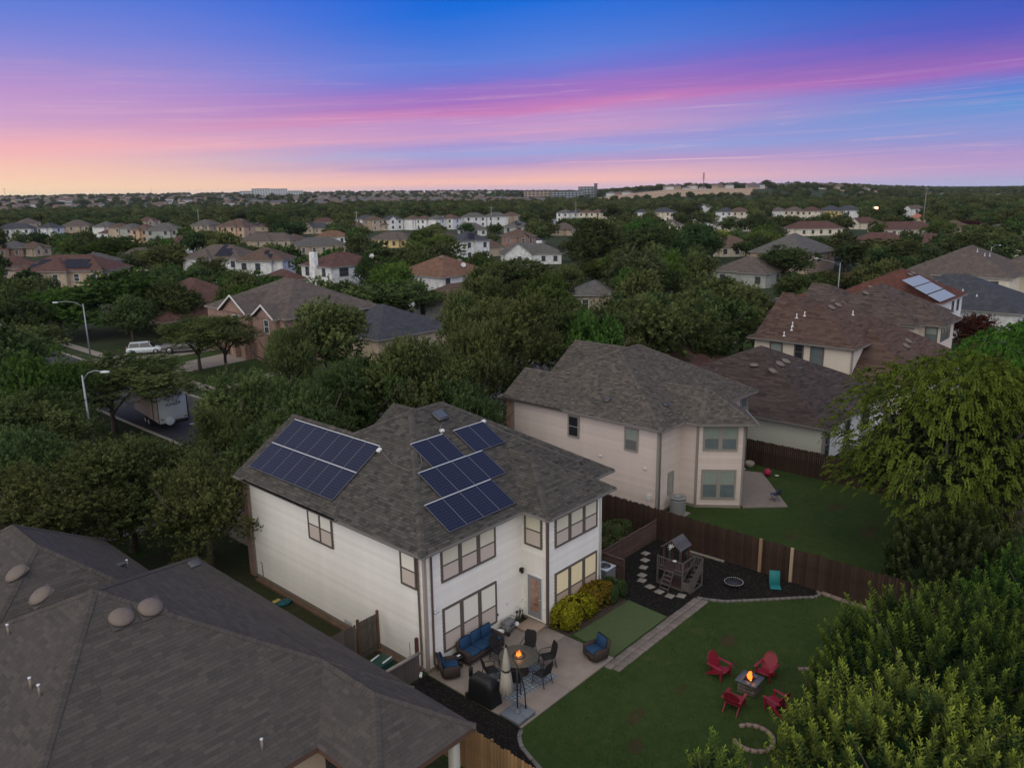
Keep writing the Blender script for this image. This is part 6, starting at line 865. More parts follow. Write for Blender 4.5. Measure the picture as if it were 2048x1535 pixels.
def sheet(name,poly,z,m,kind='structure',th=0):
    mb=MB(); n=len(poly)
    if th: mb.prism(poly,z-th,z)
    else: mb.add([(x,y,z) for x,y in poly],[tuple(range(n))])
    o=mb.build(name,m)
    if kind: o['kind']=kind
    return o
M_asph=mat('asphalt',(.045,.045,.052),.9,.15,2,.3,60); M_conc=mat('pale_concrete',(.24,.21,.185),.9,.12,1.5,.2,40); M_kerb=mat('kerb_concrete',(.27,.25,.22),.9,.1,3)
M_mulch=mat('black_mulch',(.012,.011,.010),1,.6,14,1.0,30,.1); M_turf=mat('artificial_turf',(.062,.088,.034),.95,.1,3,.3,150)
# back yard of the white house and its neighbours
sheet('lawn',[(-3.1,-30),(45,-30),(45,-2),(32.6,6),(17.3,6),(17.3,.2),(-3.1,.2)],.0,M_grass)
sheet('side_yard',[(-4.1,.2),(0,.2),(0,20),(-4.1,20)],.004,grassmat('patchy_side_grass',((.03,.045,.018),(.05,.05,.025),(.07,.055,.035)),(.10,.065,.045),1.4,.9))
sheet('side_yard',[(11.9,.2),(20.15,.2),(20.15,20),(11.9,20)],.004,MATS['patchy_side_grass'])
sheet('front_lawn',[(-60,20),(-60,20),(200,20),(200,22.5),(-60,22.5)],.006,M_grass)
sheet('front_lawn',[(18,38.5),(70,38.5),(70,64),(18,64)],.004,M_grass); sheet('front_lawn',[(18,67.4),(29,67.4),(29,73),(18,73)],.004,M_grass)
sheet('front_lawn',[(-40,44),(6,44),(6,110),(-40,110)],.004,M_grass)
sheet('street',[(-140,26.5),(300,26.5),(300,37),(-140,37)],.012,M_asph)
sheet('street',[(8,37),(16,37),(16,330),(8,330)],.012,M_asph)
for p in ([(-140,26.3),(300,26.3),(300,26.5),(-140,26.5)],[(16,37),(300,37),(300,37.2),(16.2,37.2)],[(16,37.2),(16.2,37.2),(16.2,330),(16,330)],[(7.8,37.2),(8,37),(8,330),(7.8,330)],[(-140,37),(8,37),(7.8,37.2),(-140,37.2)]):
    sheet('kerb',p,.13,M_kerb,th=.13)
sheet('sidewalk',[(18.1,39),(19.4,39),(19.4,330),(18.1,330)],.03,M_conc); sheet('sidewalk',[(-140,23.6),(300,23.6),(300,24.9),(-140,24.9)],.03,M_conc)
sheet('driveway',[(16.2,63.2),(29.4,64.2),(29.4,70.4),(16.2,67.6)],.036,M_conc); sheet('driveway',[(16.2,73.2),(29.6,73.2),(29.6,80),(16.2,80)],.036,M_conc)
sheet('driveway',[(22,13.8),(27.5,13.8),(27.5,26.3),(22,26.3)],.036,M_conc); sheet('driveway',[(1.5,13.8),(6.5,13.8),(6.5,26.3),(1.5,26.3)],.036,M_conc)
sheet('path',[(19.4,51.6),(29,55),(29,56.6),(19.4,53.4)],.036,M_conc)
sheet('stop_line',[(11.2,43.0),(15.6,43.0),(15.6,43.4),(11.2,43.4)],.017,mat('road_paint',(.5,.5,.5),.7,.15,4))
sheet('green_field',[(86,340),(136,345),(140,402),(95,418)],.03,grassmat('pale_field_grass',((.10,.13,.05),(.12,.15,.06),(.14,.14,.07)),None,.1))
def patch(name,x,y,r,m,z=.004,seed=1,k=.6):
    R=random.Random(seed); ph=[R.uniform(0,6.28) for _ in range(4)]
    mb=MB(); n=36; mb.add([(x+r*(1+.16*math.sin(2*a+ph[0])+.1*math.sin(3*a+ph[1])+.06*math.sin(7*a+ph[2]))*math.cos(a),y+r*k*(1+.16*math.sin(2*a+ph[0])+.1*math.sin(5*a+ph[3]))*math.sin(a),z) for a in [6.283*i/n for i in range(n)]],[tuple(range(n))]); o=mb.build(name,m); o['kind']='structure'
M_dry=grassmat('dry_lawn_patch',((.05,.045,.02),(.085,.065,.035),(.045,.055,.02)),(.12,.085,.055),2.,.9)
for k_,(x,y,r) in enumerate(((10.35,-8.2,.55),(3.3,-8.0,.5),(1.9,-8.9,.45),(8.8,-9.2,.3),(5.9,-8.4,.35),(28.5,-6.2,.7),(22.5,-5.8,.5),(26,-9,.8),(9.6,-12.2,.4))): patch('dry_grass_patch',x,y,r,M_dry,.004,k_)
# black mulch beds
play=[(10.45,-2.84),(10.2,-1.6),(11.9,-.25),(17.25,-.25),(17.25,-9.4),(16.67,-9.65),(15.9,-8.95),(15.04,-8.15),(14.1,-7.2),(13.24,-6.38),(12.9,-5.7),(12.62,-5.25),(10.35,-5.15)]
sheet('mulch_bed',play[::-1],.03,M_mulch); sheet('mulch_bed',[(-2.85,-9.5),(-2.0,-9.5),(-1.0,-6.15),(-.42,-5.3),(-.12,-5.2),(-.12,-.02),(-2.85,-.02)],.03,M_mulch)
sheet('shrub_bed',[(5.95,-1.5),(5.95,-2.7),(10.35,-2.9),(10.6,-1.5)],.03,mat('brown_bark_soil',(.055,.038,.03),1,.5,9,.8,30))
tf=sheet('artificial_turf',[(5.96,-5.12),(10.3,-5.12),(10.42,-2.92),(6.2,-2.75)],.038,M_turf)
sheet('planting_bed',[(11.95,-.1),(17.2,-.1),(17.2,3.5),(11.95,3.5)],.02,MATS['brown_bark_soil'])
def chips(n,poly_test,col,name,z=.03,s=(.02,.06),bb=(0,1,0,1)):
    mb=MB(); R=random.Random(4); k=0
    while k<n:
        x=R.uniform(bb[0],bb[1]); y=R.uniform(bb[2],bb[3])
        if not poly_test(x,y): continue
        k+=1; a=R.uniform(0,6.28); L=R.uniform(*s); w=L*.4; dz=R.uniform(0,.02); M=Matrix.Translation((x,y,z+.008+dz))@Matrix.Rotation(a,4,'Z')@Matrix.Rotation(R.uniform(-.5,.5),4,'X')
        mb.add([M@Vector(v) for v in ((-L,-w,0),(L,-w,0),(L,w,0),(-L,w,0),(0,0,w))],[(0,1,4),(1,2,4),(2,3,4),(3,0,4)],0,R.random())
    return mb.build(name,col,tint=True,kind='stuff')
def inpoly(P):
    def f_(x,y):
        c=False; j=len(P)-1
        for i in range(len(P)):
            if (P[i][1]>y)!=(P[j][1]>y) and x<(P[j][0]-P[i][0])*(y-P[i][1])/(P[j][1]-P[i][1])+P[i][0]: c=not c
            j=i
        return c
    return f_
M_chip=mat('mulch_chips',(.006,.005,.005),1,attr=1,col2=(.026,.022,.020))
chips(9000,inpoly(play),M_chip,'mulch_chips',bb=(10,17.4,-9.7,0)); chips(3500,inpoly([(-2.85,-9.5),(-2.0,-9.5),(-1.0,-6.15),(-.12,-5.2),(-.12,-.02),(-2.85,-.02)]),M_chip,'mulch_chips',bb=(-2.9,0,-9.5,0))
# grass blades on the near lawns
def blades(n,test,bb,name,hs=(.03,.07),m=None,dens=None):
    R=np.random.default_rng(7); pts=[]
    while len(pts)<n:
        for x,y in zip(R.uniform(bb[0],bb[1],4000),R.uniform(bb[2],bb[3],4000)):
            if test(x,y): pts.append((x,y))
            if len(pts)>=n: break
    P=np.array(pts[:n]); a=R.uniform(0,6.28,n); h=R.uniform(hs[0],hs[1],n)*(.7+.6*(np.sin(P[:,0]*1.7)*np.cos(P[:,1]*2.1)*.5+.5)); w=R.uniform(.006,.014,n); L=R.uniform(-.6,.6,(n,2))*h[:,None]
    V=np.zeros((n,3,3)); V[:,0,0]=P[:,0]-np.cos(a)*w; V[:,0,1]=P[:,1]-np.sin(a)*w; V[:,1,0]=P[:,0]+np.cos(a)*w; V[:,1,1]=P[:,1]+np.sin(a)*w; V[:,2,0]=P[:,0]+L[:,0]; V[:,2,1]=P[:,1]+L[:,1]; V[:,2,2]=h
    me=bpy.data.meshes.new(name); me.vertices.add(3*n); me.vertices.foreach_set('co',V.reshape(-1)); me.loops.add(3*n); me.loops.foreach_set('vertex_index',np.arange(3*n)); me.polygons.add(n); me.polygons.foreach_set('loop_start',np.arange(n)*3); me.polygons.foreach_set('loop_total',np.full(n,3))
    at_=me.attributes.new('tint','FLOAT','FACE'); at_.data.foreach_set('value',np.clip(R.normal(.45,.25,n)+.25*np.sin(P[:,0]*.8+1)*np.sin(P[:,1]*.9),0,1).astype(np.float32))
    me.update(); me.materials.append(m); o=bpy.data.objects.new(name,me); COL.objects.link(o); o['kind']='stuff'; return o
M_blade=mat('grass_blades',(.024,.052,.014),.9,attr=1,col2=(.078,.122,.032),spec=.2)
ip=inpoly(play); 
def lawn_ok(x,y): return not(ip(x,y)) and not(-.3<x<5.95 and y>-5.25) and not(x>5 and x<12.8 and y>-5.95) and x<17.2 and not(x>10 and y>-5.9 and x<12.9) and (x>-.9 or y<-9) and (x-7.5)**2+(y+10.5)**2>.25 and (x-10.35)**2+((y+8.2)/.6)**2>.16
blades(85000,lawn_ok,(-.5,17.2,-17,-3),'lawn_blades',m=M_blade)
blades(26000,lambda x,y: x>17.6 and not(24<x<31 and y>-4 and y<1.5 and x-26+y<6) and x<32.4,(17.5,32.4,-11,1.6),'lawn_blades',hs=(.04,.09),m=M_blade)
# ---------------- patio ----------------
def slabs(name,label,cat,m,pieces,z0=-.05,z1=.06,piece='slab',bev=.012):
    t_=thing(name,label,cat); 
    for p in pieces: MB().box(p[0],p[1],p[2],p[3],z0,z1,bev=bev).build(piece,m,t_,tint=True)
    return t_
M_pat=mat('pinkish_patio_concrete',(.225,.185,.158),.85,.13,2.2,.25,35)
pt=slabs('patio','pinkish brown concrete patio behind the white house','patio',M_pat,[(-.06,2.95,-2.55,-.03),(2.96,4.92,-2.55,-.03),(4.93,5.92,-2.55,-1.46),(-.06,2.95,-5.18,-2.56),(2.96,5.92,-5.18,-2.56)])

R=random.Random(3)
M_pav=mat('concrete_paver',(.165,.138,.122),.9,.14,5,.3,40,objr=.14)
pw=thing('paver_path','narrow double row of greyish pink pavers crossing the lawn from patio to playhouse','path',(5.15,-5.18,0))
PV=MB().box(-.19,.19,-.17,.17,-.03,.05,bev=.012).mesh('paver',M_pav)
for r_ in range(2):
    for k in range(19): inst(PV,'paver',pw,(.2+k*.398+(.08 if r_ else 0)+R.uniform(-.01,.01),-.2-.36*r_+R.uniform(-.012,.012),R.uniform(-.006,.006)),R.uniform(-.03,.03))
M_stone=mat('pale_stepping_stone',(.22,.20,.175),.9,.15,6,.3,40,objr=.12)
SS=MB().box(-.2,.2,-.2,.2,-.02,.045,bev=.015).mesh('stepping_stone',M_stone)
for i,(x,y) in enumerate(((15.25,-.77),(14.54,-1.19),(13.77,-1.59),(13.0,-2.01),(12.5,-2.32),(12.2,-2.98),(12.06,-3.61),(12.03,-4.23),(12.41,-4.64))):
    o=inst(SS,'stepping_stone',None,(x,y,.03),R.uniform(-.25,.25)); w_=['farthest','second farthest','third farthest','fourth from the far end','middle','fourth from the near end','third from the near end','second from the near end','nearest'][i]
    tag(o,'pale square stepping stone in the mulch, '+w_+' of the line','stepping stone','stepping stones in the mulch')
# curved edging of blocks
def edging(label,pts,z,h,wd,m,L=.3,name='garden_edging'):
    t_=thing(name,label,'garden edging',(pts[0][0],pts[0][1],0)); ox,oy=pts[0]
    P=[Vector(p) for p in pts]; acc=[]; 
    for a,b in zip(P,P[1:]):
        d=(b-a).length; n=max(1,round(d/L))
        for k in range(n): acc.append((a+(b-a)*((k+.5)/n),d/n,math.atan2((b-a).y,(b-a).x)))
    bl=MB().box(-.5,.5,-wd/2,wd/2,-.05,h,bev=.015).mesh('edging_block',m)
    for c,l_,a in acc: inst(bl,'edging_block',t_,(c.x-ox,c.y-oy,z),a,sc_=(l_*.96,1,1))
    return t_
M_edge=mat('edging_concrete',(.15,.138,.128),.9,.15,7,.3,objr=.15)
edging('curved border of grey concrete blocks between mulch bed and lawn',[(12.75,-5.3),(12.95,-5.85),(13.3,-6.5),(14.1,-7.3),(15.04,-8.2),(15.9,-9.0),(16.5,-9.6),(16.95,-9.7),(17.15,-9.45)],0,.1,.13,M_edge)
edging('curved concrete mow strip between dark mulch and lawn beside the patio corner',[(-.15,-5.25),(-.5,-5.45),(-.85,-5.9),(-1.1,-6.6),(-1.4,-7.6),(-1.9,-9.2)],0,.07,.16,M_edge,.5)
edging('ring of curved border stones round the bare tree spot on the lawn',[(5.0+.72*math.cos(a),-11.9+.72*math.sin(a)) for a in [2.4+k*.36 for k in range(15)]],0,.11,.14,mat('reddish_edging',(.21,.155,.13),.9,.15,6,objr=.12),.25)
edging('reddish edging stones along the foot of the brown fence',[(17.1,-9.7),(17.0,-11.2),(17.05,-12.6)],0,.12,.2,MATS['reddish_edging'],.6)
edging('small arc of red brick edging half hidden by the bright leafy tree',[(10.2,-11.4),(10.55,-11.8),(10.6,-12.3),(10.3,-12.7)],0,.1,.13,MATS['reddish_edging'],.25)
# ---------------- fences ----------------
def picket_mesh(w,h,t_,m,dog=True):
    mb=MB(); c=.03 if dog else 0
    P=[(0,0),(w,0),(w,h-c),(w-c,h),(c,h),(0,h-c)]
    mb.add([(x,-t_/2,z) for x,z in P]+[(x,t_/2,z) for x,z in P],[tuple(range(6)),tuple(range(11,5,-1))]+[(i,6+i,6+(i+1)%6,(i+1)%6) for i in range(6)])
    return mb.mesh('picket',m)
def fence(label,p,q,h,m,pw_=.14,gap=.012,posts=2.4,side=1,seed=0,postm=None,hv=.03,special=()):
    L=math.hypot(q[0]-p[0],q[1]-p[1]); t_=thing('wooden_fence',label,'fence',(p[0],p[1],0),math.atan2(q[1]-p[1],q[0]-p[0])); R=random.Random(seed)
    ms=[picket_mesh(pw_,h+d,.02,m) for d in (-hv,-hv/2,0,hv/2,hv)]; n=int(L/(pw_+gap))
    for k in range(n): inst(R.choice(ms),'picket',t_,(k*(pw_+gap),R.uniform(-.004,.004),R.uniform(-.01,.01)))
    for z in (.3,h*.5,h-.28): MB().box(0,L,side*.015,side*.055,z,z+.085).build('rail',postm or m,t_)
    k=0; 
    while k*posts<=L+.1:
        MB().box(k*posts-.045,k*posts+.045,side*.058,side*.148,-.1,h-.03).build('post',postm or m,t_); k+=1
    for (d,pm,w_) in special: MB().box(d-w_/2,d+w_/2,-side*.11,-side*.012,-.02,h+.03).build('post',pm,t_,label='newer light tan post standing out against the dark boards')
    return t_
M_fdark=mat('dark_stained_cedar',(.038,.021,.014),.85,.65,2.2,.4,20,objr=.32,stretch=(6,6,.7))
M_fgray=mat('weathered_grey_wood',(.10,.082,.068),.85,.35,2,.4,20,objr=.22,stretch=(5,5,1))
M_fhor=mat('reddish_brown_boards',(.085,.052,.042),.8,.3,2,.3,objr=.22,stretch=(1,5,5))
M_ftan=mat('tan_cedar',(.22,.13,.06),.8,.3,2,.4,objr=.25,stretch=(6,6,.8))
M_newpost=mat('fresh_tan_post',(.27,.17,.10),.75,.15,4)
M_fmid=mat('brown_cedar',(.12,.068,.045),.85,.3,2,.4,objr=.3,stretch=(6,6,.8))
fence('long dark brown picket fence between the white house yard and the beige house yard',(17.3,14),(17.3,-19.5),1.85,M_fdark,seed=2,special=((20.4,M_newpost,.16),(22.05,mat('pale_new_post',(.36,.27,.18),.75),.15)))
fence('dark brown picket fence on the far side of the beige house lawn',(32.6,2.3),(32.6,-16),1.85,M_fdark,seed=3)
fence('tan picket fence at the bottom edge beside the dark roof',(-2.9,-3.9),(-2.9,-14),1.75,M_ftan,seed=4,hv=.05)
fence('row of weathered boards closing the side yard behind the open gate',(-3.95,2.95),(-1.35,2.95),1.75,M_fgray,seed=5)
# gate with Z brace
gt=thing('gate','weathered wooden gate with a diagonal brace leaning open against the white house wall','gate',(-1.3,2.9,0),0)
for k in range(7): inst(picket_mesh(.13,1.75,.02,M_fgray),'picket',gt,(.02+k*.138,.03,.05))
for z in (.3,1.5): MB().box(0,1.0,-.02,.02,z,z+.09).build('rail',M_fgray,gt)
MB().add([Vector(v) for v in ((.05,-.02,.4),(.15,-.02,.4),(.95,-.02,1.5),(.85,-.02,1.5),(.05,.02,.4),(.15,.02,.4),(.95,.02,1.5),(.85,.02,1.5))],[(0,1,2,3),(7,6,5,4),(0,4,5,1),(1,5,6,2),(2,6,7,3),(3,7,4,0)]).build('brace',M_fgray,gt)
for x in (0,1.04): MB().box(x-.05,x+.05,-.05,.05,0,1.95).build('post',M_fmid,gt)
sf=thing('low_wooden_screen','short weathered board screen with a rounded cap rail beside the patio corner','fence',(-2.4,.1,0))
for k in range(14): inst(picket_mesh(.135,1.05,.02,M_fgray,False),'picket',sf,(k*.145,0,0))
MB().tube([(-.02,0,1.1),(1.0,0,1.1),(2.05,0,1.1)],.07,8).build('cap_rail',mat('pale_weathered_rail',(.24,.21,.18),.8,.15,4),sf)
MB().box(1.95,2.07,.05,.17,0,1.75).build('post',mat('dark_red_post',(.09,.035,.025),.7),sf)
MB().tube([(1.72,.2,0),(1.72,.2,1.65)],.015,6).build('rod',M_trim,sf)
# horizontal board fence and enclosure beside the house
def hboards(label,p,q,h,n,name='horizontal_board_fence',posts=1.8):
    L=math.hypot(q[0]-p[0],q[1]-p[1]); t_=thing(name,label,'fence',(p[0],p[1],0),math.atan2(q[1]-p[1],q[0]-p[0])); bh=h/n
    k=0; xs=[]
    while k*posts<L-.3: xs.append(k*posts); k+=1
    xs.append(L)
    for a,b in zip(xs,xs[1:]):
        bm=MB().box(0,b-a-.02,-.012,.012,0,bh-.018).mesh('board',M_fhor)
        for i in range(n): inst(bm,'board',t_,(a,0,.04+i*bh))
    for x in xs: MB().box(x-.05,x+.05,.015,.1,0,h+.12).build('post',M_fhor,t_)
    MB().box(0,L,-.04,.06,h+.045,h+.075).build('cap_rail',M_fhor,t_)
hboards('low fence of horizontal reddish boards running from the white house to the tall dark fence',(11.95,-.22),(17.2,-.22),1.15,8)
hboards('short horizontal board screen hiding the air conditioner',(11.95,-1.6),(11.95,-.26),1.1,8,'air_conditioner_screen',1.3)
# board strips on the mulch near the fence
MB().box(0,.18,-2.1,0,.03,.09).build('plank',mat('weathered_light_plank',(.22,.19,.16),.85),None,loc=(16.9,-2.4,0),rz=.05); tag(COL.objects[-1],'weathered light plank lying on the mulch along the dark fence','plank')
# ---------------- air conditioners ----------------
def acunit(label,x,y,round_=False,s=.8,h=.85):
    t_=thing('air_conditioner',label,'air conditioner',(x,y,0)); mg=mat('condenser_grey',(.20,.20,.205),.5,spec=.4); ml=mat('condenser_light_grey',(.42,.47,.52),.4,spec=.5)
    MB().box(-s*.6,s*.6,-s*.6,s*.6,-.02,.06).build('pad',M_conc,t_)
    if round_:
        b=MB()
        for k in range(26): b.lathe([(s*.5,.1+k*.033),(s*.5,.118+k*.033),(s*.47,.122+k*.033),(s*.47,.133+k*.033)],24)
        b.build('louvres',mg,t_); MB().lathe([(s*.5,h+.1),(s*.52,h+.12),(s*.5,h+.16),(s*.3,h+.18),(s*.3,h+.12)],24).build('top_cap',mg,t_); MB().lathe([(.01,h+.1),(s*.29,h+.1),(s*.29,h+.11),(.01,h+.11)],20).build('fan_guard',M_dark,t_)
    else:
        b=MB()
        for k in range(14): b.box(-s/2,s/2,-s/2,s/2,.08+k*.052,.115+k*.052,bev=.02)
        b.box(-s/2+.03,s/2-.03,-s/2+.03,s/2-.03,.06,h-.05); b.build('louvres',mg,t_); MB().box(-s/2-.01,s/2+.01,-s/2-.01,s/2+.01,h-.06,h,bev=.02).build('top_cap',ml,t_)
        f_=MB()
        for r in (.12,.18,.24,.3): f_.lathe([(r,h),(r+.012,h+.012),(r+.02,h)],24)
        f_.build('fan_guard',M_trim,t_); MB().lathe([(.01,h+.001),(.3,h+.001),(.3,h+.004),(.01,h+.004)],24).build('fan_opening',M_dark,t_)
acunit('square air conditioner with a pale blue top behind the horizontal board screen',11.3,-.85,s=.82,h=.85)
acunit('round grey air conditioner in the corner of the beige house',21.2,.75,True,.95,.98)
acunit('air conditioner at the corner of the single storey house behind the trees',39.6,-3.4,s=.85,h=.8)
# ---------------- furniture ----------------
M_wick=mat('dark_brown_wicker',(.045,.032,.028),.75,.3,40,.6,90); M_navy=mat('navy_cushion_fabric',(.012,.045,.105),.85,.08,6,.15,60)
M_blk=mat('black_metal',(.012,.012,.013),.45); M_blkf=mat('black_woven_sling',(.013,.013,.014),.7,.1,30,.2,80)
def cushion(mb,x0,x1,y0,y1,z0,z1,M=None,b=.05): return mb.box(x0,x1,y0,y1,z0,z1,bev=b,M=M)
def club(label,x,y,rz,swivel=True):
    # faces local +x
    t_=thing('club_chair',label,'armchair',(x,y,.06),rz,'blue cushioned wicker patio seats')
    MB().box(-.36,.36,-.36,.36,.10,.36,bev=.05).build('base',M_wick,t_)
    for s in (-1,1): MB().box(-.36,.34,s*.40-.07,s*.40+.07,.10,.60,bev=.05).build('armrest',M_wick,t_)
    M=Matrix.Translation((-.36,0,.3))@Matrix.Rotation(-.22,4,'Y'); MB().box(-.07,.07,-.44,.44,-.15,.62,bev=.05,M=M).build('backrest',M_wick,t_)
    cushion(MB(),-.28,.34,-.32,.32,.36,.5,b=.05).build('seat_cushion',M_navy,t_); cushion(MB(),.06,.2,-.32,.32,.12,.66,M,.06).build('back_cushion',M_navy,t_)
    MB().lathe([(.30,0),(.30,.04),(.1,.06),(.1,.11)],16).build('swivel_base',M_blk,t_)
    return t_
club('blue cushioned wicker armchair by the house corner at the left edge of the patio',.50,-.78,-.55)
club('blue cushioned wicker armchair alone at the right edge of the patio',5.35,-4.6,2.85)
sf=thing('sofa','three seat wicker sofa with navy blue cushions along the white house wall','sofa',(2.45,-.66,.06),-math.pi/2)   # faces -y
MB().box(-.36,.40,-1.0,1.0,.14,.36,bev=.04).build('base',M_wick,sf)
for s in (-1,1): MB().box(-.38,.40,s*1.03-.07,s*1.03+.07,.1,.60,bev=.04).build('armrest',M_wick,sf)
M=Matrix.Translation((-.36,0,.3))@Matrix.Rotation(-.2,4,'Y'); MB().box(-.06,.06,-1.04,1.04,-.15,.52,bev=.04,M=M).build('backrest',M_wick,sf)
for k in range(3):
    cushion(MB(),-.28,.38,-.96+k*.645,-.33+k*.645,.36,.5).build('seat_cushion',M_navy,sf); cushion(MB(),.06,.2,-.95+k*.645,-.34+k*.645,.1,.64,M,.06).build('back_cushion',M_navy,sf)
for x in (-.3,.36):
    for y in (-1.02,1.02): MB().lathe([(.025,0),(.03,.14)],8,c=(x,y,0)).build('leg',M_blk,sf)
st_=thing('side_table','small dark round side table between armchair and sofa','side table',(1.12,-.62,.06)); MB().lathe([(.24,.48),(.24,.52)],20).build('table_top',M_blk,st_); MB().lathe([(.2,0),(.2,.02),(.03,.05),(.03,.48)],14).build('pedestal',M_wick,st_)
ph=MB().box(-.08,.08,-.05,.05,0,.02,bev=.005).build('phone_case',MATS['white_fixture'],None,loc=(1.12,-.66,.581)); tag(ph,'small pale object lying on the dark side table','box')
# grey cart / cooler by the step
ck=thing('storage_cart','grey plastic cooler cart with a handle beside the door step','cooler',(4.45,-.42,.06),.1); mg=mat('cooler_grey_plastic',(.15,.155,.16),.5,.1,5)
MB().box(-.3,.3,-.2,.2,.12,.5,bev=.04).build('body',mg,ck); MB().box(-.31,.31,-.21,.21,.505,.58,bev=.03).build('lid',mg,ck); MB().box(-.14,.14,-.225,-.205,.38,.44,bev=.008).build('handle_slot',M_blk,ck)
for s in (-1,1): MB().lathe([(.09,-.03),(.09,.03)],14,M=Matrix.Translation((-.26,s*.23,.09))@Matrix.Rotation(math.pi/2,4,'X')).build('wheel',M_blk,ck)
MB().tube([(.3,-.15,.4),(.42,-.12,.62),(.42,.12,.62),(.3,.15,.4)],.012,6).build('handle',M_blk,ck)
bs=thing('plastic_basin','white basin with a cloth on the patio behind the sofa','basin',(3.92,-.42,.06)); MB().lathe([(.15,0),(.2,.28),(.215,.29),(.17,.26),(.05,.2)],18).build('bowl',mat('white_plastic',(.62,.63,.65),.4),bs)
# child's bike
bk=thing('bicycle','small black bicycle leaning on the wall next to the door step','bicycle',(5.3,-.28,.06),.35)
def wheel(c,r,p):
    w_=MB(); n=24
    for k in range(n):
        a0,a1=2*math.pi*k/n,2*math.pi*(k+1)/n; w_.tube([(c[0]+r*math.cos(a0),0,c[1]+r*math.sin(a0)),(c[0]+r*math.cos(a1),0,c[1]+r*math.sin(a1))],.018,5,cap=False)
    o=w_.build('wheel',M_blk,p); s=MB()
    for k in range(8): a=math.pi*k/4; s.tube([(c[0],0,c[1]),(c[0]+r*math.cos(a),0,c[1]+r*math.sin(a))],.003,3)
    s.build('spokes',M_alu,o)
wheel((-.38,.24),.22,bk); wheel((.38,.24),.22,bk)
MB().tube([(-.38,0,.24),(-.05,0,.24),(.24,0,.58),(-.14,0,.56),(-.05,0,.24)],.016,6).tube([(.38,0,.24),(.24,0,.58),(.21,0,.7)],.016,6).tube([(-.38,0,.24),(-.14,0,.56),(-.17,0,.66)],.016,6).build('frame',M_blk,bk)
MB().tube([(.21,-.2,.74),(.21,0,.7),(.21,.2,.74)],.013,6).build('handlebar',M_alu,bk); MB().box(-.27,-.07,-.05,.05,.66,.7,bev=.015).build('saddle',M_blk,bk)
sc2=thing('push_scooter','upright black kick scooter standing against the door wall','scooter',(5.78,-.2,.06),1.3); MB().box(-.3,.25,-.05,.05,.07,.1,bev=.01).build('deck',M_blk,sc2); MB().tube([(.27,0,.07),(.2,0,.88)],.018,6).tube([(.2,-.17,.88),(.2,.17,.88)],.015,6).build('steering_bar',M_blk,sc2)
for x in (-.33,.28): MB().lathe([(.05,-.015),(.05,.015)],10,M=Matrix.Translation((x,0,.05))@Matrix.Rotation(math.pi/2,4,'X')).build('wheel',M_blk,sc2)
hm=MB().lathe([(.13,0),(.135,.05),(.11,.11),(.05,.15),(.01,.16)],14).build('helmet',mat('white_plastic',(.62,.63,.65)),None,loc=(5.02,-.42,.17+.0)); tag(hm,'white child helmet on the door step beside the bicycle','helmet')
# rug
rg=bpy.data.materials.new('patterned_rug'); rg.use_nodes=True; T=rg.node_tree; b_=T.nodes['Principled BSDF']; b_.inputs['Roughness'].default_value=1
tcn=T.nodes.new('ShaderNodeTexCoord'); vo=T.nodes.new('ShaderNodeTexVoronoi'); vo.feature='DISTANCE_TO_EDGE'; vo.inputs['Scale'].default_value=5.5; vo.inputs['Randomness'].default_value=.35; T.links.new(tcn.outputs['Object'],vo.inputs[0])
cr=T.nodes.new('ShaderNodeValToRGB'); cr.color_ramp.interpolation='CONSTANT'; e=cr.color_ramp.elements; e[0].color=(.05,.075,.11,1); e[1].position=.12; e[1].color=(.30,.31,.31,1); q=e.new(.26); q.color=(.07,.10,.14,1); q=e.new(.34); q.color=(.26,.28,.29,1)
T.links.new(vo.outputs['Distance'],cr.inputs[0]); T.links.new(cr.outputs[0],b_.inputs['Base Color'])
o=MB().box(-1.25,1.25,-1.05,1.05,0,.012).build('rug',rg,None,loc=(2.15,-3.05,.062),rz=-.12); tag(o,'blue and white patterned outdoor rug under the round fire table','rug')
# round table with fire bowl
def flame(parent,c,h,r,seed):
    R=random.Random(seed); mb=MB(); inner=MB()
    for k in range(16):
        a=R.uniform(0,6.28); d=R.uniform(0,r*.75); hh=h*R.uniform(.35,1)*(1-d/r*.5); x,y=d*math.cos(a),d*math.sin(a); tx,ty=R.uniform(-.3,.3)*r,R.uniform(-.3,.3)*r
        pts=[(c[0]+x+tx*t_**2,c[1]+y+ty*t_*R.uniform(.6,1.2),c[2]+hh*t_) for t_ in (0,.2,.45,.7,1)]; w=r*.26
        mb.tube(pts,[w*.5,w,w*.75,w*.35,.003],7)
        if k<9: inner.tube([(p[0],p[1],c[2]+(p[2]-c[2])*.55) for p in pts],[w*.4,w*.85,w*.6,w*.3,.003],7)
    f_=mb.build('flame',mat('flame_orange',(.3,.05,.0),1,emit=(1,.2,.025),es=2.3),parent); inner.build('flame_core',mat('flame_yellow',(.3,.2,.05),1,emit=(1,.5,.12),es=4.5),f_)
    ll=bpy.data.lights.new('fire_light','POINT'); ll.energy=5; ll.color=(1,.45,.15); ll.shadow_soft_size=.08; lo=bpy.data.objects.new('fire_light',ll); COL.objects.link(lo); lo.parent=parent; lo.location=(c[0],c[1],c[2]+h+.05)
M_tabl=mat('mottled_stone_tabletop',(.058,.057,.047),.45,.35,9,.1,30,spec=.4)
ft=thing('fire_table','round mottled stone dining table with a small fire burning in its centre','table',(2.48,-2.82,.062))
MB().lathe([(.15,.70),(.80,.70),(.84,.72),(.84,.745),(.8,.76),(.27,.76)],48).build('table_top',M_tabl,ft); MB().lathe([(.27,.755),(.27,.775),(.22,.775),(.2,.74),(.02,.73)],32).build('fire_bowl',M_blk,ft)
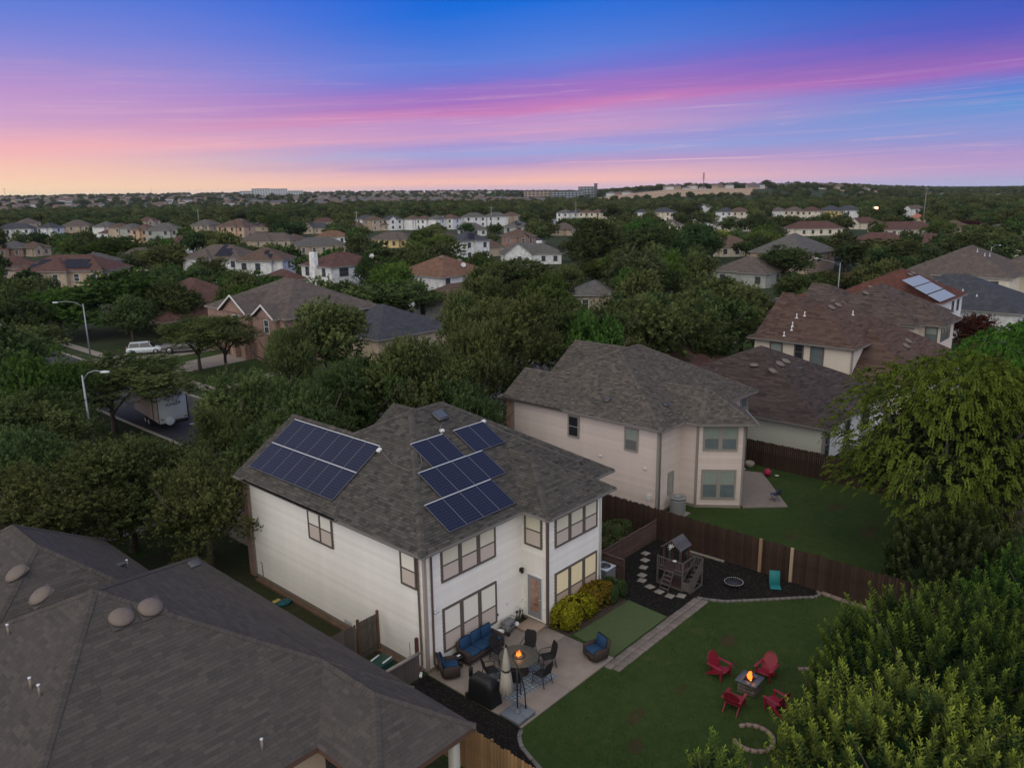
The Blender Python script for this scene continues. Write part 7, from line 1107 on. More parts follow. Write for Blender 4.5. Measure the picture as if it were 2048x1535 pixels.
MB().lathe([(.42,0),(.42,.05),(.34,.1),(.34,.6),(.4,.7)],20).build('pedestal',M_wick,ft); flame(ft,(0,0,.745),.28,.14,4)
def dchair(label,ang,dist=1.22,tilt=0):
    x,y=2.48+dist*math.cos(ang),-2.82+dist*math.sin(ang)
    return ('dc',label,x,y,ang+math.pi+tilt)
DC=None
def make_dchair(label,x,y,rz):
    t_=thing('dining_chair',label,'chair',(x,y,.074),rz,'black dining chairs round the fire table')   # faces local +x
    MB().box(-.25,.25,-.26,.26,.44,.47,bev=.012).build('seat',M_blkf,t_)
    M=Matrix.Translation((-.25,0,.47))@Matrix.Rotation(-.24,4,'Y'); mb=MB(); Z_=[(0,.24),(.25,.27),(.5,.25),(.6,.18)]
    for (z0,w0),(z1,w1) in zip(Z_,Z_[1:]):
        mb.add([M@Vector(v) for v in ((-.012,-w0,z0),(-.012,w0,z0),(-.012,w1,z1),(-.012,-w1,z1),(.012,-w0,z0),(.012,w0,z0),(.012,w1,z1),(.012,-w1,z1))],[(3,2,1,0),(4,5,6,7),(0,1,5,4),(1,2,6,5),(2,3,7,6),(3,0,4,7)])
    mb.build('backrest',M_blkf,t_)
    for s in (-1,1):
        MB().tube([(-.28,s*.27,.68),(-.1,s*.3,.67),(.15,s*.3,.64),(.26,s*.29,.58),(.27,s*.28,.45)],.016,6).build('armrest',M_blk,t_)
        MB().tube([(.24,s*.25,.45),(.30,s*.28,0)],.017,6).build('leg',M_blk,t_); MB().tube([(-.24,s*.25,.45),(-.32,s*.27,0)],.017,6).build('leg',M_blk,t_)
    MB().tube([(.26,-.26,.16),(.26,.26,.16)],.01,5).tube([(-.28,-.26,.16),(-.28,.26,.16)],.01,5).tube([(.26,.26,.16),(-.28,.26,.16)],.01,5).tube([(.26,-.26,.16),(-.28,-.26,.16)],.01,5).build('stretcher',M_blk,t_)
    return t_
A=[('black dining chair nearest the door step, on the far side of the fire table',.38,1.18),('black dining chair at the right of the fire table, facing left',-.52,1.25),('black dining chair at the lower right of the fire table, its back to the lawn',-1.55,1.22),
   ('black dining chair behind the cream umbrella, at the lower left of the fire table',-2.55,1.18),('black dining chair left of the fire table, by the covered grill',2.72,1.25),('black dining chair between the sofa and the fire table',1.5,1.2)]
for i,(lb,a,d) in enumerate(A):
    x,y,rz=2.48+d*math.cos(a),-2.82+d*math.sin(a),a+math.pi
    if DC is None: DC=make_dchair(lb,x,y,rz)
    else: copytree(DC,(x,y,.074),rz,lb)
# covered grill
gr=thing('covered_grill','barbecue grill under a black cover at the left edge of the patio','grill',(.22,-3.02,.06),-math.pi/2+.03)
mb=MB(); prof=[(0,.66,.33),(.5,.62,.31),(.8,.60,.30),(.9,.56,.27),(1.02,.46,.19),(1.08,.40,.1)]
ring=[]
for (z,a,b) in prof: ring.append([(sx*a+math.sin(k*1.7)*.012,sy*b+math.cos(k*2.3)*.012,z) for k,(sx,sy) in enumerate(((-1,-.8),(-.92,-1),(-.5,-.97),(0,-1),(.5,-.96),(.92,-1),(1,-.8),(1,0),(1,.8),(.92,1),(.5,.97),(0,1),(-.5,.96),(-.92,1),(-1,.8),(-1,0)))])
vs=[p for r in ring for p in r]; n=16
mb.add(vs,[(i*n+k,i*n+(k+1)%n,(i+1)*n+(k+1)%n,(i+1)*n+k) for i in range(len(ring)-1) for k in range(n)]+[tuple(range(5*n,6*n))],0,.5,True)
mb.build('cover',mat('black_vinyl_cover',(.010,.010,.011),.5,.1,4,.3,9,spec=.35),gr)
MB().box(-.78,-.64,-.09,.09,.72,1.16,bev=.04).build('chimney_stack',MATS['black_vinyl_cover'],gr)
for s in (-1,1): MB().lathe([(.11,-.03),(.11,.03)],14,M=Matrix.Translation((-.66,s*.28,.10))@Matrix.Rotation(math.pi/2,4,'X')).build('wheel',M_blk,gr)
# cantilever umbrella, closed
um=thing('cantilever_umbrella','closed cream patio umbrella hanging from a curved arm over a grey weighted base','umbrella',(.36,-4.62,.06))
M_base=mat('grey_plastic_base',(.13,.145,.165),.55,.1,6,.1)
for (a,b) in ((-.49,-.004),(.004,.49)): MB().box(a,b,-.49,.49,0,.16,bev=.02).build('base_tank',M_base,um)
MB().lathe([(.13,.15),(.12,.19),(.06,.22),(.045,.3)],18).build('pole_socket',M_base,um)
MB().tube([(0,0,.15),(0,0,2.0)],.028,10).build('pole',mat('navy_black_pole',(.012,.014,.02),.4),um)
MB().tube([(.36,-.1,.17),(.33,-.09,.9),(.22,-.02,1.6),(.05,.1,2.15),(-.02,.3,2.45),(.1,.62,2.62)],.026,8).build('curved_arm',mat('bronze_arm',(.05,.04,.035),.4),um)
MB().tube([(.36,-.1,.15),(.36,-.1,.3)],.04,8).tube([(.3,-.05,.25),(.2,.0,.35),(.12,-.02,.25)],.012,5).build('crank',M_blk,um)
cn=MB(); nn_=20; prof=[(0,.02),(.12,.05),(.55,.11),(.9,.155),(.98,.12),(1.05,.16),(1.5,.21),(1.92,.25),(1.95,.2)]; vs=[]
for (dz,r) in prof:
    for k in range(nn_): a=2*math.pi*k/nn_; rr_=r*(1+.16*(1 if k%2 else -1)*(dz>.1)); vs.append((.02+rr_*math.cos(a)+.0*dz,.62+rr_*math.sin(a),2.62-dz))
cn.add(vs,[(i*nn_+k,(i+1)*nn_+k,(i+1)*nn_+(k+1)%nn_,i*nn_+(k+1)%nn_) for i in range(len(prof)-1) for k in range(nn_)],0,.5,True); cn.build('canopy',mat('cream_canvas',(.40,.36,.30),.9,.06,5),um,loc=(.05,0,0))
MB().lathe([(.168,0),(.175,.03),(.168,.06)],16,c=(.07,.62,1.6)).build('tie_strap',M_blk,um); MB().lathe([(.03,0),(.03,.1),(.01,.14)],8,c=(.07,.62,2.6)).build('finial',M_blk,um)
# ---------------- stone fire pit and red chairs ----------------
fp=thing('fire_pit','square stone fire pit with a slate top and a burning fire, between four red chairs','fire pit',(7.55,-10.52,0),math.radians(2)); M_slate=mat('blue_slate_top',(.055,.065,.08),.35,.25,7,.1,20,spec=.5)
M_st=mat('fire_pit_stone',(.11,.09,.075),.9,.3,6,.5,15,objr=.35)
MB().box(-.31,.31,-.31,.31,0,.52).build('core',mat('mortar_grey',(.08,.075,.07),.9),fp); R=random.Random(8)
for side in range(4):
    z=.01
    for row in range(4):
        u=-.34
        while u<.33:
            w_=min(R.uniform(.14,.26),.34-u); 
            if w_<.05: break
            MB().box(u+.004,u+w_-.004,-.35-R.uniform(0,.015),-.31,z,z+.122,bev=.015,M=Matrix.Rotation(side*math.pi/2,4,'Z')).build('stone',M_st,fp); u+=w_
        z+=.127
tp=MB()
for a,b,c,d in ((-.44,.44,-.44,-.2),(-.44,.44,.2,.44),(-.44,-.2,-.198,.198),(.2,.44,-.198,.198)): tp.box(a,b,c,d,.52,.57,bev=.01)
tp.build('slate_top',M_slate,fp); MB().box(-.2,.2,-.2,.2,.5,.545).build('burner_tray',M_blk,fp)
mb=MB()
for k in range(40): x,y=R.uniform(-.17,.17),R.uniform(-.17,.17); mb.box(-.02,.02,-.02,.02,-.015,.02,M=Matrix.Translation((x,y,.56))@Matrix.Rotation(R.random()*3,4,'X')@Matrix.Rotation(R.random()*3,4,'Z'))
mb.build('lava_rock',M_blk,fp,kind='stuff'); flame(fp,(0,0,.56),.42,.19,9)
M_red=mat('red_plastic',(.20,.012,.026),.42,.06,4,spec=.35)
def adirondack(label,x,y,rz):
    t_=thing('adirondack_chair',label,'chair',(x,y,0),rz,'red garden chairs round the fire pit')   # faces local +x
    for k in range(6):
        a=-.26+k*.088; MB().add([Vector(v) for v in ((.30,a,.36),(.30,a+.078,.36),(-.22,a+.078,.27),(-.22,a,.27),(.30,a,.335),(.30,a+.078,.335),(-.22,a+.078,.245),(-.22,a,.245))],[(0,1,2,3),(7,6,5,4),(0,4,5,1),(1,5,6,2),(2,6,7,3),(3,7,4,0)]).build('seat_slat',M_red,t_)
    MB().tube([(.30,-.27,.345),(.32,0,.335),(.30,.27,.345)],.028,8).build('seat_front',M_red,t_)
    M=Matrix.Translation((-.2,0,.26))@Matrix.Rotation(-.42,4,'Y')
    for k in range(6):
        a=-.27+k*.09; top=.70*math.sqrt(max(.35,1-((a+.04)/.36)**2)); fan=1.12
        MB().add([M@Vector(v) for v in ((0,a,0),(0,a+.08,0),(0,(a+.08)*fan,top),(0,a*fan,top),(.022,a,0),(.022,a+.08,0),(.022,(a+.08)*fan,top),(.022,a*fan,top))],[(0,1,2,3),(7,6,5,4),(0,4,5,1),(1,5,6,2),(2,6,7,3),(3,7,4,0)][::-1]).build('back_slat',M_red,t_)
    MB().tube([M@Vector((.01,-.3*math.cos(a)*1.0,.38+.36*math.sin(a))) for a in [k*math.pi/12 for k in range(13)]],.02,6).tube([M@Vector((.01,-.28,.05)),M@Vector((.01,-.3,.38))],.02,6).tube([M@Vector((.01,.28,.05)),M@Vector((.01,.3,.38))],.02,6).build('back_rim',M_red,t_)
    MB().box(-.02,.0,-.29,.29,.2,.27,M=M).build('back_brace',M_red,t_)
    for s in (-1,1):
        MB().box(-.42,.34,s*.33-.06,s*.33+.06,.53,.56,bev=.012).build('armrest',M_red,t_)
        MB().add([Vector((x_,s*.30+dy,z_)) for dy in (-.02,.02) for x_,z_ in ((.22,0),(.30,0),(.33,.53),(.22,.53))],[(0,1,2,3),(7,6,5,4),(0,4,5,1),(1,5,6,2),(2,6,7,3),(3,7,4,0)]).build('leg',M_red,t_)
        MB().add([Vector((x_,s*.27+dy,z_)) for dy in (-.02,.02) for x_,z_ in ((-.52,0),(-.42,0),(.26,.30),(.26,.37),(-.2,.27))],[(0,1,2,3,4),(9,8,7,6,5),(0,5,6,1),(1,6,7,2),(2,7,8,3),(3,8,9,4),(4,9,5,0)]).build('leg',M_red,t_)
    return t_
ad0=adirondack('red garden chair at the upper left of the fire pit, seen from its side',7.72,-9.15,-1.72)
for lb,x,y,rz in (('red garden chair at the upper right of the fire pit, its slatted back facing us',8.82,-10.62,3.1),('red garden chair at the lower left of the fire pit, seen from behind',6.22,-10.55,.1),('red garden chair at the lower right of the fire pit, beside the leafy tree',7.15,-11.78,1.35)):
    copytree(ad0,(x,y,0),rz,lb)
H6A=((84.6,5.95),(84.4,4.4),(84.3,2.82))
# ---------------- play tower ----------------
M_pw=mat('weathered_play_wood',(.095,.083,.075),.85,.3,3,.4,20,objr=.12,stretch=(3,3,1)); M_pd=mat('reddish_play_wood',(.065,.036,.028),.8,.3,3,.3); M_pr=mat('grey_roof_boards',(.075,.072,.08),.8,.2,4,.3,objr=.15)
pl_=thing('play_tower','weathered wooden play tower with ladder, railings and small gabled roof on the black mulch','play tower',(12.85,-3.0,.03))   # local +x away from camera, y runs 0 -> -1.4
W_,D_=1.42,1.15
for x,y,z in ((0,0,1.55),(0,-W_,1.5),(D_,0,1.5),(D_,-W_,1.5),(D_,-1.86,1.5),(0,-1.86,.62)): MB().box(x-.035,x+.035,y-.035,y+.035,0,z).build('post',M_pw,pl_)
for k in range(8): MB().box(.0+k*.145,.137+k*.145,-W_,0,.86,.89).build('deck_board',M_pd,pl_)
for y0,y1 in ((-.42,0),(-W_,-.98)):
    for z in (.98,1.45): MB().box(-.03,.03,y0,y1,z,z+.05).build('rail',M_pw,pl_)
    n=int((y1-y0)/.085)
    for k in range(1,n): MB().box(-.012,.012,y0+k*(y1-y0)/n-.015,y0+k*(y1-y0)/n+.015,1.03,1.45).build('baluster',M_pw,pl_)
MB().box(-.03,.03,-W_,0,.80,.88).build('beam',M_pw,pl_); MB().box(-.02,.02,-.98,-.42,1.42,1.5).build('top_rail',M_pw,pl_)
for z in (.98,1.45): MB().box(0,D_,-W_-.03,-W_+.03,z,z+.05).build('rail',M_pw,pl_)
for z in (.98,1.45): MB().box(D_-.03,D_+.03,-1.86,-.9,z,z+.05).build('rail',M_pw,pl_)
for k in range(10): MB().box(D_-.012,D_+.012,-1.82+k*.09-.015,-1.82+k*.09+.015,1.03,1.45).build('baluster',M_pw,pl_)
# sloping side (stair / slide box) towards the camera on the right
for y in (-W_-.03,-1.86):
    MB().add([Vector(v) for v in ((D_,y-.012,1.45),(D_,y-.012,1.38),(-.02,y-.012,.55),(-.02,y-.012,.64),(D_,y+.012,1.45),(D_,y+.012,1.38),(-.02,y+.012,.55),(-.02,y+.012,.64))],[(0,1,2,3),(7,6,5,4),(0,4,5,1),(1,5,6,2),(2,6,7,3),(3,7,4,0)]).build('sloping_rail',M_pw,pl_)
MB().add([Vector(v) for v in ((D_,-1.875,1.4),(D_,-1.875,.85),(.3,-1.875,.05),(-.02,-1.875,.05),(-.02,-1.875,.6),(D_,-1.855,1.4),(D_,-1.855,.85),(.3,-1.855,.05),(-.02,-1.855,.05),(-.02,-1.855,.6))],[(0,1,2,3,4),(9,8,7,6,5),(0,5,6,1),(1,6,7,2),(2,7,8,3),(3,8,9,4),(4,9,5,0)]).build('side_panel',M_pw,pl_)
for k in range(5): MB().box(.1+k*.2,.32+k*.2,-1.85,-W_-.02,.12+k*.16,.15+k*.16).build('stair_tread',M_pw,pl_)
MB().box(-.03,.03,-1.86,-W_,.02,.5).build('kick_panel',M_pw,pl_)
# ladder
for y in (-.46,-.94): MB().tube([(-.55,y,0),(-.02,y,.92)],.022,6).build('ladder_rail',M_pw,pl_)
for k in range(5): MB().box(-.05,.05,-.92,-.48,-.012,.012,M=Matrix.Translation((-.49+k*.107,0,.11+k*.186))).build('ladder_rung',M_pw,pl_)
# base frame
for a in ((-.03,.03,-1.86,0),(D_-.03,D_+.03,-1.86,0),(-.03,D_,-.03,.03),(-.03,D_,-1.89,-1.83)): MB().box(*a,0,.07).build('base_beam',M_pw,pl_)
for k in range(6): MB().box(.05+k*.18,.2+k*.18,-W_,-.03,.03,.06).build('floor_board',M_pd,pl_)
# hut roof : ridge along x
hx0,hx1=-.02,1.0; ry=-.78
for x in (.08,.9):
    for y in (-.30,-1.22): MB().box(x-.05,x+.05,y-.04,y+.04,.89,2.1).build('hut_post',M_pd,pl_)
for s in (-1,1):
    n=5; L=.64
    for k in range(n):
        a0,a1=k/n,(k+1)/n-.012
        P=[(x,ry+s*a*.54,2.55-a*.46+.0) for x in (hx0-.05,hx1) for a in (a0,a1)]; Q=[(x,y,z+.02) for x,y,z in P]
        MB().add(P+Q,[(0,1,3,2),(4,6,7,5),(0,4,5,1),(1,5,7,3),(3,7,6,2),(2,6,4,0)]).build('roof_board',M_pr,pl_)
    MB().add([Vector(v) for v in ((hx0-.07,ry,2.57),(hx0-.07,ry+s*.58,2.09),(hx0-.07,ry+s*.58,2.03),(hx0-.07,ry,2.50),(hx0-.05,ry,2.57),(hx0-.05,ry+s*.58,2.09),(hx0-.05,ry+s*.58,2.03),(hx0-.05,ry,2.50))],[(0,1,2,3),(7,6,5,4),(0,4,5,1),(1,5,6,2),(2,6,7,3),(3,7,4,0)]).build('bargeboard',M_pw,pl_)
# white leaf cut-out on the gable
lf=MB(); c=Vector((hx0-.12,ry-.05,2.2))
for a in (-.1,.55,1.15,1.75,2.35,-.8):
    d=Vector((0,math.cos(a),math.sin(a))); s_=Vector((0,-math.sin(a),math.cos(a))); L=.24
    P=[c,c+d*L*.5+s_*.028,c+d*L,c+d*L*.5-s_*.028]; lf.add(P+[p+Vector((.012,0,0)) for p in P],[(0,1,2,3),(7,6,5,4),(0,4,5,1),(1,5,6,2),(2,6,7,3),(3,7,4,0)])
lf.build('leaf_emblem',mat('white_paint',(.62,.62,.6),.5),pl_)
MB().box(-.16,.02,-1.08,-.9,1.5,1.55,bev=.02).build('white_seat',MATS['white_paint'],pl_)
# trampoline
tr=thing('mini_trampoline','small round trampoline with a white dashed rim on the mulch','trampoline',(15.0,-6.1,.03)); mb=MB()
MB().lathe([(.01,.235),(.38,.235),(.38,.25),(.01,.25)],32).build('mat',mat('black_jumping_mat',(.02,.02,.028),.6),tr)
for k in range(28):
    a0=2*math.pi*k/28; a1=a0+.13; mb.tube([(.45*math.cos(a),.45*math.sin(a),.25) for a in (a0,a0+.10)],.013,6)
mb.build('spring_cover',MATS['white_paint'],tr,kind='stuff')
MB().tube([(.46*math.cos(k*math.pi/12),.46*math.sin(k*math.pi/12),.235) for k in range(25)],.014,6).build('frame',M_blk,tr)
for k in range(6): a=k*math.pi/3; MB().tube([(.45*math.cos(a),.45*math.sin(a),0),(.45*math.cos(a),.45*math.sin(a),.24)],.014,6).build('leg',M_blk,tr)
# teal floor lounger
tl=thing('folding_lounge_chair','teal legless folding chair on the mulch beside the newer fence post','chair',(16.15,-7.75,.03),-2.6); mt=mat('teal_sling',(.01,.14,.15),.6,.08,5)
MB().box(-.24,.28,-.26,.26,.05,.10,bev=.015).build('seat',mt,tl); MB().box(-.02,.03,-.26,.26,0,.68,bev=.015,M=Matrix.Translation((-.25,0,.07))@Matrix.Rotation(-.38,4,'Y')).build('backrest',mt,tl)
MB().tube([(.28,-.26,.03),(-.3,-.26,.03),(-.3,.26,.03),(.28,.26,.03)],.014,6).build('frame',M_blk,tl)
# bins and clutter in the side yard
bn=thing('storage_bin','dark green bin with white pipes on top, between the weathered gate and the low screen','bin',(-1.5,1.25,0)); mg=mat('dark_green_plastic',(.01,.045,.03),.45)
MB().box(-.45,.45,-.35,.35,0,.75,bev=.04).build('body',mg,bn); MB().box(-.48,.48,-.38,.38,.76,.83,bev=.03).build('lid',mg,bn)
for a in ((-.3,.2,.86,.2,.3,.86),(-.1,-.3,.87,.45,-.2,.87)): MB().tube([a[:3],a[3:]],.035,8).build('white_pipe',MATS['white_fixture'],bn)
o=MB().lathe([(.25,0),(.3,.12),(.2,.2),(.05,.22)],9,sx=1.4).build('tarpaulin_bundle',mat('teal_tarp',(.01,.075,.085),.6,.4,6,.6,9),None,loc=(-.75,9.6,0)); tag(o,'crumpled teal tarpaulin on the side yard ground by the white wall','tarpaulin')
o=MB().box(-.2,.2,-.12,.12,0,.08,bev=.02).build('yellow_bag',mat('yellow_paper',(.35,.28,.08),.8),None,loc=(-.85,10.1,0)); tag(o,'small yellow bag beside the crumpled teal tarpaulin','bag')
o=MB().box(-.02,.25,-12.5,0,0,.12).build('landscape_timber',mat('brown_timber',(.12,.075,.05),.9,.3,2),None,loc=(-.36,12.9,0)); tag(o,'long brown landscape timber along the foot of the white side wall','timber')
o=MB().box(-.5,.5,-.06,.06,0,.08).build('white_post',MATS['white_paint'],None,loc=(-1.5,-3.0,.05),rz=.9,); tag(o,'short white stake lying on the dark mulch left of the patio','stake'); o.scale=(.18,.5,.5)
# ---------------- neighbour yard objects ----------------
P_=[(24.6,-1.9),(26.5,-3.95),(30.2,-.05),(29.8,1.5),(26.6,1.5)]
t_=thing('patio','worn pinkish patio slab behind the beige house','patio'); MB().prism([(24.62,-1.86),(26.5,-3.95),(31.2,-.1),(30.6,1.58),(26.62,1.58),(26.62,-.17)],-.05,.07).build('slab',M_pat,t_)
fc=thing('folding_chair','dark metal folding chair at the corner of the beige house patio','chair',(26.9,-2.9,.07),1.2)
MB().box(-.22,.22,-.22,.22,.42,.45,bev=.01).build('seat',mat('blue_grey_vinyl',(.05,.055,.09),.5),fc); MB().box(-.02,.0,-.22,.22,0,.42,bev=.008,M=Matrix.Translation((-.24,0,.46))@Matrix.Rotation(-.2,4,'Y')).build('backrest',MATS['blue_grey_vinyl'],fc)
for s in (-1,1): MB().tube([(-.22,s*.22,.8),(-.18,s*.22,.42),(.24,s*.22,0)],.013,6).build('leg',M_blk,fc); MB().tube([(.2,s*.2,.44),(-.26,s*.2,0)],.013,6).build('leg',M_blk,fc)
gg=thing('grill','dark barbecue grill standing by the wall lamp of the beige house','grill',(28.6,.4,.07)); MB().box(-.3,.3,-.24,.24,.35,.8,bev=.03).build('cabinet',M_blk,gg); MB().lathe([(.27,0),(.26,.1),(.18,.2),(.03,.24)],16,c=(0,0,.82),sx=1.2).build('lid',mat('dark_bronze',(.03,.03,.03)),gg); MB().box(.32,.6,-.2,.2,.76,.8).build('side_shelf',M_alu,gg)
for x in (-.26,.26):
    for y in (-.2,.2): MB().box(x-.02,x+.02,y-.02,y+.02,0,.36).build('leg',M_blk,gg)
ball=MB().lathe([(.02,0),(.2,.06),(.28,.22),(.25,.38),(.12,.5),(.02,.52)],18).build('play_ball',mat('crimson_plastic',(.30,.02,.06),.4),None,loc=(31.0,-.55,0)); tag(ball,'crimson toy ball on the grass behind the beige house','ball')
pot=thing('flower_pot','round pale pot near the far fence of the beige house lawn','pot',(31.9,1.2,0)); MB().lathe([(.2,0),(.32,.15),(.34,.35),(.26,.42),(.24,.36),(.03,.34)],18).build('bowl',mat('pale_terracotta',(.28,.24,.21),.8),pot)
pl2=MB().lathe([(.02,0),(.14,.01),(.15,.03),(.02,.035)],14).build('plastic_plate',MATS['white_paint'],None,loc=(31.3,-1.1,.05)); tag(pl2,'small white disc on the grass right of the crimson ball','plate')
# ---------------- more houses on the same side of the street ----------------
WIN={}
def simplewin(parent,p,rz,w,h,mf,mg):
    k=(w,h,mf.name,mg.name)
    if k not in WIN:
        f_=MB(); t_=.08
        f_.box(-w/2-t_,-w/2,-.05,.0,-h/2-t_,h/2+t_).box(w/2,w/2+t_,-.05,0,-h/2-t_,h/2+t_).box(-w/2,w/2,-.05,0,h/2,h/2+t_).box(-w/2,w/2,-.055,0,-h/2-t_,-h/2).box(-w/2,w/2,-.045,0,-.03,.03)
        WIN[k]=(f_.mesh('window',mf),MB().box(-w/2+.003,w/2-.003,-.028,-.024,-h/2+.003,h/2-.003).mesh('pane',mg))
    f_=inst(WIN[k][0],'window',parent,p,rz); inst(WIN[k][1],'pane',f_); return f_
M_wtrim=mat('white_window_trim',(.6,.6,.58),.5); M_pgl=mat('evening_window_glass',(.05,.06,.07),.05,spec=.8)
def vdome(parent,x,y,z,rx=0,ry=0,m=None,s=1.):
    MB().lathe([(.2,0),(.2,.06),(.38,.05),(.4,.08),(.3,.17),(.12,.22),(.01,.23)],18,M=Matrix.Translation((x,y,z+.02))@Matrix.Rotation(rx,4,'X')@Matrix.Rotation(ry,4,'Y')@Matrix.Scale(s,4)).build('roof_vent',m or mdome,parent)
def pipe(parent,x,y,z,h=.45): MB().tube([(x,y,z-.05),(x,y,z+h)],.05,7).lathe([(.16,z),(.12,z+.06),(.05,z+.1)],10,c=(x,y,0)).build('vent_pipe',MATS['white_fixture'],parent)
def ghouse(label,foot,roofs,wk,rk,ze,loc=(0,0,0),rz=0,name='house',trim=True,board=None,decals=None):
    t_=thing(name,label,'house',loc,rz)
    if board:
        bodywall(t_,foot,.1,ze-.08,board); siding(t_,[(foot[i],foot[(i+1)%len(foot)]) for i in decals],board,.15,ze-.1,.2)
    else: bodywall(t_,foot,-.1,ze-.08,WM[wk],uvw=True)
    roof_deck(roofs,'roof',[roofmat(rk),M_gut],t_,th=.16)
    mb=MB(); gw=False
    for r in roofs:
        if any(e[3] is None for e in r.E): gable_walls(mb,r,.4); gw=True
    if gw: mb.build('gable_wall',WM[wk],t_,uvw=True)
    return t_
M_crb=mat('cream_board_paint',(.60,.53,.45),.65,.05,1); M_ivb=mat('ivory_board_paint',(.52,.52,.46),.65,.05,1)
# single storey brown roof behind the beige house
r3=[Roof(rect(34.8,49.3,-3.05,14.),(.45,.53,.45,.53),2.9),Roof(rect(34.8,43.,4,18.),(.5,.5,None,.5),2.9)]
h3=ghouse('single storey ivory house with a broad dark brown hip roof behind the beige house',[(35.3,-2.6),(48.8,-2.6),(48.8,13.6),(35.3,13.6)],r3,'white','graybrown',2.9,board=M_ivb,decals=(0,3))
shingles(r3,h3,mat('dark_brown_shingle',(.040,.031,.029),.95,.25,30,.3,90,.1,attr=1,col2=(.085,.066,.06)),tw=.5,rh=.19,seed=12); ridge_caps(r3,h3,MATS['dark_brown_shingle']); gutters(r3,h3,M_gut)
for x,y in ((39.4,3.2),(40.6,3.16),(41.8,3.21),(39.7,4.9)): vdome(h3,x,y,r3[0].h(x,y),.42 if y<4.5 else 0,0)
MB().box(36.4,37.1,-.2,.2,6.2,6.6).build('roof_vent',M_deckA,h3)
for a,b in ((.25,1.05),(4.2,5.1),(7.6,9.4)): wframe(h3,(35.3,-2.6,0),0,a,b,.6,2.35,1,M_beigetrim,(M_dark,M_dark),tr=.09)
post(h3,35.3,-2.6,.1,2.8,.14,M_beigetrim); MB().box(37.6,37.9,-2.75,-2.6,.9,1.3).build('meter_box',MATS['light_grey_plastic'],h3)
# cream two storey house with vent pipes
r4=[Roof(rect(50.9,64.1,.8,10.9),(.58,.58,.58,.58),5.6),Roof(rect(54.3,65.5,5,11.6),(.58,.58,None,.58),5.6)]
h4=ghouse('cream two storey house with three windows under a brown roof with white vent pipes',[(51.5,1.3),(63.5,1.3),(63.5,11),(55,11),(55,10.4),(51.5,10.4)],r4,'cream','brown',5.6,board=M_crb,decals=(0,5))
M_sh4=mat('brown_shingle',(.062,.038,.031),.95,.25,30,.3,90,.1,attr=1,col2=(.115,.078,.064))
shingles(r4,h4,M_sh4,tw=.6,rh=.22,seed=14); ridge_caps(r4,h4,M_sh4); gutters(r4,h4,M_gut)
for y0,y1,z0,z1,g in ((7.75,8.75,3.75,5.25,M_green),(5.75,6.4,4.05,5.3,M_dark),(3.9,4.9,3.7,5.3,M_green2)): wframe(h4,(51.5,10.4,0),RZ0,10.4-y1,10.4-y0,z0,z1,1,M_trim,(g,M_green2 if g is not M_dark else M_dark),tr=.12)
for x,y in ((53.9,7.5),(54.25,6.9),(52.3,7.25),(52.8,7.4),(51.5,7.6),(58.4,3.9)): pipe(h4,x,y,r4[0].h(x,y))
for x,y in ((58.2,5.3),(56.4,5.25),(59.5,6.1)): vdome(h4,x,y,r4[0].h(x,y),.46,0)
post(h4,51.5,1.3,.1,5.5,.16,M_beigetrim)
r4b=[Roof(rect(51.2,67.5,-4.6,1.6),(.62,.6,None,.75),2.9)]
t4=ghouse('low brown roofed wing in front of the cream two storey house, two round vents',[(52,-4),(67,-4),(67,1.2),(52,1.2)],r4b,'cream','brown',2.9)
shingles(r4b,t4,M_sh4,tw=.6,rh=.22,seed=15)
for x,y in ((58.,-1.2),(59.6,-.9)): vdome(t4,x,y,r4b[0].h(x,y),.5,0)
r4c=[Roof(rect(46.,53,14,23),(.5,.5,.5,.5),2.9)]
ghouse('low maroon garage roof at the foot of the dark oaks left of the cream house',[(46.4,14.4),(52.6,14.4),(52.6,22.6),(46.4,22.6)],r4c,'cream','maroon',2.9)
r5=[Roof(rect(66.2,79.5,.1,12.6),(.52,.6,.5,.55),5.6),Roof(rect(68.,74.6,-1.9,6.),(.62,.6,None,.6),5.6),Roof(rect(66.2,77,6,13.2),(.56,.56,None,.56),5.6)]
h5=ghouse('beige two storey house with square bay and brown roof, behind the vent pipe house',[(66.8,.6),(68.5,.6),(68.5,-1.3),(74.1,-1.3),(74.1,.6),(79,.6),(79,12.4),(66.8,12.4)],r5,'cream','graybrown',5.6,board=M_crb,decals=(0,1,2,7))
M_sh5=mat('mixed_brown_shingle',(.050,.040,.036),.95,.3,20,.3,90,.1,attr=1,col2=(.115,.087,.075)); shingles(r5,h5,M_sh5,tw=.6,rh=.22,seed=16); ridge_caps(r5,h5,M_sh5); gutters(r5,h5,M_gut)
wframe(h5,(68.5,.6,0),RZ0,.75,1.7,3.9,5.3,1,M_trim,(M_green,M_green2),tr=.12); wframe(h5,(68.5,-1.3,0),0,.8,3.9,3.9,5.3,3,M_trim,(M_green,M_green2),mull=.2,tr=.12)
for x,y in ((70.5,6.8),(72.2,6.9)): vdome(h5,x,y,r5[0].h(x,y),.46,0)
r6=[Roof(rect(85,97,2.6,16.),(.5,.6,.5,.55),5.6),Roof(rect(80,88,12,20),(.5,.5,.5,.5),5.2)]
h6=ghouse('two storey house with a rust red roof and three pale blue solar arrays, upper right',[(85.5,3.1),(96.5,3.1),(96.5,15.5),(85.5,15.5)],r6,'white','red',5.6)
PB=MB().box(0,1.62,0,.98,-.02,.02).mesh('solar_panel',mat('painted_reflection_panel',(.30,.34,.37),.4,.1,1,spec=.5))  # pale base colour painted in for the reflected sky
for (xa,y0) in H6A:
    for i in range(7): inst(PB,'solar_panel',h6,(xa+i*1.0+.4,y0,5.6+(y0-2.6)*.5+.13),rot=(math.atan(.5),0,0)).scale=(.606,1.62,1)
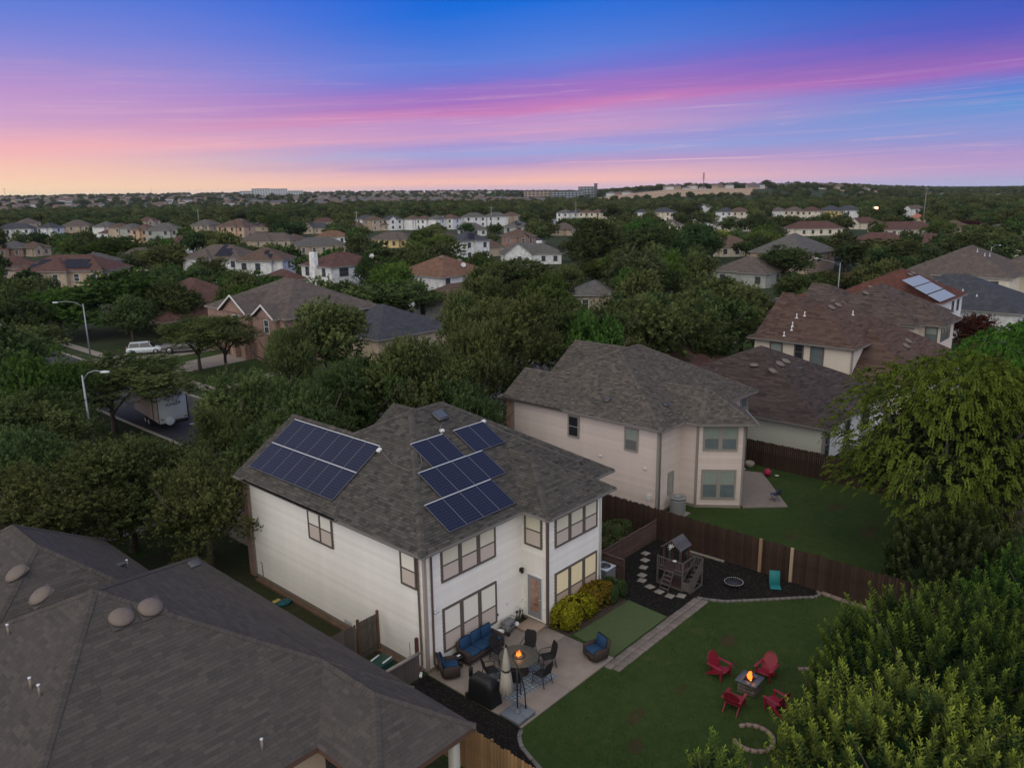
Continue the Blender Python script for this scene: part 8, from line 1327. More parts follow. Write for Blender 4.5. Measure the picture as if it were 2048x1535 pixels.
for x,y in ((90.,7.9),(91.5,8.)): vdome(h6,x,y,r6[0].h(x,y),.46,0,MATS['tan_vent_cap'])
for a in (6.5,9): simplewin(h6,(85.5+a,3.1,4.4),0,.9,1.3,M_trim,M_pgl)
r7=[Roof(rect(100.9,117,-3.5,17),(.45,.5,.45,.5),2.9)]
h7=ghouse('long white single storey house with a dark grey roof at the right edge',[(101.4,-3),(116.5,-3),(116.5,16.5),(101.4,16.5)],r7,'white','slate',2.9)
for x,y in ((111,9.5),(106.5,9.)): vdome(h7,x,y,r7[0].h(x,y),0,-.4)
for x,y in ((104,3.),(105,5),(103,8)): pipe(h7,x,y,r7[0].h(x,y),.3)
r8=[Roof(rect(119,137,1.5,18),(.52,.5,.5,.55),5.6),Roof(rect(127,150,-6,8),(.5,.5,.5,.5),5.6),Roof(rect(116.5,128,11,19),(.5,.5,.5,.5),4.6)]
h8=ghouse('large brown roofed two storey house at the right edge beyond the dark grey roof',[(119.5,2),(127.5,2),(127.5,-5.5),(149,-5.5),(149,17.5),(119.5,17.5)],r8,'cream','graybrown',5.6)
for x,y in ((125,8),(126.5,6.5),(124.5,6.8)): pipe(h8,x,y,r8[0].h(x,y),.5)
for y in (4.,14.): simplewin(h8,(119.5,y,4.3),RZ0,.9,1.3,M_trim,M_pgl)
simplewin(h8,(130,-5.5,4.3),0,1,1.3,M_trim,M_pgl)
# brick house with two gables and garage columns across the side street
rb=[Roof(rect(30.,44,57.,76),(.42,.5,.42,.5),5.5),Roof(rect(29.2,38,58.4,63.2),(.62,None,.62,None),5.4),Roof(rect(28.9,38,64.,70.4),(.62,None,.62,None),5.6)]
hb=ghouse('brick house with two pointed white edged gables and a garage behind the lawn trees',[(30.2,57.5),(43.5,57.5),(43.5,75.5),(30.2,75.5),(30.2,70),(29.5,70),(29.5,64.4),(30.,64.4),(29.8,62.8),(29.8,58.8),(30.2,58.8)],rb,'brick','graybrown',5.5)
for (a,b,zt,x) in ((58.4,63.2,5.4,29.2),(64.,70.4,5.6,28.9)):
    m=(a+b)/2; top=zt+.62*(b-a)/2
    for s,e in ((a,-1),(b,1)): MB().add([(x-.03,s,zt-.12),(x-.03,m,top-.12),(x-.03,m,top+.1),(x-.03,s,zt+.1),(x+.03,s,zt-.12),(x+.03,m,top-.12),(x+.03,m,top+.1),(x+.03,s,zt+.1)],[(0,1,2,3),(7,6,5,4),(0,4,5,1),(2,6,7,3),(1,5,6,2),(3,7,4,0)]).build('rake_trim',M_wtrim,hb)
simplewin(hb,(29.8,60.8,4.3),-math.pi/2,.9,1.5,M_wtrim,M_pgl); simplewin(hb,(29.5,67.2,4.4),-math.pi/2,1.4,1.4,M_wtrim,M_pgl)
gd=thing_door=MB()
for k in range(4): gd.box(-.06,0,65.0,69.2,.05+k*.56,.58+k*.56)
gd.build('garage_door',mat('peach_garage_door',(.42,.30,.23),.6),hb,loc=(29.5,0,0))
for y in (64.6,66.9,69.6): MB().box(28.7,29.2,y-.28,y+.28,0,2.6).build('brick_column',M_brick,hb,uvw=True)
# gray and maroon roofs, white houses in the middle distance (axis aligned)
def ax(label,x0,x1,y0,y1,ze,wk,rk,sl=.5,wins=(),extra=(),gab=(),z0=0):
    S=[sl]*4
    for g in gab: S[g]=None
    rs=[Roof(rect(x0-.45,x1+.45,y0-.45,y1+.45),tuple(S),ze)]+[Roof(rect(*e[:4]),e[4],e[5]) for e in extra]
    h=ghouse(label,[(x0,y0),(x1,y0),(x1,y1),(x0,y1)],rs,wk,rk,ze)
    for (sd,u,z,w,hh) in wins:
        if sd=='r': simplewin(h,(x0+u,y0,z),0,w,hh,M_trim,M_pgl)
        else: simplewin(h,(x0,y1-u,z),RZ0,w,hh,M_trim,M_pgl)
    return h,rs
ax('plain slate grey roofed house below the white two storey house with the dish',37.5,49,49.8,62,2.9,'tan','slate',.48)
ax('maroon hip roofed house left of the brick gables',34,47,92,107,2.9,'brick','maroon',.55,extra=((28,38,84,96,(.5,.5,.5,.5),2.7),))
h,rs=ax('white two storey house with a brown hip roof and satellite dish, centre left',71.2,82.5,74.8,86.5,5.6,'white','rust',.5,(('l',3.4,4.4,.9,1.5),('r',7.2,4.5,1.0,1.5),('r',1.2,4.5,.9,1.5)),extra=((68,76,82,90,(.5,.5,.5,.5),5.2),))
def dish(parent,x,y,z,a=-2.2,s=.42):
    d=MB().lathe([(.02,0),(s*.6,.03),(s,.1),(s*1.02,.1),(s*.6,.02)],20,M=Matrix.Translation((x,y,z+.55))@Matrix.Rotation(a,4,'Z')@Matrix.Rotation(1.0,4,'Y')).build('satellite_dish',mat('dish_grey',(.45,.45,.46),.4),parent); MB().tube([(x,y,z),(x,y,z+.5)],.03,6).build('mast',M_alu,d)
dish(h,77.5,76.2,rs[0].h(77.5,76.2))
for x,y in ((79,78.6),(76,80)): vdome(h,x,y,rs[0].h(x,y),.4,0,None,1.3)
h,rs=ax('low white house with a dark brown roof below the satellite dish house',64.1,78,65.9,74,2.9,'white','brown',.5,(('l',2.,1.4,1.,1.7),('r',3.4,1.4,.8,1.5),('r',6,1.4,.8,1.5)))
h,rs=ax('white two storey house with a maroon roof and a tall white chimney, centre left',71.5,83.8,106.5,116.5,5.6,'white','maroon',.42,(('l',2,4.4,1.1,1.6),('l',4.5,4.4,1.,1.6),('l',7.6,4.4,1,1.5),('r',3,4.4,2.0,1.5),('r',7.5,4.4,1,1.3)))
MB().box(70.6,71.5,110.6,112.2,0,8.3).build('chimney',WM['white'],h,uvw=True); dish(h,82.5,107.8,rs[0].h(82.5,107.8),-2.4,.5)
h,rs=ax('large two storey brick house with a grey green hip roof, upper right',160,176,49,63,4.6,'brick2','gray',.55,(('l',3,2.6,1.,2.2),('r',6,3.4,.4,1.8),('r',12,3.4,.4,1.8)))
# ---------------- houses of the distance ----------------
HN=[]
def far_house(lab,mx,my,ang,w,dep,ze,rk,wk,op):
    S=(.5,.5,.5,.5); ov=.45; z0=float(terrain(mx,my)); rs=[Roof(rect(-w/2-ov,w/2+ov,-ov,dep+ov),S,ze)]
    if 'g' in op: gx=-w*.22; rs.append(Roof(rect(gx-w*.22-ov,gx+w*.22+ov,-ov-.9,dep*.55),(None,.72,.72,.72) if False else (None,.72,None,.72),ze))
    else:
        R=random.Random(int(mx*7+my)); q=R.uniform(-.25,.25)*w; hw=max(2.2,w*.22); rs.append(Roof(rect(q-hw-ov,q+hw+ov,-ov-1.1,dep*.5),(.5,.5,None,.5),ze))
    foot=[(-w/2,0),(w/2,0),(w/2,dep),(-w/2,dep)]
    h=ghouse(lab,foot,rs,wk,rk,ze,(mx,my,z0),ang)
    if 'g' in op: MB().box(gx-w*.22,gx+w*.22,-.9,0,-.1,ze-.08).build('wall',WM[wk],h,uvw=True)
    else: MB().box(q-hw,q+hw,-1.1,0,-.1,ze-.08).build('wall',WM[wk],h,uvw=True)
    tr_=M_wtrim if wk in('brick','tan') else M_trim
    lv=[1.5,4.3] if ze>4 else [1.5]
    n=max(2,int(w/3.2))
    for z in lv:
        for k in range(n):
            u=-w/2+w*(k+.5)/n; yy=-.9 if ('g' in op and abs(u-gx)<w*.22) else (-1.1 if 'g' not in op and abs(u-q)<hw else 0)
            if abs(abs(u-(gx if 'g' in op else q))-(w*.22 if 'g' in op else hw))<.7: continue
            simplewin(h,(u,yy,z),0,.95,1.35,tr_,M_pgl)
        simplewin(h,(-w/2,dep*.5,z),-math.pi/2,.95,1.35,tr_,M_pgl); simplewin(h,(w/2,dep*.5,z),math.pi/2,.95,1.35,tr_,M_pgl)
    if 'c' in op: MB().box(w*.1,w*.1+1.6,dep*.45,dep*.45+.9,ze,ze+3.1).build('chimney',WM[wk],h,uvw=True)
    if 's' in op:
        k=1/math.sqrt(1.25); a0,a1=((w*.05,w*.42) if 's2' in op else (-w*.42,w*.4)); nx=int((a1-a0)/1.05); ny=3 if 's2' in op else 2
        mp=mat('dark_blue_panel',(.010,.012,.022),.45,spec=.15)
        if 'pn' not in WIN: WIN['pn']=MB().box(0,1,0,1.6,-.02,.02).mesh('solar_panel',mp)
        for i in range(nx):
            for j in range(ny):
                y_=.35+j*1.62*k; x_=a0+i*1.03
                if x_-(-w/2-ov)<y_+ov+.3+1.5*k or (w/2+ov)-x_-1<y_+ov+1.5*k: continue
                if rs[1].h(x_+.5,y_+.5)>rs[0].h(x_+.5,y_+.5)+.05: continue
                inst(WIN['pn'],'solar_panel',h,(x_,y_,ze+(y_+ov)*.5+.12),rot=(math.atan(.5),0,0))
    HN.append(lab); return h
for hrow in HOUSES: far_house(*hrow)
# ---------------- foliage ----------------
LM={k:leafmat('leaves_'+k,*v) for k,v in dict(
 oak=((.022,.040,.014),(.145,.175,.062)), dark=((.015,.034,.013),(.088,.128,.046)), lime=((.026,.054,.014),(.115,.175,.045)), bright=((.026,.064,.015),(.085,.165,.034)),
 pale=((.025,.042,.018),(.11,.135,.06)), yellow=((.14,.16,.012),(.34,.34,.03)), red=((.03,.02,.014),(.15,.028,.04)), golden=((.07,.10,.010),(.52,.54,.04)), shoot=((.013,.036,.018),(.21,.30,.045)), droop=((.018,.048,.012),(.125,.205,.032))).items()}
M_bark=mat('grey_brown_bark',(.07,.055,.045),.95,.4,4,.8,10)
def leafmesh(name,P,Nn,size,tint,m,aspect=.55,axis=None):
    """P centres, Nn normals, one folded leaf (two triangles) each"""
    n=len(P); R=rng
    up_=R.normal(size=(n,3)) if axis is None else axis+R.normal(size=(n,3))*.25
    a=np.cross(Nn,up_); a/=np.linalg.norm(a,axis=1)[:,None]+1e-9; b=np.cross(a,Nn); b/=np.linalg.norm(b,axis=1)[:,None]+1e-9
    s=size[:,None] if hasattr(size,'__len__') else size
    V=np.empty((n,4,3)); V[:,0]=P-b*s; V[:,1]=P+a*s*aspect; V[:,2]=P+b*s; V[:,3]=P-a*s*aspect
    V=V.reshape(-1,3)
    me=bpy.data.meshes.new(name); me.vertices.add(4*n); me.vertices.foreach_set('co',V.reshape(-1).astype(np.float32)); me.loops.add(4*n); me.loops.foreach_set('vertex_index',np.arange(4*n,dtype=np.int32)); me.polygons.add(n)
    me.polygons.foreach_set('loop_start',(np.arange(n)*4).astype(np.int32)); me.polygons.foreach_set('loop_total',np.full(n,4,dtype=np.int32))
    at_=me.attributes.new('tint','FLOAT','FACE'); at_.data.foreach_set('value',np.clip(tint,0,1).astype(np.float32)); me.materials.append(m); me.update(); return me
def unit(v): return v/(np.linalg.norm(v,axis=1)[:,None]+1e-9)
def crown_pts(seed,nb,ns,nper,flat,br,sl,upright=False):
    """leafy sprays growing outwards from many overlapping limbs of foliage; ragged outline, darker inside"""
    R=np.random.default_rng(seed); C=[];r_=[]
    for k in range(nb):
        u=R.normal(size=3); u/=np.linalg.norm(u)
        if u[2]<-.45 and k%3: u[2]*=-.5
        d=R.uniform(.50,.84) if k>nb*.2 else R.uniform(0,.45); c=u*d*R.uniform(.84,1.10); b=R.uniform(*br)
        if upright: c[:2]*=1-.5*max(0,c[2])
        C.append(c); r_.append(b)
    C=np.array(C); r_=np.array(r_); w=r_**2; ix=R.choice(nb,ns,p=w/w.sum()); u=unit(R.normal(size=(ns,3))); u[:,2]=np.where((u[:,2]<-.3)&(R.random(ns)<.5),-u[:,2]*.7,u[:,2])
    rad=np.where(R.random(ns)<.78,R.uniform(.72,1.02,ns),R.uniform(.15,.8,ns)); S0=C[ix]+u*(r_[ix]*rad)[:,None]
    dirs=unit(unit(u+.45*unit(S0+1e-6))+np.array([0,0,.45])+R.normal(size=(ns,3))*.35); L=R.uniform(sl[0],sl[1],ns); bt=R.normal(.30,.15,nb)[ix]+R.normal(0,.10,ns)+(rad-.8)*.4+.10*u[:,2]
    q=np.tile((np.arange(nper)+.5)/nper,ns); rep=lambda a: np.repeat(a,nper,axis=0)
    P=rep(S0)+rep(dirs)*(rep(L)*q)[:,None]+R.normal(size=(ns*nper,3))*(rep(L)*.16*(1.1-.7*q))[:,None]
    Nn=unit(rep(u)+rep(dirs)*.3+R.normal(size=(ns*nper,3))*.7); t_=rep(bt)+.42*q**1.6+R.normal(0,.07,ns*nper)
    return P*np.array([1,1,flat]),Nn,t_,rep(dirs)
CR={}
def crown(kind,var,lod):
    key=(kind,var,lod)
    if key in CR: return CR[key]
    nb,ns,npr,sz,br,sl={'near':(64,4200,17,.0165,(.16,.30),(.05,.15)),'mid':(36,1500,12,.034,(.2,.34),(.08,.20)),'low':(20,520,8,.070,(.24,.38),(.10,.24))}[lod]
    base=('pts',var,lod,kind=='dark')
    if base not in CR: CR[base]=crown_pts(100+var*7+len(lod),nb,ns,npr,.86,br,sl,kind=='dark')
    P,Nn,t_,D=CR[base]
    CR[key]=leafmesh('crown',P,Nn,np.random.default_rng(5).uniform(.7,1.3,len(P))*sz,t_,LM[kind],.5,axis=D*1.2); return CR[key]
TK={}
def trunkmesh(var,two=False):
    if (var,two) in TK: return TK[(var,two)]
    R=random.Random(50+var); mb=MB()
    mb.tube([(0,0,-.02),(.01,0,.1),(.0,.01,.25),(.02,.0,.42)],[.045,.034,.028,.022],8)
    for k in range(6):
        a=k*1.05+R.uniform(-.3,.3); L=R.uniform(.35,.55); z0=R.uniform(.22,.42); mb.tube([(0,0,z0-.03),(math.cos(a)*L*.35,math.sin(a)*L*.35,z0+.14),(math.cos(a)*L*.8,math.sin(a)*L*.8,z0+.30),(math.cos(a)*L,math.sin(a)*L,z0+.42)],[.019,.014,.008,.003],6)
    TK[(var,two)]=mb.mesh('trunk',M_bark); return TK[(var,two)]
def tree(x,y,h,r,kind,label,cat='tree',group=None,lod='mid',var=None,z0=None,low=.10):
    var=rng.integers(0,4 if lod!='near' else 3) if var is None else var
    t_=thing('tree' if kind!='red' else 'crape_myrtle',label,cat,(x,y,float(terrain(x,y)) if z0 is None else z0),random.uniform(0,6.28),group)
    inst(trunkmesh(int(var)),'trunk',t_,sc_=(h*.9,h*.9,h)); ch=h*(1-low)/2
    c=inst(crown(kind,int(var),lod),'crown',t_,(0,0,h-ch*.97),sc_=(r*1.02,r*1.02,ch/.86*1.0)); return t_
for (x,y,h,r,k,lab) in TREES:
    d=math.hypot(x+19.1,y+22.2)
    if d<66: r*=1.06
    if 'double trunk' in lab: continue
    tree(x,y,h,r,k,lab,lod='near' if d<76 else 'mid',low=.26 if 'spreading' in lab else .10)
# lawn trees with visible trunks
for i,(x,y) in enumerate(((22.0,62.4),(23.4,59.2))):
    tree(x,y,6.6,4.4,'oak',('leaning lawn tree nearer the driveway in front of the brick house','straight lawn tree nearer the path in front of the brick house')[i],lod='near',low=.38)
rel=('in front of the ','behind the ','left of the ','right of the ')
sizew=lambda h,r:'broad ' if r>4.5 else 'small ' if r<3.6 else ''
kw=dict(oak='olive green',lime='yellow green',dark='dark green',bright='bright green',pale='pale tipped')
OR=('leftmost','second from left','third from left','fourth from left','fifth from left','sixth from left','seventh from left')
for (x,y,h,r,k,hi,rl_,oi_,on_) in FILL:
    hl=HOUSES[hi][0]; hl=' '.join(hl.split(',')[0].split()[:7 if oi_<0 else 6])
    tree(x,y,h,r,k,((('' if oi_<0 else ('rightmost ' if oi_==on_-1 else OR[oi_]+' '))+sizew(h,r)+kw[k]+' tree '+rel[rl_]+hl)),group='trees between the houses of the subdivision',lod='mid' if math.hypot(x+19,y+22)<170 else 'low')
# ---- close trees on the right ----
def strand_tree(label,x,y,h,r,z0=0,seed=1):
    """drooping feathery foliage: arching sprays with leaflets hanging from them"""
    t_=thing('tree',label,'tree',(x,y,z0)); R=np.random.default_rng(seed); inst(trunkmesh(1),'trunk',t_,sc_=(h*.9,h*.9,h*.95)); P=[];Nn=[];T=[];S=[]; br=MB()
    for k in range(3000):
        u=R.normal(size=3); u/=np.linalg.norm(u); u[2]=u[2] if u[2]>-.55 else -u[2]; rad=R.uniform(.55,1.0)**.5
        lump=1+.14*math.sin(u[0]*7+seed)+.12*math.sin(u[1]*8+2)+.08*math.sin(u[2]*9)
        c=np.array([u[0]*r,u[1]*r,h*.54+u[2]*h*.46])*[rad*lump,rad*lump,1]; c[2]=h*.5+(c[2]-h*.5)*rad
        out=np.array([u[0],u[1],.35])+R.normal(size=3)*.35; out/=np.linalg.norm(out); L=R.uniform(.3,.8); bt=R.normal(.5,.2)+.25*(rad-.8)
        n=int(L/.034); side=np.cross(out,[0,0,1]); side/=np.linalg.norm(side)+1e-9; side+=R.normal(size=3)*.2
        for s in range(n):
            q=s/n; p=c+out*L*q*(.75)+np.array([0,0,-1])*L*(q*q)*.75; d=out*.75+np.array([0,0,-1])*1.5*q
            for sg in (-1,1):
                if R.random()<.12: continue
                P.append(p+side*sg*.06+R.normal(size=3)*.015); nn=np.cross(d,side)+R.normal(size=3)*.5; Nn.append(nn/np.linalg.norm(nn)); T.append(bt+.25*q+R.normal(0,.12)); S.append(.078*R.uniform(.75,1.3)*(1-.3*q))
    P=np.array(P);Nn=np.array(Nn); me=leafmesh('crown',P,Nn,np.array(S),np.array(T),LM['droop'],.46); inst(me,'crown',t_); inst(crown('dark',1,'near'),'inner_foliage',t_,(0,0,h*.5),sc_=(r*.82,r*.82,h*.44)); return t_
def shoot_tree(label,x,y,zs,n,seed,rx,ry,h,lk='shoot',leaf=.085,z0=0,cat='tree',name='crape_myrtle',fill=9000,Lr=(.45,1.0),clear=None):
    """many upright leafy shoots over a darker leafy body"""
    t_=thing(name,label,cat,(x,y,z0)); R=np.random.default_rng(seed); tk=MB()
    for k in range(7):
        a=k*.9; tk.tube([(.12*math.cos(a),.12*math.sin(a),0),(rx*.25*math.cos(a),ry*.25*math.sin(a),h*.45),(rx*.6*math.cos(a),ry*.6*math.sin(a),h*.85)],[.06,.045,.015],6)
    tk.build('trunk',M_bark,t_); P=[];Nn=[];T=[];S=[]
    for k in range(n):
        a=R.uniform(0,6.283); d=R.random()**.5; ex,ey=rx*d*math.cos(a),ry*d*math.sin(a); top=h*(zs+(1-zs)*math.sqrt(max(0,1-d*d)))*(1+.13*math.sin(ex*2.3+seed)*math.cos(ey*2.7)+R.uniform(-.12,.10))
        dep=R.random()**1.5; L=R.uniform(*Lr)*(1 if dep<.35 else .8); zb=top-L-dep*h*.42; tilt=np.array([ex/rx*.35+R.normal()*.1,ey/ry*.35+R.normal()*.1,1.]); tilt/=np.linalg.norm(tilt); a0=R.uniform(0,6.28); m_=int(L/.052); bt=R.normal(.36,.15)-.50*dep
        for s in range(m_):
            q=s/m_; w=(1-.75*q); aa=a0+s*1.9
            for sg in (0,math.pi):
                dr_=np.array([math.cos(aa+sg),math.sin(aa+sg),.55+.8*q]); dr_/=np.linalg.norm(dr_); ls=leaf*R.uniform(.8,1.25)*(.55+.6*w)
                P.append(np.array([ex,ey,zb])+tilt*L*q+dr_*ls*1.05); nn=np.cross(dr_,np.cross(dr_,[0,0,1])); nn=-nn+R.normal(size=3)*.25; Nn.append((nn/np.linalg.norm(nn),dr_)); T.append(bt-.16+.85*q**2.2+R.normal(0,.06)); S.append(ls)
    P=np.array(P);D=np.array([b for a,b in Nn]);Nn=np.array([a for a,b in Nn])
    me=leafmesh('crown',P,Nn,np.array(S),np.array(T),LM[lk],.36,axis=D*3); inst(me,'crown',t_); return t_
strand_tree('large drooping feathery green tree at the right edge behind the brown fence',25.2,-12.9,11.2,5.7,seed=3)
strand_tree('second drooping bright green tree at the right edge, behind the first',31.8,-15.2,12.2,5.2,seed=5)
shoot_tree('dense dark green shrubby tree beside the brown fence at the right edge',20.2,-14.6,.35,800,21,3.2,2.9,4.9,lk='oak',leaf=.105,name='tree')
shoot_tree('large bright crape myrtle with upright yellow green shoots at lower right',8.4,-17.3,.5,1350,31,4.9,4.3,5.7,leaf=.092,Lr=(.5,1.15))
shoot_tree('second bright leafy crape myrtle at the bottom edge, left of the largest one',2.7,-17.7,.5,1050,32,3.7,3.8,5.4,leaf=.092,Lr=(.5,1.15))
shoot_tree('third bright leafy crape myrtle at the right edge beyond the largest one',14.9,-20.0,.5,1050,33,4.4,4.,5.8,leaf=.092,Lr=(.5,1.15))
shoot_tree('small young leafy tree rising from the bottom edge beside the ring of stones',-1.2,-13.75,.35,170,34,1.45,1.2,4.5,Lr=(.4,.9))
HAZE=.000035
def leafbox(name,label,cat,loc,rx,ry,h,n,leaf,lk,seed,seg=1,rz=0):
    t_=thing(name,label,cat,loc,rz); R=np.random.default_rng(seed); u=unit(R.normal(size=(n,3))); u[:,2]=np.abs(u[:,2]); p=np.sign(u)*np.abs(u)**.45; rad=np.where(R.random(n)<.75,R.uniform(.88,1.05,n),R.uniform(.4,.9,n))
    P=p*rad[:,None]*np.array([rx,ry,h]); P*=(1+.05*np.sin(P[:,:1]*3.1+seed)+.05*np.sin(P[:,1:2]*4.3)*np.cos(P[:,:1]*5.2)); P[:,2]=np.abs(P[:,2])
    c=R.integers(0,60,n); ct=R.normal(0,.2,60)[c]
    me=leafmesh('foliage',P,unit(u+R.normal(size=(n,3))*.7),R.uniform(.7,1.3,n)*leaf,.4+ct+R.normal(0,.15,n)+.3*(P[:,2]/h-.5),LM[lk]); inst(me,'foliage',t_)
    mb=MB()
    for k in range(9): a=k*.7; mb.tube([(rx*.5*math.cos(a),ry*.4*math.sin(a),-.02),(rx*.7*math.cos(a),ry*.6*math.sin(a),h*.7)],[.02,.008],5)
    mb.build('stem',M_bark,t_); return t_
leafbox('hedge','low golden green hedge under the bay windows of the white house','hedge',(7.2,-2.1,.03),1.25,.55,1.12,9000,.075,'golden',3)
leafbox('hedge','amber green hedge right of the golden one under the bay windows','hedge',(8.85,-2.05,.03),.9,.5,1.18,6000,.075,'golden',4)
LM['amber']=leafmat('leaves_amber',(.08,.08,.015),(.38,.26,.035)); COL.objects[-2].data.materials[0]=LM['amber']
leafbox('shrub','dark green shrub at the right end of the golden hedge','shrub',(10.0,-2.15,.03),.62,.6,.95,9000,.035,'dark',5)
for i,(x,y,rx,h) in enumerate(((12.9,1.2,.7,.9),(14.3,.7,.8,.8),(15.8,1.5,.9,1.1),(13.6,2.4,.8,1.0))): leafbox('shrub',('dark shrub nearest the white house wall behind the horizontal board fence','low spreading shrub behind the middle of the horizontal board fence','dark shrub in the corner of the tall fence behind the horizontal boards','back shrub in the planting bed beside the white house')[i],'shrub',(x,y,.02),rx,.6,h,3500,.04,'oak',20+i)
for i,(x,y,z,s) in enumerate(((13.5,.35,.0,.22),(15.4,.5,0,.25),(16.2,.9,0,.18))): 
    o=MB().lathe([(s*.3,0),(s,.05),(s*.8,.2),(s*.2,.26)],9,sx=1.2).build('garden_rock',mat('pale_rock',(.25,.22,.2),.9,.2,5),None,loc=(x,y,z)); tag(o,('pale rock nearest the white house in the fenced planting bed','largest pale rock in the fenced planting bed','small pale rock nearest the tall fence in the planting bed')[i],'rock')
# ---------------- vehicles ----------------
M_tyre=mat('tyre_rubber',(.015,.015,.015),.8); M_wpaint=mat('white_car_paint',(.55,.60,.62),.25,spec=.6); M_glass=mat('car_glass',(.015,.018,.022),.04,spec=.8)
def wheels(t_,xs,w,r):
    for x in xs:
        for s in (-1,1):
            o=MB().lathe([(r*.75,-.1),(r,-.09),(r,.09),(r*.75,.1)],20,M=Matrix.Translation((x,s*w,r))@Matrix.Rotation(math.pi/2,4,'X')).build('wheel',M_tyre,t_)
            MB().lathe([(.02,-.11),(r*.62,-.105),(r*.62,.105),(.02,.11)],14,M=Matrix.Translation((x,s*w,r))@Matrix.Rotation(math.pi/2,4,'X')).build('rim',mat('alloy_rim',(.3,.3,.31),.35,metal=.7),o)
def loft(secs,mi=0):
    mb=MB(); n=len(secs[0]); vs=[p for s in secs for p in s]
    mb.add(vs,[(i*n+k,i*n+(k+1)%n,(i+1)*n+(k+1)%n,(i+1)*n+k) for i in range(len(secs)-1) for k in range(n)]+[tuple(range(n-1,-1,-1)),tuple(range((len(secs)-1)*n,len(secs)*n))],mi,.5,True); return mb
def carbody(prof,w):
    """prof: (x, z_bottom, z_top, halfwidth factor)"""
    S=[]
    for x,zb,zt,k in prof:
        a=w*k; S.append([(x,-a,zb+.08),(x,-a*1.0,zb+(zt-zb)*.55),(x,-a*.93,zt-.03),(x,-a*.8,zt),(x,a*.8,zt),(x,a*.93,zt-.03),(x,a,zb+(zt-zb)*.55),(x,a,zb+.08),(x,a*.8,zb),(x,-a*.8,zb)])
    return loft(S)
def car(label,x,y,rz,prof,cab,w,mbody,wx,cat,name,wr=.34,z=.05):
    t_=thing(name,label,cat,(x,y,z),rz); carbody(prof,w).build('body',mbody,t_); wheels(t_,wx,w-.08,wr)
    S=[[(x_,-k*w,z0),(x_,k*w,z0),(x_,k2*w,z1),(x_,-k2*w,z1)] for x_,z0,z1,k,k2 in cab]
    c=loft(S).build('cabin_glass',M_glass,t_); c.data.polygons.foreach_set('use_smooth',[False]*len(c.data.polygons)); x0,x1=cab[1][0],cab[-2][0]; MB().box(x0-.05,x1+.05,-w*.66,w*.66,max(q[2] for q in cab)-.01,max(q[2] for q in cab)+.035,bev=.02).build('roof',mbody,t_)
    for px in (x0-.1,(x0+x1)/2,x1+.1):
        for s in (-1,1): MB().tube([(px+(0 if abs(px-(x0+x1)/2)<.01 else (-.18 if px<(x0+x1)/2 else .28)),s*w*.87,cab[1][1]),(px,s*w*.68,cab[1][2])],.035,5).build('pillar',mbody,t_)
    xf=prof[-1][0]; xr=prof[0][0]
    for s in (-1,1):
        MB().box(xf-.12,xf+.01,s*w*.7-.14,s*w*.7+.14,.62,.76,bev=.02).build('headlight',mat('headlight_glass',(.5,.5,.5),.1,spec=.7),t_); MB().box(xr-.01,xr+.1,s*w*.75-.1,s*w*.75+.1,.75,1.0,bev=.02).build('tail_light',mat('tail_light_red',(.3,.02,.02),.3,spec=.6),t_)
    return t_
car('white hatchback parked in the driveway beyond the lawn trees',22.6,78.0,-.45,[(-2.1,.35,.9,.85),(-1.9,.28,1.0,.97),(-.8,.25,1.0,1),(.8,.25,.95,1),(1.6,.28,.85,.96),(2.0,.32,.7,.85)],[(-2.0,.95,1.0,.86,.8),(-1.5,.95,1.48,.88,.68),(0.0,.95,1.5,.9,.68),(.5,.95,1.42,.9,.68),(1.25,.93,.96,.86,.8)],.88,M_wpaint,(-1.3,1.3),'car','parked_car')
pk=car('grey pickup truck with big tyres next to the white hatchback',26.4,75.3,2.65,[(-2.7,.55,1.15,.95),(-2.6,.5,1.2,1),(0,.45,1.2,1),(1.2,.45,1.18,1),(2.3,.5,1.12,.97),(2.6,.55,.95,.9)],[(-.9,1.15,1.2,.92,.9),(-.75,1.15,1.78,.92,.72),(.5,1.15,1.8,.92,.72),(.9,1.15,1.72,.92,.72),(1.45,1.13,1.18,.9,.85)],.95,mat('grey_truck_paint',(.12,.115,.12),.35,spec=.5),(-1.7,1.65),'pickup truck','pickup_truck',.44)
MB().box(-2.55,-1.0,-.75,.75,1.1,1.22).build('cargo_bed',M_blk,pk)
car('dark blue suv with red tail lights beside the large brick house, upper right',180.3,49.6,-.75+math.pi*0,[(-2.4,.5,1.1,.95),(-2.3,.45,1.2,1),(0,.4,1.2,1),(1.4,.42,1.12,1),(2.4,.5,.95,.9)],[(-2.3,1.1,1.3,.92,.85),(-2.0,1.1,1.8,.92,.72),(0,1.1,1.85,.92,.72),(.6,1.1,1.78,.92,.72),(1.4,1.08,1.15,.9,.85)],1.0,mat('navy_paint',(.012,.016,.04),.2,spec=.6),(-1.5,1.5),'suv','parked_suv',.4,z=0.4)
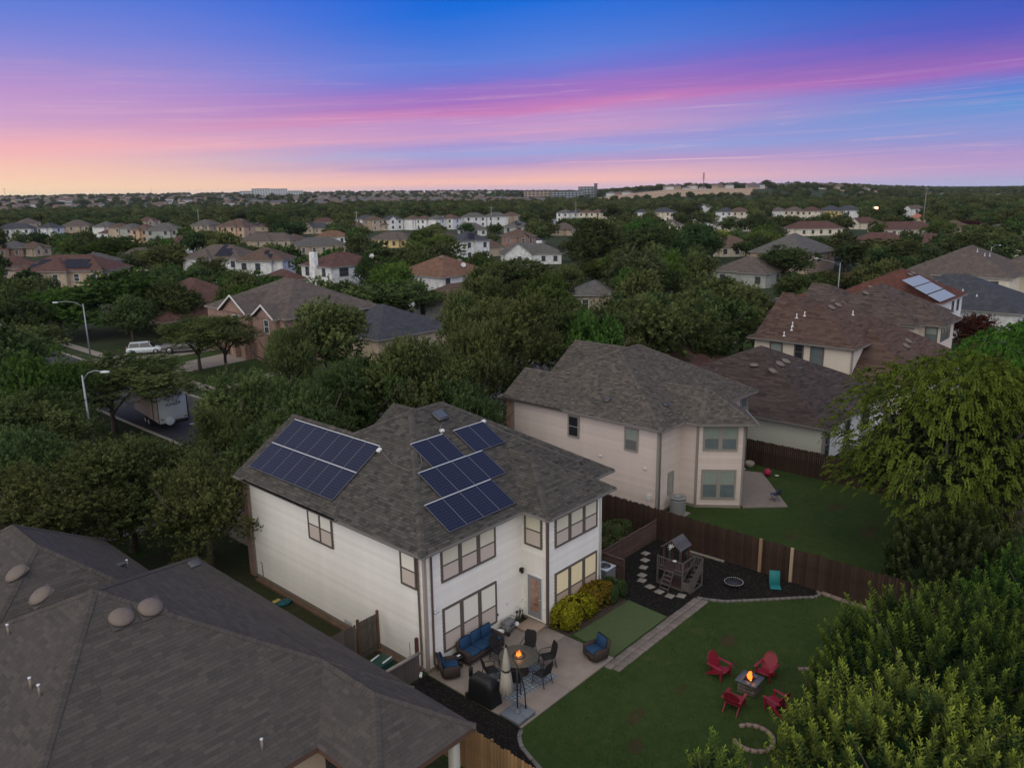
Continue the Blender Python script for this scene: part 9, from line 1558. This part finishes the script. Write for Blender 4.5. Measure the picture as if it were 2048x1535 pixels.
# camper trailer
tr_=thing('camper_trailer','white camper trailer parked at the kerb under the spreading oak, spare wheel on its rear','trailer',(9.45,42.3,.02),math.pi/2-.12)   # local -x = rear facing camera, +x away
M_camp=mat('white_trailer_skin',(.50,.54,.55),.45,.05,1.5,spec=.4); M_camps=mat('tan_trailer_side',(.36,.31,.28),.5,.05,1.5)
MB().box(0,6.8,-1.2,1.2,.75,3.15,bev=.08).build('body',M_camps,tr_); MB().box(-.03,.05,-1.16,1.16,.8,3.08,bev=.02).build('rear_panel',M_camp,tr_)
MB().box(1.3,1.36,1.19,1.23,.8,2.9).box(2.6,2.66,1.19,1.23,.8,2.9).build('door_seam',M_blk,tr_); MB().box(1.36,2.6,1.2,1.32,.9,2.75,bev=.03).build('slide_out',M_camps,tr_)
MB().tube([(-.06,-1.2,3.1),(-.06,-1.22,.8)],.04,6).tube([(-.06,1.2,3.1),(-.06,1.22,.8)],.03,6).build('corner_moulding',M_blk,tr_)
sw=MB().lathe([(.28,-.09),(.36,-.08),(.37,.08),(.3,.1),(.02,.11)],24,M=Matrix.Translation((-.18,.38,1.0))@Matrix.Rotation(-math.pi/2,4,'Y')).build('spare_wheel_cover',M_camp,tr_)
MB().box(-.22,-.02,-1.1,-.1,.72,1.0,bev=.02).build('rear_bumper',M_blk,tr_)
for y in (-1.0,.95): MB().box(-.05,-.02,y-.12,y+.12,1.12,1.2).build('tail_light',mat('dark_red_light',(.12,.01,.01),.3),tr_)
cu=bpy.data.curves.new('lettering','FONT'); cu.body='SUNSET'; cu.size=.34; cu.extrude=.006; cu.align_x='CENTER'; cu.shear=.3
tmpo=bpy.data.objects.new('tmp',cu); COL.objects.link(tmpo); dg=bpy.context.evaluated_depsgraph_get(); me=bpy.data.meshes.new_from_object(tmpo.evaluated_get(dg)); bpy.data.objects.remove(tmpo); me.name='lettering'; me.materials.clear(); me.materials.append(M_blk)
lo=bpy.data.objects.new('lettering',me); COL.objects.link(lo); lo.parent=tr_; lo.matrix_local=Matrix.Translation((-.045,0,2.25))@Matrix(((0,0,-1,0),(-1,0,0,0),(0,1,0,0),(0,0,0,1)))
wheels(tr_,(3.0,3.9),1.1,.36); MB().tube([(-.1,-.55,2.45),(-.25,-.55,2.45)],.05,8).build('rear_camera',M_blk,tr_)
# ---------------- street lamps ----------------
def lamp(label,x,y,h,rz,arm=2.0,curved=True):
    z=float(terrain(x,y)); t_=thing('street_lamp',label,'street lamp',(x,y,z),rz); mp=mat('galvanised_pole',(.25,.27,.28),.4,.08,3,metal=.4)
    MB().tube([(0,0,0),(0,0,h*.5),(0,0,h)],[.11,.085,.06],10).build('pole',mp,t_)
    P=[(0,0,h-.35),(arm*.3,0,h+.15),(arm*.65,0,h+.3),(arm,0,h+.22)] if curved else [(0,0,h-.3),(arm*.5,0,h+.25),(arm,0,h+.6)]
    MB().tube(P,.035,8).build('arm',mp,t_); e=P[-1]
    MB().lathe([(.02,0),(.12,.02),(.15,.09),(.12,.15),(.03,.18)],12,M=Matrix.Translation((e[0]+.15,0,e[2]-.12)),sx=2.3).build('lamp_head',mat('lamp_head_grey',(.5,.52,.55),.3,spec=.6),t_); return t_
lamp('tall curved street lamp in front of the spreading oak, left',-.4,32.9,8.0,-.80,1.35)
lamp('street lamp with a long arm pointing left, in front of the big yellow green tree',14.8,74.2,7.6,2.35,2.9)
lamp('street lamp behind the row of low trees, upper right',105.5,22.3,8.0,1.9,3.3,False)
lamp('curved street lamp above the roof at the right edge',151.5,11.3,8.0,-.3,2.6)
# utility poles and wires beyond the houses
def pole(label,x,y,h,cross=True):
    z=float(terrain(x,y)); t_=thing('utility_pole',label,'utility pole',(x,y,z),YAW-math.pi/2); mp=mat('pale_wood_pole',(.2,.18,.16),.8)
    MB().tube([(0,0,0),(0,0,h)],[.22,.15],8).build('pole',mp,t_)
    if cross: MB().box(-1.3,1.3,-.08,.08,h-.9,h-.7).build('crossarm',mp,t_)
    return (x,y,z+h-.7)
PP=[pole('utility pole in front of the bright white house row',341,254,13),pole('utility pole in the right hand tree belt',392,88,16),pole('utility pole in the middle distance, above the white gable',245,228,13),pole('utility pole near the centre left distance row',196,262,12),pole('utility pole left of the dark trees in the left distance',170,352,13)]
for a,b,l in ((PP[0],PP[1],'pair of power lines sagging across the woods on the right'),(PP[2],PP[0],'power lines crossing in front of the distant white houses')):
    mb=MB()
    for dz in (0,-.9): mb.tube([(a[0]+(b[0]-a[0])*t_,a[1]+(b[1]-a[1])*t_,a[2]+(b[2]-a[2])*t_+dz-4*2.2*t_*(1-t_)) for t_ in [k/12 for k in range(13)]],.05,4)
    tag(mb.build('power_line',M_blk),l,'power line')
# fences far off
def farfence(label,p,q,h,m,n=40):
    L=math.hypot(q[0]-p[0],q[1]-p[1]); t_=thing('wooden_fence',label,'fence',(p[0],p[1],float(terrain(*p))),math.atan2(q[1]-p[1],q[0]-p[0])); mb=MB(); k=int(L/.3)
    for i in range(k): mb.box(i*.3,i*.3+.285,-.012,.012,0,h+random.uniform(-.02,.02))
    mb.build('picket_run',m,t_,kind='stuff'); k=0
    while k*2.4<L: MB().box(k*2.4-.06,k*2.4+.06,.02,.12,0,h+.05).build('post',m,t_); k+=1
M_tf=mat('far_tan_cedar',(.33,.21,.12),.8,.2,.5)
farfence('tan fence in front of the bright white house row',(303,262),(335,236),2.,M_tf); farfence('pale fence continuing right of the tan one before the white houses',(336,235),(350,224),2.,mat('far_cream_fence',(.42,.36,.26),.8))
farfence('yellow cedar fence below the long white wall at the right edge',(101,-3.6),(92,-13),1.9,mat('yellow_cedar',(.36,.23,.09),.8,.2,2)); farfence('brown board fence beside the dark red crape myrtle',(84.5,-1.0),(79,-6.5),1.9,M_ftan)
farfence('brown fence behind the green field on the left',(128,404),(162,378),2.2,mat('rust_fence',(.22,.10,.06),.8,.2,.5)); farfence('grey green fence with pale posts behind the field, far left',(96,424),(127,404),2.2,mat('sage_fence',(.16,.17,.14),.8,.2,.5))
farfence('dark fence beside the low grey roofed house, right of centre',(136,44),(152,36),1.9,M_fmid)
# ---------------- far background ----------------
def at(px,d):
    """bearing in degrees right of the view axis, distance"""
    a=YAW-math.radians(px); x,y=-19.1+d*math.cos(a),-22.2+d*math.sin(a); return x,y,float(terrain(x,y)),a
def office(label,b,d,w,h,floors,mw,mg,dz=0,dep=18,bays=None,roofm=None):
    x,y,z,a=at(b,d); t_=thing('large_building',label,'building',(x,y,z+dz),a-math.pi/2); MB().box(-w/2,w/2,0,dep,-6,h).build('wall',mw,t_); fh=h/floors; bays=bays or int(w/7)
    wm_=MB().box(-w/bays*.36,w/bays*.36,-.12,0,-fh*.3,fh*.3).mesh('window',mg)
    for f_ in range(floors):
        for k in range(bays): inst(wm_,'window',t_,(-w/2+w*(k+.5)/bays,0,fh*(f_+.5)))
    MB().box(-w/2-.6,w/2+.6,-.6,dep+.6,h,h+.9).build('roof',roofm or M_deckA,t_)
M_off=mat('pale_apartment_wall',(.46,.47,.46),.8); M_offg=mat('blue_apartment_glass',(.13,.19,.22),.1,spec=.7); M_hos=mat('tan_hospital_wall',(.33,.24,.18),.8); M_hosd=mat('dark_curtain_wall',(.05,.06,.075),.1,.2,.1,spec=.7)
def bearing(px): return math.degrees(math.atan2(px-1024,1583))
Dz=2600
office('pale apartment block on the horizon, leftmost of the group',bearing(514),Dz,40,15,4,M_off,M_offg,2); office('tallest pale apartment block on the horizon, second from left',bearing(542),Dz,54,21,5,M_off,M_offg,3)
office('pale apartment block on the horizon, third from left',bearing(577),Dz,50,20,5,M_off,M_offg,3); office('low pale apartment block on the horizon, rightmost of the group',bearing(609),Dz+60,46,13,3,M_off,M_offg,3)
office('brown and glass hospital block on the horizon, left part',bearing(1083),1500,58,21,5,M_hos,M_hosd,-4,dep=25,bays=8); office('dark glass office block right of the brown hospital part',bearing(1137),1480,58,19,5,M_hosd,MATS['grey_blue_glass'] if 'grey_blue_glass' in MATS else mat('grey_blue_glass',(.2,.24,.28),.1,spec=.7),-4,dep=25,bays=9)
office('glass end block of the hospital with a raised stair tower',bearing(1175),1520,32,24,5,M_hosd,MATS['grey_blue_glass'],-4,dep=25,bays=5); office('narrow stair tower at the right end of the hospital',bearing(1192),1510,6,28,7,M_hosd,M_hosd,-4,dep=8,bays=1)
# cell tower
x,y,z,a=at(bearing(1401),1350); t_=thing('cell_tower','lattice mobile phone mast on the sandy ridge','tower',(x,y,z),a); mb=MB(); H_=26
for s in range(3):
    A=2.094*s; mb.tube([(1.3*math.cos(A),1.3*math.sin(A),0),(.5*math.cos(A),.5*math.sin(A),H_)],.16,5)
for k in range(10):
    z0,z1=H_*k/10,H_*(k+1)/10; r0_,r1_=1.3-.8*k/10,1.3-.8*(k+1)/10
    for s in range(3): A,B=2.094*s,2.094*(s+1); mb.tube([(r0_*math.cos(A),r0_*math.sin(A),z0),(r1_*math.cos(B),r1_*math.sin(B),z1)],.1,4)
mb.build('mast',M_trim,t_)
for z0 in (H_-2,H_-6,H_-10):
    for s in range(6): A=s*1.047; MB().box(1.5,1.8,-.35,.35,z0,z0+2.2,M=Matrix.Rotation(A,4,'Z')).build('antenna',M_trim,t_)
    MB().tube([(1.6*math.cos(k*.524),1.6*math.sin(k*.524),z0+.4) for k in range(13)],.1,5).build('antenna_ring',M_trim,t_)
for i,(b,d,h) in enumerate(((bearing(45),2600,26),(bearing(329),3000,26))):
    x,y,z,a=at(b,d); t_=thing('pylon',('thin pylon on the horizon at the far left','thin mast on the left hill')[i],'tower',(x,y,z+3),a); MB().tube([(-1.5,0,0),(0,0,h),(1.5,0,0)],.3,4).build('mast',M_trim,t_)
    if i==0: MB().box(-.3,.3,-4,4,h-2,h-1.4).build('crossarm',M_trim,t_)
tree(*at(bearing(1522),1350)[:2],13,9,'dark','lone flat topped tree standing on the ridge against the sky',lod='low',low=.35)
# sandy ridge strip
mb=MB(); pts=[]
for k in range(60):
    b=bearing(1190+k*5.2); 
    for d,o_ in ((1140,0.),(1230,.3),(1345,.6)): x,y,z,a=at(b,d+12*math.sin(k*.5)); pts.append((x,y,z+.4+o_))
mb.add(pts,[(3*k+j,3*k+3+j,3*k+4+j,3*k+1+j) for k in range(59) for j in range(2)],0,.5,True); mb.build('sandy_ridge',mat('sandy_earth',(.34,.24,.15),.95,.25,.02),kind='structure')
# distant town: small houses that nobody could count, one object
RR=random.Random(77); mb=MB(); wcols=[mat('far_white_wall',(.5,.48,.46)),mat('far_tan_wall',(.36,.27,.2)),mat('far_grey_roof',(.10,.10,.11)),mat('far_brown_roof',(.12,.085,.075))]
def smallhouse(b,d,big=1.):
    x,y,z,a=at(b,d); w,dp,h=RR.uniform(10,17)*big,RR.uniform(9,12),RR.choice((3,5.8,5.8)); rz=RR.uniform(-.5,.5)+a-math.pi/2; M_=Matrix.Translation((x,y,z))@Matrix.Rotation(rz,4,'Z')
    mb.box(-w/2,w/2,-dp/2,dp/2,-2,h,RR.choice((0,1,1)),M_)
    e=.6; r_=h+RR.uniform(2.2,3.4); q=w/2-dp/2 if RR.random()<.7 else w/2
    mb.add([M_@Vector(v) for v in ((-w/2-e,-dp/2-e,h),(w/2+e,-dp/2-e,h),(w/2+e,dp/2+e,h),(-w/2-e,dp/2+e,h),(-max(q,.3),0,r_),(max(q,.3),0,r_))],[(0,1,5,4),(1,2,5),(2,3,4,5),(3,0,4),(3,2,1,0)],RR.choice((2,3,3)))
for k in range(520): smallhouse(RR.uniform(-34,-1),RR.uniform(1250,3000)**1.)
for k in range(170): smallhouse(RR.uniform(-14,2.5),RR.uniform(1100,1600))
for k in range(26): smallhouse(RR.uniform(16.5,25),RR.uniform(1360,1430))
for k in range(14): smallhouse(RR.uniform(6.4,16),RR.uniform(1350,1420))
for k in range(60): smallhouse(RR.uniform(22,34),RR.uniform(1200,3200))
mb.build('distant_town',wcols,kind='stuff')
# woods too far to tell apart: one object, crowns of real trees set out over the land by geometry nodes
pts=[]; 
for s in FAR.split():
    x,y,h=map(int,s.split(',')); pts.append((x,y,float(terrain(x,y)),h/2))
for k in range(5200):
    d=760*(3600/760)**(RR.random()**.9); b=RR.uniform(-35,35)
    if d>1150 and b<2 and RR.random()<.62: continue
    if 1090<d<1430 and 5.5<b<18: continue
    if 1440<d<1500 and .5<b<6: continue
    x,y,z,a=at(b,d); pts.append((x,y,z,RR.uniform(6.5,9.5)*(1+.25*(d>1500))))
for k in range(900):      # skyline line of trees on the hills
    d=RR.uniform(3000,3900); b=RR.uniform(-35,35); x,y,z,a=at(b,d); pts.append((x,y,z,RR.uniform(9,13)))
pm=bpy.data.meshes.new('far_woods'); pm.vertices.add(len(pts)); pm.vertices.foreach_set('co',[c for p in pts for c in p[:3]]); at_=pm.attributes.new('height','FLOAT','POINT'); at_.data.foreach_set('value',[p[3] for p in pts]); at_=pm.attributes.new('kind','INT','POINT'); at_.data.foreach_set('value',[RR.choice((0,0,0,1,1,2)) for p in pts])
fo=bpy.data.objects.new('far_woods',pm); COL.objects.link(fo); fo['kind']='stuff'
srcs=[next(o for o in COL.objects if o.type=='MESH' and o.data==crown(k,v,'low')) if any(o.type=='MESH' and o.data==crown(k,v,'low') for o in COL.objects) else None for k,v in (('oak',0),('dark',1),('oak',2))]
for i,(k,v) in enumerate((('oak',0),('dark',1),('oak',2))):
    if srcs[i] is None:
        x,y,z,a=at(-20+i*15,700); t_=tree(x,y,8,5,k,('dark tree in the far woods on the left','dark tree in the far woods left of centre','olive tree in the far woods right of centre')[i],lod='low',var=v); srcs[i]=next(o for o in COL.objects if o.type=='MESH' and o.data==crown(k,v,'low'))
ng=bpy.data.node_groups.new('far_woods','GeometryNodeTree'); ng.interface.new_socket('Geometry',in_out='INPUT',socket_type='NodeSocketGeometry'); ng.interface.new_socket('Geometry',in_out='OUTPUT',socket_type='NodeSocketGeometry')
g=ng.nodes; gl=ng.links; gi=g.new('NodeGroupInput'); go=g.new('NodeGroupOutput'); j=g.new('GeometryNodeJoinGeometry')
hh=g.new('GeometryNodeInputNamedAttribute'); hh.data_type='FLOAT'; hh.inputs[0].default_value='height'; kk=g.new('GeometryNodeInputNamedAttribute'); kk.data_type='INT'; kk.inputs[0].default_value='kind'
def gm(op,a,b):
    q=g.new('ShaderNodeMath'); q.operation=op
    for i,x in enumerate((a,b)):
        if isinstance(x,(int,float)): q.inputs[i].default_value=x
        else: gl.new(x,q.inputs[i])
    return q.outputs[0]
cx=g.new('ShaderNodeCombineXYZ'); w_=gm('MULTIPLY',hh.outputs[0],.62); gl.new(w_,cx.inputs[0]); gl.new(w_,cx.inputs[1]); gl.new(gm('MULTIPLY',hh.outputs[0],.6),cx.inputs[2])
rv=g.new('FunctionNodeRandomValue'); rv.data_type='FLOAT_VECTOR'; rv.inputs[0].default_value=(0,0,0); rv.inputs[1].default_value=(0,0,6.28)
sp_=g.new('GeometryNodeSetPosition'); gl.new(gi.outputs[0],sp_.inputs[0]); co_=g.new('ShaderNodeCombineXYZ'); gl.new(gm('MULTIPLY',hh.outputs[0],.52),co_.inputs[2]); gl.new(co_.outputs[0],sp_.inputs['Offset'])
for i,so_ in enumerate(srcs):
    cmp=g.new('FunctionNodeCompare'); cmp.data_type='INT'; cmp.operation='EQUAL'; gl.new(kk.outputs[0],cmp.inputs[2]); cmp.inputs[3].default_value=i
    ins=g.new('GeometryNodeInstanceOnPoints'); oi=g.new('GeometryNodeObjectInfo'); oi.inputs[0].default_value=so_; oi.transform_space='ORIGINAL'
    gl.new(sp_.outputs[0],ins.inputs['Points']); gl.new(cmp.outputs[0],ins.inputs['Selection']); gl.new(oi.outputs['Geometry'],ins.inputs['Instance']); gl.new(rv.outputs[0],ins.inputs['Rotation']); gl.new(cx.outputs[0],ins.inputs['Scale']); gl.new(ins.outputs[0],j.inputs[0])
gl.new(j.outputs[0],go.inputs[0]); md=fo.modifiers.new('woods','NODES'); md.node_group=ng
# lit sign and setting glow far off
x,y,z,a=at(bearing(1740),480); t_=thing('floodlight','bright warm floodlight shining between the trees at the upper right','light',(x,y,z),a); MB().tube([(0,0,0),(0,0,7)],.12,8).build('pole',M_trim,t_); MB().box(-.3,.1,-1.2,1.2,7,8.2).build('lamp_head',mat('lit_flood',(.8,.6,.5),.5,emit=(1,.5,.3),es=5),t_)

# ---------------- evening haze ----------------
hm_=bpy.data.materials.new('haze'); hm_.use_nodes=True; T=hm_.node_tree; T.nodes.clear(); pv=T.nodes.new('ShaderNodeVolumePrincipled'); ho=T.nodes.new('ShaderNodeOutputMaterial'); T.links.new(pv.outputs[0],ho.inputs['Volume'])
pv.inputs['Density'].default_value=HAZE; pv.inputs['Color'].default_value=(.86,.88,1,1); pv.inputs['Anisotropy'].default_value=.0
MB().box(-9300,9300,-9300,9300,-8,62).build('haze',hm_,kind='stuff')
